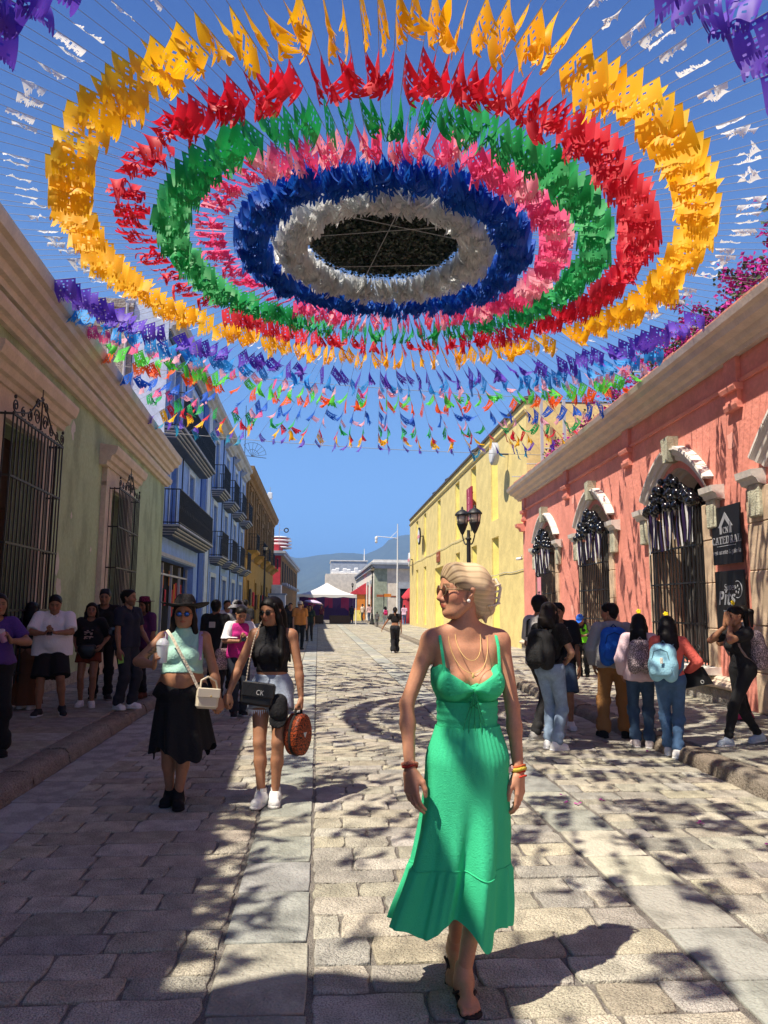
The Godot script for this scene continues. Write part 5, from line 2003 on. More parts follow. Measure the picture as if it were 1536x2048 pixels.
# ---------------------------------------------------------------- smooth bodies from capsules
class Sdf:
	var parts := []
	var planes := []     # [normal, offset]: keep n.p <= offset

	# mode 0 joins, 1 carves, 2 joins with a flat end at b
	func cap(a: Vector3, b: Vector3, ra: float, rb: float, k := 0.02, zs := 1.0, mode := 0) -> void:
		parts.append([a, b, ra, rb, k, zs, mode])

	func ball(a: Vector3, r: float, k := 0.02, zs := 1.0, mode := 0) -> void:
		parts.append([a, a + Vector3(0, 0.0001, 0), r, r, k, zs, mode])

	func build(cell: float, mb: MB, xf := Transform3D.IDENTITY, paint = null) -> void:
		var lo := Vector3.ONE * 1e9
		var hi := -lo
		for p in parts:
			if p[6] == 1: continue
			var r := maxf(p[2], p[3])
			var e := Vector3(r, r, r / p[5])
			lo = lo.min(p[0] - e).min(p[1] - e)
			hi = hi.max(p[0] + e).max(p[1] + e)
		lo -= Vector3.ONE * cell * 2.5
		hi += Vector3.ONE * cell * 2.5
		var nx := int((hi.x - lo.x) / cell) + 2
		var ny := int((hi.y - lo.y) / cell) + 2
		var nz := int((hi.z - lo.z) / cell) + 2
		var f := PackedFloat32Array()
		f.resize(nx * ny * nz)
		f.fill(1.0)
		var sy := nx
		var sz := nx * ny
		var np := planes.size()
		var pn := PackedVector3Array()
		var pd := PackedFloat32Array()
		for pl in planes:
			pn.append(pl[0])
			pd.append(pl[1])
		for p in parts:
			var a: Vector3 = p[0]
			var b: Vector3 = p[1]
			var ra: float = p[2]
			var dr: float = p[3] - p[2]
			var k: float = p[4]
			var zs: float = p[5]
			var mode: int = p[6]
			var r := maxf(p[2], p[3]) + k * 0.35 + cell * 1.5
			var e := Vector3(r, r, r / minf(1.0, zs))
			var p0 := (a.min(b) - e - lo) / cell
			var p1 := (a.max(b) + e - lo) / cell
			var ba := (b - a) * Vector3(1, 1, zs)
			var inv := 1.0 / maxf(1e-9, ba.length_squared())
			var dirn := (b - a).normalized()
			var x0 := maxi(0, int(p0.x)); var x1 := mini(nx - 1, int(p1.x) + 1)
			for iz in range(maxi(0, int(p0.z)), mini(nz - 1, int(p1.z) + 1) + 1):
				var pz := (lo.z + iz * cell - a.z) * zs
				for iy in range(maxi(0, int(p0.y)), mini(ny - 1, int(p1.y) + 1) + 1):
					var py := lo.y + iy * cell - a.y
					var row := iz * sz + iy * sy
					for ix in range(x0, x1 + 1):
						var q := Vector3(lo.x + ix * cell - a.x, py, pz)
						var h := clampf(q.dot(ba) * inv, 0.0, 1.0)
						var d := (q - ba * h).length() - ra - dr * h
						var o := f[row + ix]
						if mode == 1:
							d = -d
							var em := k - absf(d - o)
							f[row + ix] = maxf(d, o) + (em * em * 0.25 / k if em > 0.0 else 0.0)
							continue
						if mode == 2:
							d = maxf(d, (Vector3(q.x, q.y, q.z / zs) - (b - a)).dot(dirn))
						if np > 0 and d < cell * 3.0:
							var w := Vector3(lo.x + ix * cell, lo.y + iy * cell, lo.z + iz * cell)
							for qi in np: d = maxf(d, w.dot(pn[qi]) - pd[qi])
						var en := k - absf(d - o)
						f[row + ix] = minf(d, o) - (en * en * 0.25 / k if en > 0.0 else 0.0)
		# surface nets
		var cv := PackedInt32Array()
		cv.resize(f.size())
		cv.fill(-1)
		var k0 := mb.v.size()
		var i0 := mb.ix.size()
		var deep := -cell * 2.2
		var strides := [1, sy, sz]
		var around := [[-sy - sz, -sz, 0, -sy], [-sz - 1, -1, 0, -sz], [-1 - sy, -sy, 0, -1]]
		for i in f.size():
			if f[i] >= 0.0 or f[i] < deep: continue
			for ax in 3:
				var s: int = strides[ax]
				for side in 2:
					var j := i + s if side == 0 else i - s
					if j < 0 or j >= f.size() or f[j] < 0.0: continue
					var base := i if side == 0 else j
					var ids := PackedInt32Array([0, 0, 0, 0])
					var okay := true
					for c in 4:
						var cell_i: int = base + around[ax][c]
						if cell_i < 0: okay = false; break
						if cv[cell_i] < 0:
							var gz := cell_i / sz
							var gy := (cell_i % sz) / sy
							var gx := cell_i % sy
							if gx >= nx - 1 or gy >= ny - 1 or gz >= nz - 1: okay = false; break
							var sum := Vector3.ZERO
							var n := 0
							var g := [f[cell_i], f[cell_i + 1], f[cell_i + sy], f[cell_i + sy + 1], f[cell_i + sz], f[cell_i + sz + 1], f[cell_i + sz + sy], f[cell_i + sz + sy + 1]]
							for e in EDGES:
								var u: float = g[e[0]]
								var w: float = g[e[1]]
								if (u < 0.0) != (w < 0.0):
									var t := u / (u - w)
									sum += OFF[e[0]].lerp(OFF[e[1]], t)
									n += 1
							sum = sum / maxi(1, n)
							cv[cell_i] = mb.v.size()
							var pos := lo + (Vector3(gx, gy, gz) + sum) * cell
							mb.v.append(xf * pos)
							mb.n.append(Vector3.ZERO)
							mb.c.append(paint.call(pos) if paint != null else mb.col)
						ids[c] = cv[cell_i]
					if not okay: continue
					if side == 0: mb.ix.append_array(PackedInt32Array([ids[0], ids[2], ids[1], ids[0], ids[3], ids[2]]))
					else: mb.ix.append_array(PackedInt32Array([ids[0], ids[1], ids[2], ids[0], ids[2], ids[3]]))
		mb.normals_from(k0, i0)

	const OFF := [Vector3(0, 0, 0), Vector3(1, 0, 0), Vector3(0, 1, 0), Vector3(1, 1, 0), Vector3(0, 0, 1), Vector3(1, 0, 1), Vector3(0, 1, 1), Vector3(1, 1, 1)]
	const EDGES := [[0, 1], [2, 3], [4, 5], [6, 7], [0, 2], [1, 3], [4, 6], [5, 7], [0, 4], [1, 5], [2, 6], [3, 7]]


func two_bone(a: Vector3, c: Vector3, l1: float, l2: float, pole: Vector3) -> Array:
	# [middle joint, reachable end]
	var d := c - a
	var dist := clampf(d.length(), absf(l1 - l2) + 0.01, (l1 + l2) * 0.998)
	var dir := d.normalized()
	var m := (l1 * l1 - l2 * l2 + dist * dist) / (2.0 * dist)
	var hh := sqrt(maxf(0.0, l1 * l1 - m * m))
	var out := (pole - dir * pole.dot(dir)).normalized()
	return [a + dir * m + out * hh, a + dir * dist]


# hand reaching along -y, palm towards +z, thumb on +x (mir = -1 for the other hand)
func hand_mesh(pose: String, mir: float, cell: float) -> MB:
	var key := "hand_%s_%s_%s" % [pose, mir, cell]
	if CACHE.has(key): return CACHE[key]
	var s := Sdf.new()
	var curl: Array = {"relaxed": [0.28, 0.42, 0.30], "hold": [0.85, 0.95, 0.5], "grip": [1.25, 1.45, 0.8], "flat": [0.06, 0.08, 0.05]}[pose]
	var xs := [0.030, 0.010, -0.010, -0.028]
	var lens := [[0.042, 0.025, 0.021], [0.047, 0.029, 0.022], [0.044, 0.027, 0.021], [0.034, 0.020, 0.018]]
	s.cap(Vector3(0, 0.03, 0), Vector3(0, -0.012, 0), 0.026, 0.027, 0.02, 1.3)
	for i in 4:
		var kn := Vector3(xs[i] * mir, -0.088 + 0.006 * absf(i - 1), 0.002)
		s.cap(Vector3(xs[i] * 0.62 * mir, -0.015, 0), kn, 0.018, 0.0125, 0.014, 1.15)
		var p := kn
		var a := 0.0
		for j in 3:
			a += curl[j] * (1.0 + 0.12 * i)
			var q: Vector3 = p + Vector3(xs[i] * 0.10 * mir * (1 - j * 0.4), -cos(a), sin(a)) * lens[i][j]
			s.cap(p, q, 0.0100 - j * 0.0012, 0.0090 - j * 0.0013, 0.003)
			p = q
	var t0 := Vector3(0.024 * mir, -0.022, 0.010)
	var t1 := Vector3(0.047 * mir, -0.052, 0.022)
	var t2 := Vector3(0.052 * mir, -0.080, 0.030 if pose != "grip" else 0.045)
	var t3 := Vector3((0.046 if pose == "relaxed" or pose == "flat" else 0.026) * mir, -0.103, 0.036 if pose != "grip" else 0.058)
	s.cap(t0, t1, 0.019, 0.014, 0.014)
	s.cap(t1, t2, 0.0125, 0.0105, 0.004)
	s.cap(t2, t3, 0.0105, 0.0085, 0.003)
	var mb := MB.new()
	s.build(cell, mb)
	CACHE[key] = mb
	return mb


# foot in its frame: ankle at the origin, toes towards +z, ground at y = -0.085
func shoe_mesh(kind: String, cell: float) -> Array:
	var key := "shoe_%s_%s" % [kind, cell]
	if CACHE.has(key): return CACHE[key]
	var up := Sdf.new()
	var sole := Sdf.new()
	if kind == "bare":
		up.cap(Vector3(0, 0.02, 0), Vector3(0, -0.03, -0.012), 0.036, 0.036, 0.03)
		up.cap(Vector3(0, -0.052, -0.035), Vector3(0, -0.05, 0.0), 0.03, 0.032, 0.03)
		up.cap(Vector3(0, -0.025, 0.015), Vector3(0.004, -0.062, 0.115), 0.034, 0.020, 0.03)
		up.cap(Vector3(-0.022, -0.062, 0.09), Vector3(0.028, -0.062, 0.10), 0.018, 0.017, 0.02)
		for i in 5:
			var x := [0.030, 0.011, -0.005, -0.020, -0.033][i] as float
			var z := [0.150, 0.153, 0.146, 0.135, 0.122][i] as float
			up.cap(Vector3(x * 0.85, -0.063, 0.10), Vector3(x, -0.069, z), 0.014, 0.0125 if i == 0 else 0.0095, 0.004)
		sole.cap(Vector3(0, -0.078, -0.04), Vector3(0, -0.078, 0.13), 0.036, 0.046, 0.02)
		sole.planes.append([Vector3(0, 1, 0), -0.072])
		sole.planes.append([Vector3(0, -1, 0), 0.0845])
	else:
		var boot := kind == "boot"
		up.cap(Vector3(0, 0.05 if boot else 0.015, -0.008), Vector3(0, -0.03, -0.012), 0.047 if boot else 0.042, 0.046, 0.03)
		up.cap(Vector3(0, -0.045, -0.035), Vector3(0, -0.045, 0.0), 0.042, 0.043, 0.03)
		up.cap(Vector3(0, -0.018, 0.01), Vector3(0, -0.050, 0.115), 0.043, 0.034, 0.04)
		up.cap(Vector3(-0.012, -0.050, 0.10), Vector3(0.014, -0.050, 0.115), 0.034, 0.036, 0.03)
		up.planes.append([Vector3(0, -1, 0), 0.066])
		up.planes.append([Vector3(0, 1, 0), 0.075 if boot else 0.018])
		if cell < 0.009:
			for i in 4:
				up.cap(Vector3(-0.022, -0.004 - i * 0.010, 0.045 + i * 0.019), Vector3(0.022, -0.004 - i * 0.010, 0.045 + i * 0.019), 0.006, 0.006, 0.004)
		sole.cap(Vector3(0, -0.06, -0.04), Vector3(0.002, -0.06, 0.115), 0.048, 0.052, 0.02)
		sole.planes.append([Vector3(0, 1, 0), -0.058])
		sole.planes.append([Vector3(0, -1, 0), 0.0845])
	var a := MB.new()
	var b := MB.new()
	up.build(cell, a)
	sole.build(cell, b)
	CACHE[key] = [a.mesh(), b.mesh(), a]
	return CACHE[key]


func head_shape(s: Sdf, female: bool, fat: float) -> void:
	s.cap(Vector3(0, 0.040, -0.035), Vector3(0, 0.045, 0.022), 0.080, 0.072, 0.03)
	s.cap(Vector3(0, 0.0, 0.02), Vector3(0, -0.045, 0.032), 0.062 * fat, 0.050 * fat, 0.04)
	s.cap(Vector3(-0.022, -0.078, 0.045), Vector3(0.022, -0.078, 0.045), 0.029 * fat, 0.029 * fat, 0.03)
	s.ball(Vector3(0, -0.092, 0.066), 0.017 if female else 0.02, 0.025)
	for sx in [-1.0, 1.0]:
		s.ball(Vector3(sx * 0.036 * fat, -0.022, 0.050), 0.034, 0.03)
		s.cap(Vector3(sx * 0.048 * fat, -0.05, 0.0), Vector3(sx * 0.026, -0.085, 0.04), 0.026 * fat, 0.024, 0.03)
		s.cap(Vector3(sx * 0.014, 0.026, 0.082), Vector3(sx * 0.046, 0.026, 0.066), 0.011, 0.010, 0.016)
		s.ball(Vector3(sx * 0.031, 0.004, 0.100), 0.013, 0.014, 1.0, 1)
		s.ball(Vector3(sx * 0.0115, -0.036, 0.090), 0.0095, 0.008)
		# ear
		s.cap(Vector3(sx * 0.077, 0.012, -0.012), Vector3(sx * 0.072, -0.024, -0.002), 0.016, 0.010, 0.006, 1.0)
		s.ball(Vector3(sx * 0.086, -0.002, 0.0), 0.009, 0.006, 1.0, 1)
	s.cap(Vector3(0, 0.016, 0.088), Vector3(0, -0.030, 0.106), 0.0085, 0.0115, 0.012)
	# lips
	s.cap(Vector3(-0.017, -0.0565, 0.083), Vector3(0.0, -0.054, 0.0925), 0.005, 0.0062, 0.006)
	s.cap(Vector3(0.017, -0.0565, 0.083), Vector3(0.0, -0.054, 0.0925), 0.005, 0.0062, 0.006)
	s.cap(Vector3(-0.014, -0.0655, 0.083), Vector3(0.014, -0.0655, 0.083), 0.0065, 0.0065, 0.008)
	s.ball(Vector3(0, -0.0655, 0.0885), 0.0065, 0.008)
	s.ball(Vector3(0, -0.040, 0.083), 0.010, 0.02)


var SKINS := {
	"fair": [0.56, 0.30, 0.19], "tan": [0.42, 0.20, 0.11], "brown": [0.31, 0.15, 0.085], "deep": [0.22, 0.105, 0.06], "fair_sun": [0.62, 0.30, 0.18],
}


func cloth(c: Array, kind := "cloth") -> StandardMaterial3D:
	var key := "cloth_%s_%.3f_%.3f_%.3f" % [kind, c[0], c[1], c[2]]
	if M.has(key): return M[key]
	match kind:
		"denim": return mat(key, lin(c[0], c[1], c[2]), 0.9, {"tex": M.t_stone, "nrm": M.n_cloth, "scale": 2.2, "depth": 0.4, "world": false})
		"gauze": return mat(key, lin(c[0], c[1], c[2]), 0.85, {"nrm": M.n_gauze, "scale": 2.6, "depth": 1.1, "world": false, "glow": lin(c[0] * 0.6, c[1] * 0.6, c[2] * 0.6)})
		"print": return mat(key, lin(c[0], c[1], c[2]), 0.85, {"tex": M.t_print, "scale": 5.0, "world": false})
		"gloss": return mat(key, lin(c[0], c[1], c[2]), 0.35, {"spec": 0.5})
		"hair_back": return mat(key, lin(c[0], c[1], c[2]), 0.5, {"spec": 0.35, "vcol": true})
		"hair": return mat(key, lin(c[0], c[1], c[2]), 0.52, {"tex": M.t_hair, "nrm": M.n_hair, "scale": 3.4, "depth": 0.8, "world": false, "stretch": Vector3(1, 0.12, 1), "spec": 0.3, "vcol": true})
	return mat(key, lin(c[0], c[1], c[2]), 0.88, {"nrm": M.n_cloth, "scale": 1.3, "depth": 0.45, "world": false})


# builds one person; all lengths for a 1.70 m body, then scaled to sp.h
func person(sp: Dictionary) -> Dictionary:
	var h: float = sp.h
	var sc: float = h / 1.70
	var cell: float = sp.get("cell", 0.014)
	var fem: bool = sp.get("fem", false)
	var w: float = sp.get("w", 1.0)           # girth of the trunk
	var lw: float = sp.get("lw", 0.5 + 0.5 * w)
	var near := cell <= 0.016
	var root := thing("person", sp.label, "person", Transform3D(Basis(Vector3.UP, deg_to_rad(sp.get("yaw", 0.0))), sp.pos), sp.get("group", ""))
	var S := Transform3D(Basis.from_scale(Vector3.ONE * sc), Vector3.ZERO)
	# trunk transform: leans and twists about the pelvis
	var lean: Vector3 = sp.get("lean", Vector3.ZERO)      # forward, sideways, twist in degrees
	var drop: float = sp.get("drop", 0.0)
	var piv: Vector3 = Vector3(0, 0.95 - drop, 0) + sp.get("shift", Vector3.ZERO)
	var tb := Basis(Vector3.UP, deg_to_rad(lean.z)) * Basis(Vector3.RIGHT, deg_to_rad(lean.x)) * Basis(Vector3(0, 0, 1), deg_to_rad(lean.y))
	var U := Transform3D(tb, piv - tb * Vector3(0, 0.95, 0))
	var shw: float = sp.get("shw", 0.158 if fem else 0.18)
	var J := {}
	var hipx := 0.088
	var feet: Array = sp.get("feet", [Vector3(0.10, 0, 0.02), Vector3(-0.10, 0, -0.02)])
	var fyaw: Array = sp.get("fyaw", [12.0, -12.0])
	var fpitch: Array = sp.get("fpitch", [0.0, 0.0])
	var hands: Array = sp.get("hands", [Vector3(0.24, 0.84, 0.05), Vector3(-0.24, 0.84, 0.05)])
	var elbow: Array = sp.get("elbow", [Vector3(0.5, -0.1, -0.9), Vector3(-0.5, -0.1, -0.9)])
	var knee: Array = sp.get("knee", [Vector3(0.1, 0, 1), Vector3(-0.1, 0, 1)])
	for i in 2:
		var sx := 1.0 if i == 0 else -1.0
		var ft: Vector3 = feet[i]
		var fb := Basis(Vector3.UP, deg_to_rad(fyaw[i])) * Basis(Vector3.RIGHT, deg_to_rad(fpitch[i]))
		# pitching lifts the heel about the ball of the foot
		var ball := Vector3(0, -0.085, 0.10)
		var ank := ft + Vector3(0, 0.085, 0)
		if fpitch[i] > 0.0: ank = ft + Vector3(0, 0.085, 0) + Basis(Vector3.UP, deg_to_rad(fyaw[i])) * (ball - Basis(Vector3.RIGHT, deg_to_rad(fpitch[i])) * ball)
		var hip: Vector3 = piv + Vector3(sx * hipx, -0.05, 0)
		var r := two_bone(hip, ank, 0.425, 0.415, knee[i])
		J["hip%d" % i] = hip; J["knee%d" % i] = r[0]; J["ank%d" % i] = r[1]; J["fb%d" % i] = fb
		var sh := U * Vector3(sx * shw, 1.385, -0.012)
		var q := two_bone(sh, hands[i], 0.285, 0.25, elbow[i])
		J["sh%d" % i] = sh; J["el%d" % i] = q[0]; J["wr%d" % i] = q[1]
	# ---- skin
	var skin: Array = SKINS[sp.get("skin", "brown")]
	var sk := MB.new()
	sk.col = Color(skin[0], skin[1], skin[2])
	var body := Sdf.new()
	var trunk := func(s: Sdf, g: float, arms := true) -> void:
		var k := 0.05
		s.cap(U * Vector3(-0.072 * w, 0.95, -0.012), U * Vector3(0.072 * w, 0.95, -0.012), 0.098 * w + g, 0.098 * w + g, k, 1.08)
		s.cap(U * Vector3(-0.045 * w, 1.08, 0.0), U * Vector3(0.045 * w, 1.08, 0.0), (0.082 if fem else 0.092) * w + g, (0.082 if fem else 0.092) * w + g, k, 1.18 / sqrt(w))
		s.cap(U * Vector3(-0.055, 1.22, 0.0), U * Vector3(0.055, 1.22, 0.0), (0.093 if fem else 0.105) * (0.4 + 0.6 * w) + g, (0.093 if fem else 0.105) * (0.4 + 0.6 * w) + g, k, 1.18)
		s.cap(U * Vector3(-0.085, 1.325, -0.008), U * Vector3(0.085, 1.325, -0.008), 0.072 * (0.6 + 0.4 * w) + g, 0.072 * (0.6 + 0.4 * w) + g, k, 1.12)
		if w > 1.15: s.ball(U * Vector3(0, 1.04, 0.05), 0.115 * w + g, 0.06)
		for sx in [-1.0, 1.0]:
			s.ball(U * Vector3(sx * 0.062 * w, 0.915, -0.055), 0.082 * w + g, k)
			if fem: s.ball(U * Vector3(sx * 0.068, 1.225 + sp.get("bust_up", 0.0), 0.072), sp.get("bust", 0.056) * (0.5 + 0.5 * w) + g, 0.03)
			else: s.ball(U * Vector3(sx * 0.075, 1.28, 0.04), 0.07 + g, 0.05)
			s.cap(U * Vector3(sx * 0.04, 1.425, -0.02), U * Vector3(sx * (shw - (0.025 if arms else 0.065)), 1.392 + (0.0 if arms else 0.01), -0.014), 0.042 + g, 0.042 + g * (1.0 if arms else 0.4), 0.04)
			if arms: s.ball(U * Vector3(sx * (shw - 0.004), 1.375, -0.012), 0.052 * lw + g, 0.035)
	trunk.call(body, 0.0)
	var headT := U * Transform3D(Basis.IDENTITY, Vector3(0, 1.43, -0.015))
	var hd: Array = sp.get("head", [0.0, 0.0])
	headT = headT * Transform3D(Basis(Vector3.UP, deg_to_rad(hd[0])) * Basis(Vector3.RIGHT, deg_to_rad(hd[1])), Vector3.ZERO) * Transform3D(Basis.IDENTITY, Vector3(0, 0.155, 0.022))
	body.cap(U * Vector3(0, 1.40, -0.018), headT * Vector3(0, -0.04, -0.012), 0.052 if fem else 0.060, 0.050 if fem else 0.057, 0.03)
	for i in 2:
		body.cap(J["hip%d" % i], J["knee%d" % i], 0.083 * lw, 0.052 * lw, 0.05)
		var kn: Vector3 = J["knee%d" % i]; var an: Vector3 = J["ank%d" % i]
		body.cap(kn, kn.lerp(an, 0.4) + Vector3(0, 0, -0.012), 0.050 * lw, 0.052 * lw, 0.02)
		body.cap(kn.lerp(an, 0.35), an, 0.048 * lw, 0.032 * sqrt(lw), 0.02)
		body.cap(J["sh%d" % i], J["el%d" % i], 0.045 * lw, 0.036 * lw, 0.02)
		var el: Vector3 = J["el%d" % i]; var wr: Vector3 = J["wr%d" % i]
		body.cap(el, el.lerp(wr, 0.35), 0.036 * lw, 0.038 * lw, 0.015)
		body.cap(el.lerp(wr, 0.3), wr, 0.038 * lw, 0.0245 * sqrt(lw), 0.015)
	body.build(cell, sk, S, sp.get("paint", null))
	# ---- head
	var hs := Sdf.new()
	head_shape(hs, fem, sp.get("fat", 0.97 + (w - 1.0) * 0.25))
	var lip := Color(skin[0] * (0.95 if fem else 0.85), skin[1] * (0.48 if fem else 0.68), skin[2] * (0.55 if fem else 0.7))
	var base := Color(skin[0], skin[1], skin[2])
	var hairc: Array = sp.get("hair_color", [0.012, 0.009, 0.008])
	var beard: float = sp.get("beard", 0.0)
	var face := func(p: Vector3) -> Color:
		if near and p.z > 0.055:
			if absf(p.y + 0.0605) < 0.0105 - absf(p.x) * 0.33 and absf(p.x) < 0.024: return lip
			if p.y > 0.023 - 0.1 * absf(absf(p.x) - 0.03) and p.y < 0.034 - 0.15 * absf(absf(p.x) - 0.03) and absf(p.x) > 0.012 and absf(p.x) < 0.05: return base.lerp(Color(hairc[0], hairc[1], hairc[2]), 0.75)
			if absf(p.y - 0.004) < 0.009 and absf(absf(p.x) - 0.031) < 0.016: return base.lerp(Color(0.03, 0.02, 0.015), 0.62)
		if beard > 0 and p.y < -0.035 and p.z > -0.01 and not (absf(p.x) < 0.02 and p.y > -0.052): return base.lerp(Color(0.02, 0.015, 0.012), beard)
		if near and p.z > 0.02 and p.y < 0.0 and p.y > -0.045: return Color(base.r * 1.06, base.g * 0.94, base.b * 0.94)
		return base
	hs.build(clampf(cell * 0.46, 0.0045, 0.02), sk, S * headT, face)
	# ---- hands
	var hp: Array = sp.get("hand_pose", ["relaxed", "relaxed"])
	var palms: Array = sp.get("palm", [Vector3(-1, 0, 0), Vector3(1, 0, 0)])
	for i in 2:
		var dir: Vector3 = (J["wr%d" % i] - J["el%d" % i]).normalized()
		if sp.has("hand_dir") and sp.hand_dir[i] != Vector3.ZERO: dir = sp.hand_dir[i].normalized()
		var pz: Vector3 = palms[i]
		pz = (pz - dir * pz.dot(dir)).normalized()
		var hb := Basis((-dir).cross(pz), -dir, pz)
		var hf := Transform3D(hb, J["wr%d" % i] + dir * 0.012)
		J["hand%d" % i] = hf
		if cell < 0.022:
			var hm := hand_mesh(hp[i], 1.0 if i == 0 else -1.0, 0.0045 if cell < 0.012 else (0.006 if cell < 0.0135 else 0.0075))
			var col := sk.col
			var k0 := sk.v.size()
			sk.merge(hm, S * hf * Transform3D(Basis.from_scale(Vector3.ONE * (0.97 if fem else 1.05)), Vector3.ZERO))
			for q in range(k0, sk.v.size()): sk.c[q] = base
		else:
			var k0 := sk.v.size()
			sk.merge(hand_mesh(hp[i], 1.0 if i == 0 else -1.0, 0.009), S * hf)
			for q in range(k0, sk.v.size()): sk.c[q] = base
	var shoes: Array = sp.get("shoes", ["sneaker", [0.7, 0.7, 0.7], [0.75, 0.75, 0.75]])
	var smsh := shoe_mesh(shoes[0], 0.007 if cell < 0.012 else (0.010 if near else 0.016))
	for i in 2:
		var fT := S * Transform3D(J["fb%d" % i], J["ank%d" % i])
		if shoes[0] == "bare":
			var k0 := sk.v.size()
			var mirr := Transform3D(Basis.from_scale(Vector3(1.0 if i == 1 else -1.0, 1, 1)), Vector3.ZERO)
			var i1 := sk.ix.size()
			sk.merge(smsh[2], fT * mirr)
			if i == 0:
				for q in range(i1, sk.ix.size(), 3):
					var t := sk.ix[q + 1]; sk.ix[q + 1] = sk.ix[q + 2]; sk.ix[q + 2] = t
			for q in range(k0, sk.v.size()): sk.c[q] = base
			put_mesh("sandal_sole", smsh[1], cloth(shoes[2]), root, fT)
		else:
			var so := put_mesh("shoe", smsh[0], cloth(shoes[1], "gloss" if shoes.size() > 3 else "cloth"), root, fT)
			put_mesh("sole", smsh[1], cloth(shoes[2]), so)
	var skin_mat: StandardMaterial3D = M.skin if M.has("skin") else make_skin()
	put("body", sk, skin_mat, root)
	# ---- clothes
	var top = sp.get("top", null)
	if top != null:
		var s := Sdf.new()
		var g: float = top.get("loose", 0.012)
		if top.has("neck"): pass
		s.planes.append([-(tb * Vector3.UP), -(U * Vector3(0, top.get("hem", 0.93), 0)).dot(tb * Vector3.UP)])
		if top.has("top_y"): s.planes.append([tb * Vector3.UP, (U * Vector3(0, top.top_y, 0)).dot(tb * Vector3.UP)])
		trunk.call(s, g, top.get("sleeve", 0.0) > 0.0)
		if top.get("hem", 0.93) < 0.93:
			# straight hang below the waist
			s.cap(U * Vector3(-0.09 * w, 1.1, 0), U * Vector3(-0.09 * w, 0.8, 0), 0.095 * w + g, 0.105 * w + g, 0.05, 1.1)
			s.cap(U * Vector3(0.09 * w, 1.1, 0), U * Vector3(0.09 * w, 0.8, 0), 0.095 * w + g, 0.105 * w + g, 0.05, 1.1)
		var sl: float = top.get("sleeve", 0.0)
		for i in 2:
			var a: Vector3 = J["sh%d" % i]; var b: Vector3 = J["el%d" % i]; var c: Vector3 = J["wr%d" % i]
			var sg: float = g + top.get("sleeve_loose", 0.008)
			if sl > 0.0 and sl <= 1.0: s.cap(a, a.lerp(b, sl), 0.048 * lw + sg, 0.042 * lw + sg, 0.025, 1.0, 2)
			elif sl > 1.0:
				s.cap(a, b, 0.048 * lw + sg, 0.040 * lw + sg, 0.025)
				s.cap(b, b.lerp(c, sl - 1.0), 0.040 * lw + sg, 0.032 * lw + sg, 0.02, 1.0, 2)
		if top.get("high_neck", false): s.cap(U * Vector3(0, 1.40, -0.018), U * Vector3(0, 1.468, 0.0), 0.058 + g, 0.056 + g, 0.03)
		else: s.ball(U * Vector3(0, 1.475, 0.035), top.get("neck", 0.075), 0.015, 1.0, 1)
		if top.get("hood", false): s.cap(U * Vector3(-0.06, 1.42, -0.09), U * Vector3(0.06, 1.42, -0.09), 0.06, 0.06, 0.05)
		if top.get("collar", false):
			for sx in [-1.0, 1.0]:
				s.cap(U * Vector3(sx * 0.062, 1.452, -0.035), U * Vector3(sx * 0.028, 1.405, 0.062), 0.014, 0.016, 0.008)
		var m := MB.new()
		s.build(cell * 0.9, m, S)
		put(top.get("name", "shirt"), m, cloth(top.color, top.get("kind", "cloth")), root)
		if top.get("collar", false) or top.has("print"):
			pass
	var bot = sp.get("bottom", null)
	if bot != null:
		var kind: String = bot.kind
		if kind == "skirt":
			var rows := []
			var y0: float = bot.get("y0", 1.06); var y1: float = bot.y1
			var nr := 18
			for j in nr + 1:
				var t := float(j) / nr
				var y := lerpf(y0, y1, t)
				var ring := PackedVector3Array()
				var rx := lerpf(0.128 * w, bot.get("flare", 0.26), pow(t, 0.8))
				if t < 0.3: rx = maxf(rx, lerpf(0.125, 0.185, smoothstep(0.0, 0.3, t)) * w)
				var rz := rx * lerpf(0.82, 1.0, t)
				for i in 72:
					var a := -TAU * i / 72
					var fold: float = 1.0 + bot.get("fold", 0.07) * t * (sin(a * 7.0 + 1.0) + 0.6 * sin(a * 13.0 + 2.0 * t))
					var hem: float = bot.get("ragged", 0.0) * t * t * (sin(a * 3.0 + 0.8) + 0.35 * sin(a * 11.0))
					var p: Vector3 = Vector3(cos(a) * rx * fold, y + hem, sin(a) * rz * fold) + bot.get("sway", Vector3.ZERO) * t * t + Vector3(piv.x, 0, piv.z) * (1.0 - t)
					ring.append(p)
				rows.append(ring)
			var m := MB.new()
			m.T = S
			m.loft(rows)
			put("skirt", m, cloth(bot.color, bot.get("cloth", "cloth")), root)
		else:
			var s := Sdf.new()
			var g: float = bot.get("loose", 0.010)
			var wy: float = bot.get("waist", 1.03)
			s.planes.append([tb * Vector3.UP, (U * Vector3(0, wy, 0)).dot(tb * Vector3.UP)])
			trunk.call(s, minf(g * 0.7, 0.009))
			var len: float = bot.get("len", 2.0)   # 0..1 thigh, 1..2 shin
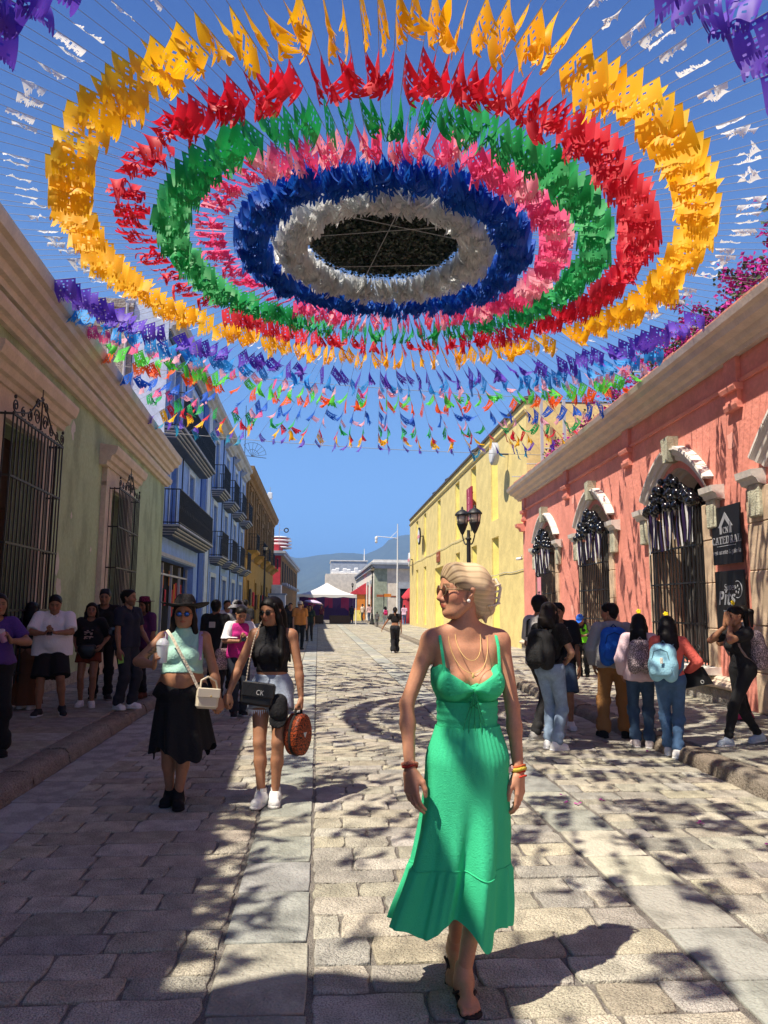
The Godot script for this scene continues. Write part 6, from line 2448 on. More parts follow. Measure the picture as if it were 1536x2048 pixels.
			for i in 2:
				var a: Vector3 = J["hip%d" % i]; var b: Vector3 = J["knee%d" % i]; var c: Vector3 = J["ank%d" % i]
				if len <= 1.0:
					s.cap(a, a.lerp(b, len), 0.088 * lw + g, lerpf(0.088, 0.055, len) * lw + g * 1.8 + bot.get("flare", 0.012), 0.04, 1.0, 2)
				else:
					s.cap(a, b, 0.085 * lw + g, 0.056 * lw + g, 0.04)
					s.cap(b, b.lerp(c, 0.4), 0.055 * lw + g, 0.054 * lw + g, 0.02)
					s.cap(b.lerp(c, 0.35), b.lerp(c, len - 1.0), 0.052 * lw + g, bot.get("ankle", 0.042) + g, 0.02, 1.0, 2)
					if near:
						# folds at knee and ankle
						for q in 5:
							var t := [0.04, 0.13, 0.74, 0.83, 0.91][q] as float
							var pc := b.lerp(c, t)
							var rr := lerpf(0.052, bot.get("ankle", 0.042), t) * lw + g - 0.006
							s.cap(pc + Vector3(-0.03, 0.012 * (1 if q % 2 else -1), 0.0), pc + Vector3(0.03, -0.012 * (1 if q % 2 else -1), 0.01), rr, rr, 0.012)
			var m := MB.new()
			s.build(cell * 0.9, m, S)
			put(bot.get("name", "trousers" if len > 1.0 else "shorts"), m, cloth(bot.color, bot.get("cloth", "denim")), root)
	# ---- hair
	var hr: String = sp.get("hair", "short")
	if hr != "none":
		var s := Sdf.new()
		var hl: float = sp.get("hair_len", 0.25)
		var tight := 0.0 if hr != "pony" and hr != "bun" else -0.004
		s.planes.append([Vector3(0, -0.62, 0.785), sp.get("hairline", 0.018 if hr == "short" else 0.026)])
		s.cap(Vector3(0, 0.044, -0.038), Vector3(0, 0.05, 0.020), 0.090 + tight, 0.082 + tight, 0.02)
		if hr == "short" and not fem:
			s.cap(Vector3(0, 0.01, -0.045), Vector3(0, -0.03, -0.045), 0.082, 0.062, 0.02)
		if hr == "tuft":
			s.cap(Vector3(0, 0.0, -0.045), Vector3(0, -0.03, -0.045), 0.080, 0.060, 0.02)
		var m := MB.new()
		var hc := clampf(cell * 0.55, 0.0055, 0.02)
		var streak: Array = sp.get("streak", hairc)
		var hpaint := func(p: Vector3) -> Color:
			var t := 0.5 + 0.5 * sin(p.x * 190.0 + p.y * 60.0 + sin(p.z * 90.0) * 1.5)
			t = clampf(t * 0.8 + clampf((p.z + 0.02) * 3.0, -0.3, 0.3), 0, 1)
			return Color(lerpf(1.0, streak[0] / hairc[0], t), lerpf(1.0, streak[1] / hairc[1], t), lerpf(1.0, streak[2] / hairc[2], t))
		s.build(hc, m, S * headT, hpaint)
		var s2 := Sdf.new()
		if hr == "tuft":
			# fringe locks
			for q in 9:
				var x := -0.06 + q * 0.015
				s2.cap(Vector3(x * 0.7, 0.105, 0.01), Vector3(x, 0.078 - 0.01 * absf(x) * 10 + (0.012 if q % 2 else 0.0), 0.082 - absf(x) * 0.35), 0.030, 0.014 if hr == "tuft" else 0.010, 0.02)
		elif hr == "long":
			s2.cap(Vector3(0, 0.03, -0.06), Vector3(0, -hl * 0.6, -0.085), 0.085, 0.085, 0.04, 1.3)
			s2.cap(Vector3(-0.03, -0.05, -0.075), Vector3(-0.055, -hl, -0.085), 0.07, 0.045, 0.04, 1.3)
			s2.cap(Vector3(0.03, -0.05, -0.075), Vector3(0.055, -hl * 0.97, -0.085), 0.07, 0.045, 0.04, 1.3)
			for sx in [-1.0, 1.0]:
				s2.cap(Vector3(sx * 0.060, 0.06, 0.035), Vector3(sx * 0.083, -0.05, 0.012), 0.030, 0.026, 0.03)
				s2.cap(Vector3(sx * 0.083, -0.05, 0.012), Vector3(sx * 0.10, -0.17, 0.0), 0.026, 0.028, 0.03)
				if sp.get("front_locks", false):
					s2.cap(Vector3(sx * 0.10, -0.16, 0.0), Vector3(sx * 0.135, -hl * 0.9, 0.085), 0.034, 0.03, 0.03)
					s2.cap(Vector3(sx * 0.135, -hl * 0.88, 0.085), Vector3(sx * 0.13, -hl * 1.15, 0.09), 0.03, 0.012, 0.03)
			for q in 12:
				var x := -0.095 + q * 0.0173
				s2.cap(Vector3(x * 0.8, -hl * 0.5, -0.10 - 0.02 * (q % 2)), Vector3(x * 1.05, -hl * (0.98 + 0.07 * (q % 3)), -0.105), 0.024, 0.010, 0.012)
		elif hr == "pony":
			s2.cap(Vector3(0, 0.045, -0.10), Vector3(0, 0.02, -0.155), 0.032, 0.036, 0.02)
			s2.cap(Vector3(0, 0.02, -0.155), Vector3(0.01, -hl, -0.14), 0.038, 0.018, 0.03)
		elif hr == "bun":
			s2.ball(Vector3(0, 0.0, -0.125), 0.048, 0.02)
			s2.cap(Vector3(0, 0.02, -0.06), Vector3(0, -0.05, -0.075), 0.07, 0.045, 0.03)
		elif hr == "bob":
			s2.cap(Vector3(0, 0.03, -0.045), Vector3(0, -0.10, -0.055), 0.085, 0.07, 0.04)
			for sx in [-1.0, 1.0]: s2.cap(Vector3(sx * 0.06, 0.05, 0.02), Vector3(sx * 0.075, -0.10, 0.01), 0.034, 0.026, 0.03)
		if not s2.parts.is_empty():
			s2.build(hc, m, S * headT, hpaint)
		put("hair", m, cloth(hairc, "hair"), root)
	if sp.get("shades", "") != "":
		sunglasses(root, S * headT, sp.shades)
	if sp.has("cap"):
		var s := Sdf.new()
		s.planes.append([Vector3(0, -1, 0.12), -0.030])
		s.cap(Vector3(0, 0.045, -0.036), Vector3(0, 0.052, 0.018), 0.096, 0.090, 0.02)
		var m := MB.new()
		s.build(clampf(cell * 0.5, 0.006, 0.02), m, S * headT)
		var rows := []
		for j in 4:
			var row := PackedVector3Array()
			for i in 9:
				var a := PI * i / 8.0
				row.append(Vector3(cos(a) * 0.082, 0.045 - 0.012 * j * 0.5 + 0.01 * sin(a), 0.045 + sin(a) * (0.045 + 0.035 * j)))
			rows.append(row)
		m.T = S * headT
		m.loft(rows, false)
		put("cap", m, cloth(sp.cap), root)
	var out := {"root": root, "J": J, "U": U, "S": S, "head": headT, "xf": root.transform}
	return out


func make_skin() -> StandardMaterial3D:
	var m := mat("skin", Color.WHITE, 0.52, {"vcol": true, "spec": 0.4, "tex": M.t_plaster, "nrm": M.n_plain, "scale": 3.5, "depth": 0.22, "world": false})
	m.subsurf_scatter_enabled = true
	m.subsurf_scatter_strength = 0.06
	return m


func sunglasses(root: Node3D, T: Transform3D, kind: String) -> void:
	var fr := MB.new()
	var ln := MB.new()
	fr.T = T; ln.T = T
	var wide := 0.024 if kind != "round" else 0.021
	var tall := 0.019 if kind != "round" else 0.021
	for sx in [-1.0, 1.0]:
		ln.ball(Vector3(sx * 0.031, 0.003, 0.098), Vector3(wide, tall, 0.006), 12, 6)
		var pts := []
		for i in 15: pts.append(Vector3(sx * 0.031 + cos(TAU * i / 14) * wide * 1.05, 0.003 + sin(TAU * i / 14) * tall * 1.05, 0.099 - 0.004 * absf(cos(TAU * i / 14))))
		fr.tube(pts, 0.0025, 0.0025, 5, false)
		fr.tube([Vector3(sx * 0.055, 0.008, 0.094), Vector3(sx * 0.079, 0.010, 0.05), Vector3(sx * 0.083, 0.008, -0.01)], 0.0025, 0.002, 5)
	fr.tube([Vector3(-0.010, 0.008, 0.101), Vector3(0.0, 0.011, 0.104), Vector3(0.010, 0.008, 0.101)], 0.0022, 0.0022, 5)
	var g := Node3D.new()
	g.name = "sunglasses"
	root.add_child(g)
	put("frame", fr, cloth([0.25, 0.17, 0.09] if kind == "round" else [0.01, 0.01, 0.01], "gloss"), g)
	var lm: StandardMaterial3D
	if kind == "blue": lm = M.lens_blue if M.has("lens_blue") else mat("lens_blue", lin(0.03, 0.09, 0.32), 0.08, {"spec": 0.9, "metal": 0.5})
	elif kind == "round": lm = M.lens_brown if M.has("lens_brown") else mat("lens_brown", lin(0.09, 0.035, 0.02), 0.06, {"spec": 0.7})
	else: lm = M.lens_dark if M.has("lens_dark") else mat("lens_dark", lin(0.008, 0.008, 0.009), 0.06, {"spec": 0.7})
	put("lens", ln, lm, g)


# ---------------------------------------------------------------- things people carry
func backpack(P: Dictionary, label: String, color: Array, kind := "cloth", size := 1.0, group := "") -> Node3D:
	var o := thing("backpack", label, "backpack", P.xf * P.S * P.U * Transform3D(Basis(), Vector3(0, 1.18, -0.150)), group)
	var s := Sdf.new()
	for sx in [-1.0, 1.0]:
		for y in [-0.17, 0.10]:
			s.cap(Vector3(sx * 0.085, y, -0.055), Vector3(sx * 0.085, y, -0.01), 0.062, 0.062, 0.05)
		s.cap(Vector3(sx * 0.085, -0.17, -0.05), Vector3(sx * 0.075, 0.12, -0.04), 0.068, 0.06, 0.05)
	s.cap(Vector3(-0.07, -0.05, -0.055), Vector3(0.07, -0.05, -0.055), 0.10, 0.10, 0.08)
	s.cap(Vector3(-0.05, 0.15, -0.04), Vector3(0.05, 0.15, -0.04), 0.06, 0.06, 0.06)
	var m := MB.new()
	m.T = Transform3D(Basis.from_scale(Vector3.ONE * size), Vector3.ZERO)
	s.build(0.014, m, m.T)
	put("bag", m, cloth(color, kind), o)
	s = Sdf.new()
	s.cap(Vector3(-0.075, -0.12, -0.135), Vector3(0.075, -0.12, -0.135), 0.062, 0.062, 0.03, 1.5)
	s.cap(Vector3(-0.065, -0.06, -0.135), Vector3(0.065, -0.06, -0.135), 0.05, 0.05, 0.03, 1.5)
	m = MB.new()
	s.build(0.013, m, Transform3D(Basis.from_scale(Vector3.ONE * size), Vector3.ZERO))
	put("pocket", m, cloth([color[0] * 0.85, color[1] * 0.85, color[2] * 0.85], kind), o)
	m = MB.new()
	m.T = Transform3D(Basis.from_scale(Vector3.ONE * size), Vector3.ZERO)
	m.tube([Vector3(-0.105, 0.02, -0.135), Vector3(-0.08, 0.115, -0.125), Vector3(0, 0.15, -0.115), Vector3(0.08, 0.115, -0.125), Vector3(0.105, 0.02, -0.135)], 0.005, 0.005, 5)
	m.tube([Vector3(-0.03, 0.21, -0.03), Vector3(0, 0.245, -0.03), Vector3(0.03, 0.21, -0.03)], 0.008, 0.008, 5)
	put("zip_and_loop", m, cloth([color[0] * 0.3, color[1] * 0.3, color[2] * 0.3]), o)
	for sx in [-1.0, 1.0]:
		m = MB.new()
		var rows := []
		var pts := [Vector3(sx * 0.07, 0.16, 0.02), Vector3(sx * 0.095, 0.255, 0.10), Vector3(sx * 0.105, 0.262, 0.16), Vector3(sx * 0.115, 0.18, 0.235), Vector3(sx * 0.13, 0.05, 0.252), Vector3(sx * 0.15, -0.08, 0.18), Vector3(sx * 0.13, -0.17, 0.04)]
		for p in pts:
			rows.append(PackedVector3Array([p + Vector3(-0.022, 0, 0), p + Vector3(0.022, 0, 0), p + Vector3(0.022, 0.002, 0.008), p + Vector3(-0.022, 0.002, 0.008)]))
		m.loft(rows)
		put("strap", m, cloth([color[0] * 0.5, color[1] * 0.5, color[2] * 0.5]), o)
	return o


func cup(at: Transform3D, label: String, color: Array, clear := false) -> Node3D:
	var o := thing("drink_cup", label, "cup", at)
	var m := MB.new()
	m.lathe([[0.028, -0.06], [0.032, -0.058], [0.043, 0.06], [0.040, 0.06], [0.030, -0.05], [0, -0.05]], 16)
	put("cup", m, M.clear_plastic if clear else cloth(color, "gloss"), o)
	m = MB.new()
	m.lathe([[0.045, 0.058], [0.046, 0.066], [0.040, 0.075 if not clear else 0.085], [0.02, 0.078 if not clear else 0.105], [0, 0.079 if not clear else 0.108]], 16)
	put("lid", m, M.clear_plastic if clear else cloth([0.5, 0.4, 0.42], "gloss"), o)
	m = MB.new()
	m.tube([Vector3(0.004, -0.04, 0), Vector3(0.02, 0.14, 0.004)], 0.004, 0.004, 6)
	put("straw", m, M.white_paint, o)
	if clear:
		m = MB.new()
		m.lathe([[0, -0.052], [0.029, -0.052], [0.036, 0.02], [0, 0.02]], 14)
		put("iced_drink", m, cloth([0.55, 0.52, 0.50], "gloss"), o)
	return o


func phone(at: Transform3D, label: String) -> void:
	var o := thing("phone", label, "phone", at)
	var m := MB.new()
	m.bbox(Vector3(-0.037, -0.076, -0.0045), Vector3(0.037, 0.076, 0.0045), 0.004)
	put("case", m, cloth([0.012, 0.012, 0.014], "gloss"), o)
	m = MB.new()
	m.box(Vector3(-0.033, -0.07, 0.0044), Vector3(0.033, 0.07, 0.0056))
	put("screen", m, M.glass_dark, o)


func strap_line(parent: Node, pts: Array, half: float, color: Array, called := "strap", kind := "cloth") -> void:
	# flat band along points
	var m := MB.new()
	var rows := []
	for i in pts.size():
		var p: Vector3 = pts[i]
		var t: Vector3 = (pts[mini(i + 1, pts.size() - 1)] - pts[maxi(i - 1, 0)]).normalized()
		var n := t.cross(Vector3(0, 0, 1)).normalized()
		if n.length() < 0.1: n = Vector3.RIGHT
		rows.append(PackedVector3Array([p - n * half, p + n * half, p + n * half + Vector3(0, 0, 0.004), p - n * half + Vector3(0, 0, 0.004)]))
	m.loft(rows)
	put(called, m, cloth(color, kind), parent)


# ---------------------------------------------------------------- the people in the street
func build_people() -> void:
	mat("clear_plastic", Color(0.92, 0.95, 0.97, 0.45), 0.05, {"spec": 0.5})
	M.clear_plastic.transparency = BaseMaterial3D.TRANSPARENCY_ALPHA
	build_woman_in_green()
	build_couple()
	build_left_group()
	build_right_group()
	build_far_walkers()


func build_woman_in_green() -> void:
	var P := person({
		"label": "blonde woman in a green strappy midi dress walking forward, head turned aside, nearest of all", "pos": Vector3(0.635, 0, -3.10), "h": 1.70, "cell": 0.009, "fem": true, "yaw": 2.0,
		"skin": "fair_sun", "shw": 0.154, "w": 0.86, "lw": 0.83, "bust": 0.052, "bust_up": -0.012,
		"feet": [Vector3(-0.035, 0, 0.055), Vector3(-0.015, 0, -0.17)], "fyaw": [-2.0, -14.0], "fpitch": [0.0, 26.0], "knee": [Vector3(0.05, 0, 1), Vector3(-0.02, 0, 1)],
		"hands": [Vector3(0.205, 0.825, 0.06), Vector3(-0.258, 0.885, 0.09)], "elbow": [Vector3(0.8, 0, -0.5), Vector3(-0.8, 0, -0.6)], "palm": [Vector3(-0.75, 0, -0.65), Vector3(0.8, 0, -0.55)],
		"head": [-80.0, -3.0], "hair": "none", "hair_color": [0.16, 0.105, 0.06], "shoes": ["bare", [0.3, 0.2, 0.1], [0.03, 0.022, 0.02]],
	})
	var root: Node3D = P.root
	var U: Transform3D = P.U
	var dressc := [0.055, 0.66, 0.325]
	var green := cloth(dressc, "gauze")
	# hair: swept back over the ears into a twist held by a claw clip
	var hs := Sdf.new()
	hs.planes.append([Vector3(0, -0.50, 0.866), 0.052])
	hs.cap(Vector3(0, 0.046, -0.040), Vector3(0, 0.052, 0.022), 0.088, 0.078, 0.02)
	hs.cap(Vector3(0, 0.020, -0.070), Vector3(0, -0.020, -0.085), 0.066, 0.052, 0.03)
	hs.cap(Vector3(0, -0.02, -0.085), Vector3(0, -0.062, -0.085), 0.050, 0.036, 0.03)
	for sx in [-1.0, 1.0]:
		hs.cap(Vector3(sx * 0.034, 0.098, 0.055), Vector3(sx * 0.064, 0.050, 0.038), 0.024, 0.020, 0.025)
		hs.cap(Vector3(sx * 0.066, 0.045, 0.030), Vector3(sx * 0.066, 0.022, -0.060), 0.020, 0.026, 0.025)
		hs.cap(Vector3(sx * 0.060, 0.075, 0.060), Vector3(sx * 0.074, 0.0, 0.048), 0.005, 0.003, 0.005)
		for q in 7:
			hs.cap(Vector3(sx * (0.030 + 0.006 * q), 0.118 - 0.013 * q, 0.045), Vector3(sx * 0.045, 0.045 - 0.014 * q, -0.118), 0.010, 0.012, 0.008)
	# twisted roll at the back
	hs.cap(Vector3(0.0, -0.060, -0.120), Vector3(0.0, 0.035, -0.135), 0.036, 0.026, 0.015)
	hs.cap(Vector3(0.0, 0.03, -0.14), Vector3(0.0, 0.065, -0.130), 0.016, 0.009, 0.01)
	hs.cap(Vector3(0.0, -0.080, -0.105), Vector3(0.012, -0.120, -0.110), 0.024, 0.006, 0.012)
	hs.cap(Vector3(0.0, -0.075, -0.095), Vector3(-0.01, -0.110, -0.085), 0.016, 0.004, 0.012)
	var hm := MB.new()
	var paint := func(p: Vector3) -> Color:
		var an := atan2(p.x, p.y - 0.01)
		var t := 0.5 + 0.3 * sin(an * 23.0 + sin(p.z * 16.0) * 0.5) + 0.2 * sin(an * 47.0 + 1.3)
		t = clampf(t * 0.65 + smoothstep(0.065, -0.01, p.z) * 0.60, 0, 1)
		return Color(lerpf(0.13, 0.74, t), lerpf(0.083, 0.55, t), lerpf(0.047, 0.33, t))
	hs.build(0.0042, hm, P.S * P.head, paint)
	put("hair", hm, cloth([1.0, 1.0, 1.0], "hair_back"), root)
	# loose strands over the combed hair, and flyaways at the temple and nape
	var st := MB.new()
	st.T = P.S * P.head
	for i in 60:
		var an := rng.randf_range(-1.75, 1.75)
		var lift := rng.randf_range(0.0, 0.006)
		var pts := []
		for j in 7:
			var t := j / 6.0
			var r := lerpf(0.070, 0.082, sin(t * PI)) * lerpf(1.0, 0.45, t * t) + lift
			var a2 := lerpf(an, an * 0.78, t)
			pts.append(Vector3(sin(a2) * r, lerpf(0.058, 0.005, t) + cos(a2) * r * lerpf(0.72, 1.0, t), lerpf(0.055, -0.135, t) + 0.01 * sin(t * 5.0 + i)))
		var k := rng.randf_range(0.5, 1.15)
		st.col = Color(0.70 * k, 0.52 * k, 0.31 * k)
		st.tube(pts, 0.0011, 0.0007, 3, false)
	for i in 36:
		var a := Vector3(rng.randf_range(-0.05, 0.05), rng.randf_range(-0.08, -0.03), rng.randf_range(-0.11, -0.06)) if i < 24 else Vector3((-1.0 if i % 2 else 1.0) * 0.066, 0.055, 0.06)
		var b := a + (Vector3(rng.randf_range(-0.02, 0.02), rng.randf_range(-0.07, -0.02), rng.randf_range(-0.03, 0.02)) if i < 24 else Vector3(rng.randf_range(-0.01, 0.02), rng.randf_range(-0.07, -0.03), rng.randf_range(-0.02, 0.02)))
		st.col = Color(0.55, 0.40, 0.24)
		st.tube([a, a.lerp(b, 0.5) + Vector3(rng.randf_range(-0.008, 0.008), 0, rng.randf_range(-0.008, 0.008)), b], 0.0010, 0.0005, 3, false)
	put("loose_strands", st, cloth([1.0, 1.0, 1.0], "hair_back"), root)
	var clip := MB.new()
	clip.T = P.S * P.head
	for sx in [-1.0, 1.0]:
		clip.tube([Vector3(sx * 0.012, 0.07, -0.150), Vector3(sx * 0.034, 0.03, -0.165), Vector3(sx * 0.036, -0.03, -0.155), Vector3(sx * 0.02, -0.07, -0.13)], 0.007, 0.006, 6)
		for q in 4: clip.tube([Vector3(sx * 0.035, 0.045 - q * 0.027, -0.163), Vector3(sx * 0.052, 0.035 - q * 0.027, -0.125), Vector3(sx * 0.050, 0.03 - q * 0.027, -0.100)], 0.005, 0.003, 5)
	put("claw_clip", clip, cloth([0.72, 0.62, 0.46], "gloss"), root)
	sunglasses(root, P.S * P.head, "round")
	var er := MB.new()
	er.T = P.S * P.head
	for sx in [-1.0, 1.0]: er.ball(Vector3(sx * 0.078, -0.036, 0.002), Vector3(0.008, 0.008, 0.008), 10, 6)
	put("pearl_earring", er, cloth([0.85, 0.80, 0.74], "gloss"), root)
	# ---- bodice: two gathered cups meeting at a knot
	for sx in [-1.0, 1.0]:
		var s := Sdf.new()
		s.planes.append([Vector3(0, -1, 0), -1.105])
		s.planes.append([Vector3(-sx, 0, 0), 0.002])
		s.planes.append([Vector3(-0.555 * sx, 0.83, 0), 0.9880])
		s.planes.append([Vector3(0.62 * sx, 0.78, 0), 1.0680])
		var g := 0.010
		s.cap(U * Vector3(-0.044, 1.09, 0.0), U * Vector3(0.044, 1.09, 0.0), 0.074 + g, 0.074 + g, 0.05, 1.18)
		s.cap(U * Vector3(-0.057, 1.22, 0.0), U * Vector3(0.057, 1.22, 0.0), 0.088 + g, 0.088 + g, 0.05, 1.18)
		s.cap(U * Vector3(-0.085, 1.325, -0.008), U * Vector3(0.085, 1.325, -0.008), 0.069 + g, 0.069 + g, 0.05, 1.12)
		s.ball(U * Vector3(sx * 0.068, 1.213, 0.074), 0.064 + g, 0.03)
		# gathers fanning out from the centre knot
		for q in 7:
			var a := -0.80 + q * 0.30
			var tip := Vector3(0.068 + 0.045 * cos(a), 1.213 + 0.062 * sin(a), 0.0)
			tip.z = 0.077 + sqrt(maxf(0.0001, 0.074 * 0.074 - pow(tip.x - 0.068, 2) - pow(tip.y - 1.213, 2)))
			s.cap(Vector3(sx * 0.012, 1.190, 0.134), Vector3(sx * (0.012 + tip.x) * 0.5, (1.190 + tip.y) * 0.5, tip.z * 0.5 + 0.0735), 0.0080, 0.0075, 0.004)
			s.cap(Vector3(sx * (0.012 + tip.x) * 0.5, (1.190 + tip.y) * 0.5, tip.z * 0.5 + 0.0735), Vector3(sx * tip.x, tip.y, tip.z), 0.0085, 0.004, 0.004)
		s.cap(Vector3(0, 1.170, 0.15), Vector3(0, 1.125, 0.14), 0.008, 0.026, 0.006, 0.6, 1)
		var cm := MB.new()
		s.build(0.0055, cm)
		put("bodice_cup", cm, green, root)
	var m := MB.new()
	# smocked band under the bust
	var rows := []
	for j in 15:
		var t := j / 14.0
		var y := lerpf(1.135, 1.025, t)
		var ring := PackedVector3Array()
		for i in 120:
			var a := -TAU * i / 120
			var rr := 1.0 + 0.016 * sin(t * PI * 7.0) + 0.010 * sin(a * 46.0 + 2.5 * sin(t * 9.0))
			var rx := lerpf(0.130, 0.127, t)
			var rz := lerpf(0.100, 0.094, t)
			ring.append(Vector3(cos(a) * rx * rr, y, sin(a) * rz * rr + 0.004))
		rows.append(ring)
	m.loft(rows)
	put("smocked_band", m, green, root)
	# ---- skirt: gathered at the waist, a tier seam low down, hem blown to her right
	m = MB.new()
	rows = []
	var NR := 60
	for j in NR + 1:
		var t := float(j) / NR
		var y := lerpf(1.035, 0.285, t)
		var ring := PackedVector3Array()
		var tier := smoothstep(0.715, 0.735, t)
		var rx := lerpf(0.131, 0.176, smoothstep(-0.04, 0.20, t))
		rx = lerpf(rx, 0.204, smoothstep(0.2, 1.0, t)) + 0.010 * tier + 0.016 * tier * smoothstep(0.72, 1.0, t)
		var rz := lerpf(0.096, 0.148, smoothstep(-0.04, 0.2, t)) + 0.020 * smoothstep(0.4, 1.0, t)
		for i in 168:
			var a := -TAU * i / 168
			var front := maxf(0.0, sin(-a) * -1.0)
			var gather := 0.0055 * (1.0 - smoothstep(0.0, 0.30, t)) * sin(a * 42.0 + 1.5 * sin(a * 5.0))
			var deep := smoothstep(0.15, 0.9, t)
			var fold := deep * (0.090 * sin(a * 5.0 + 0.9) + 0.068 * sin(a * 9.0 + 2.2 + t) + 0.030 * sin(a * 17.0 + 3.0 * t))
			var ruff := tier * 0.022 * sin(a * 30.0 + 2.0 * sin(a * 3.0))
			var k := 1.0 + gather / 0.14 * 0.5 + fold + ruff
			var p := Vector3(cos(a) * rx * k, y, sin(a) * rz * k + 0.01)
			# centre crease between the legs, seen from the front
			var fx := exp(-pow((p.x - 0.012 + 0.04 * t) / 0.030, 2.0))
			if sin(a) > 0.2: p.z -= 0.040 * fx * smoothstep(0.25, 0.9, t)
			# the forward knee pushes the cloth out on her left
			if sin(a) > 0.0: p.z += 0.045 * exp(-pow((p.x - 0.055) / 0.07, 2.0)) * exp(-pow((t - 0.72) / 0.25, 2.0))
			# blown sideways
			p.x += -0.062 * pow(t, 2.0) - 0.042 * pow(t, 3.0) * smoothstep(0.1, 0.9, -cos(a))
			p.x = minf(p.x, 0.175) if t > 0.6 else p.x
			# uneven hem: points at both sides of the front, raised between
			var u := p.x
			var hem := -0.035 * exp(-pow((u + 0.205) / 0.06, 2.0)) - 0.075 * exp(-pow((u - 0.03) / 0.045, 2.0)) + 0.035 * exp(-pow((u + 0.09) / 0.06, 2.0)) - 0.02 * smoothstep(0.05, 0.16, u)
			p.y += hem * pow(t, 5.0) * (1.0 if sin(a) > -0.2 else 0.4)
			ring.append(p)
		rows.append(ring)
	m.loft(rows)
	put("skirt", m, green, root)
	# tier seam
	m = MB.new()
	for i in 1:
		var ring: PackedVector3Array = rows[43]
		var pts := []
		for q in ring.size() + 1: pts.append(ring[q % ring.size()] * Vector3(1.006, 1, 1.006))
		m.tube(pts, 0.0025, 0.0025, 5, false)
	put("tier_seam", m, green, root)
	# shoulder straps
	for sx in [-1.0, 1.0]:
		m = MB.new()
		rows = []
		var pts := [Vector3(sx * 0.114, 1.245, 0.100), Vector3(sx * 0.118, 1.30, 0.085), Vector3(sx * 0.122, 1.36, 0.060), Vector3(sx * 0.122, 1.415, 0.018), Vector3(sx * 0.118, 1.432, -0.02), Vector3(sx * 0.11, 1.40, -0.075), Vector3(sx * 0.095, 1.31, -0.098), Vector3(sx * 0.09, 1.24, -0.098)]
		for p in pts:
			rows.append(PackedVector3Array([p + Vector3(-0.006, 0, 0), p + Vector3(0.006, 0, 0), p + Vector3(0.006, 0.001, 0.005), p + Vector3(-0.006, 0.001, 0.005)]))
		m.loft(rows)
		put("shoulder_strap", m, green, root)
	# lacing with hanging ends
	m = MB.new()
	m.tube([Vector3(-0.014, 1.19, 0.138), Vector3(0.016, 1.165, 0.136), Vector3(-0.016, 1.14, 0.124), Vector3(0.016, 1.115, 0.114)], 0.0025, 0.0025, 5)
	m.tube([Vector3(0.014, 1.19, 0.138), Vector3(-0.016, 1.165, 0.136), Vector3(0.016, 1.14, 0.124), Vector3(-0.016, 1.115, 0.114)], 0.0025, 0.0025, 5)
	for q in [[-0.035, 1.03], [-0.018, 0.985], [0.006, 1.02], [0.03, 0.995], [0.045, 1.045]]:
		m.tube([Vector3(0.0, 1.185, 0.140), Vector3(q[0] * 0.5, 1.12, 0.125), Vector3(q[0], 1.06, 0.110), Vector3(q[0] * 1.2, q[1], 0.112)], 0.0022, 0.0022, 5)
	put("lacing", m, cloth([0.02, 0.34, 0.14]), root)
	# flip-flop thongs
	for i in 2:
		m = MB.new()
		m.T = P.S * Transform3D(P.J["fb%d" % i], P.J["ank%d" % i])
		var sx := -1.0 if i == 0 else 1.0
		m.tube([Vector3(-sx * 0.014, -0.070, 0.128), Vector3(-sx * 0.012, -0.048, 0.105), Vector3(sx * 0.02, -0.030, 0.065), Vector3(sx * 0.045, -0.060, 0.02)], 0.0055, 0.006, 6)
		m.tube([Vector3(-sx * 0.012, -0.048, 0.105), Vector3(-sx * 0.034, -0.036, 0.06), Vector3(-sx * 0.046, -0.062, 0.015)], 0.0055, 0.006, 6)
		put("thong_strap", m, cloth([0.05, 0.03, 0.028]), root)
	# necklaces and bracelets
	m = MB.new()
	for q in [[0.085, 1.255, 0.112], [0.055, 1.305, 0.098]]:
		var pts := []
		for i in 15:
			var a := PI * i / 14.0
			pts.append(Vector3(cos(a) * q[0], lerpf(1.425, q[1], pow(sin(a), 0.8)), lerpf(0.018, q[2], sin(a))))
		m.tube(pts, 0.0016, 0.0016, 4)
	m.ball(Vector3(0, 1.245, 0.114), Vector3(0.006, 0.011, 0.004), 8, 5)
	put("necklace", m, cloth([0.75, 0.50, 0.18], "gloss"), root)
	for i in 2:
		var el: Vector3 = P.J["el%d" % i]
		var wr: Vector3 = P.J["wr%d" % i]
		var ax := (wr - el).normalized()
		var side := ax.cross(Vector3(0, 0, 1)).normalized()
		var fw := side.cross(ax)
		var bands := [[0.94, 0.029, 0.0055, [0.45, 0.10, 0.03]], [0.985, 0.027, 0.010, [0.55, 0.42, 0.05]], [1.03, 0.027, 0.0035, [0.60, 0.04, 0.02]], [1.10, 0.031, 0.003, [0.65, 0.05, 0.03]]] if i == 0 else [[0.955, 0.029, 0.0065, [0.50, 0.20, 0.12]], [0.995, 0.028, 0.006, [0.32, 0.03, 0.02]]]
		for b in bands:
			m = MB.new()
			var c := el.lerp(wr, b[0])
			if i == 1 and b[0] < 0.97:
				for q in 16:
					var a := TAU * q / 16
					m.ball(c + (side * cos(a) + fw * sin(a)) * b[1], Vector3.ONE * 0.0075, 7, 5)
			else:
				var pts := []
				for q in 19:
					var a := TAU * q / 18
					pts.append(c + (side * cos(a) + fw * sin(a)) * b[1] + ax * 0.004 * sin(a * 2.0))
				m.tube(pts, b[2], b[2], 6, false)
			put("bracelet", m, cloth(b[3]), root)
	m = MB.new()
	var wc: Vector3 = (P.J["el0"] as Vector3).lerp(P.J["wr0"], 0.985)
	m.T = Transform3D(Basis(Vector3(0, 0, 1), 0.5), wc + Vector3(-0.045, 0.0, 0.018))
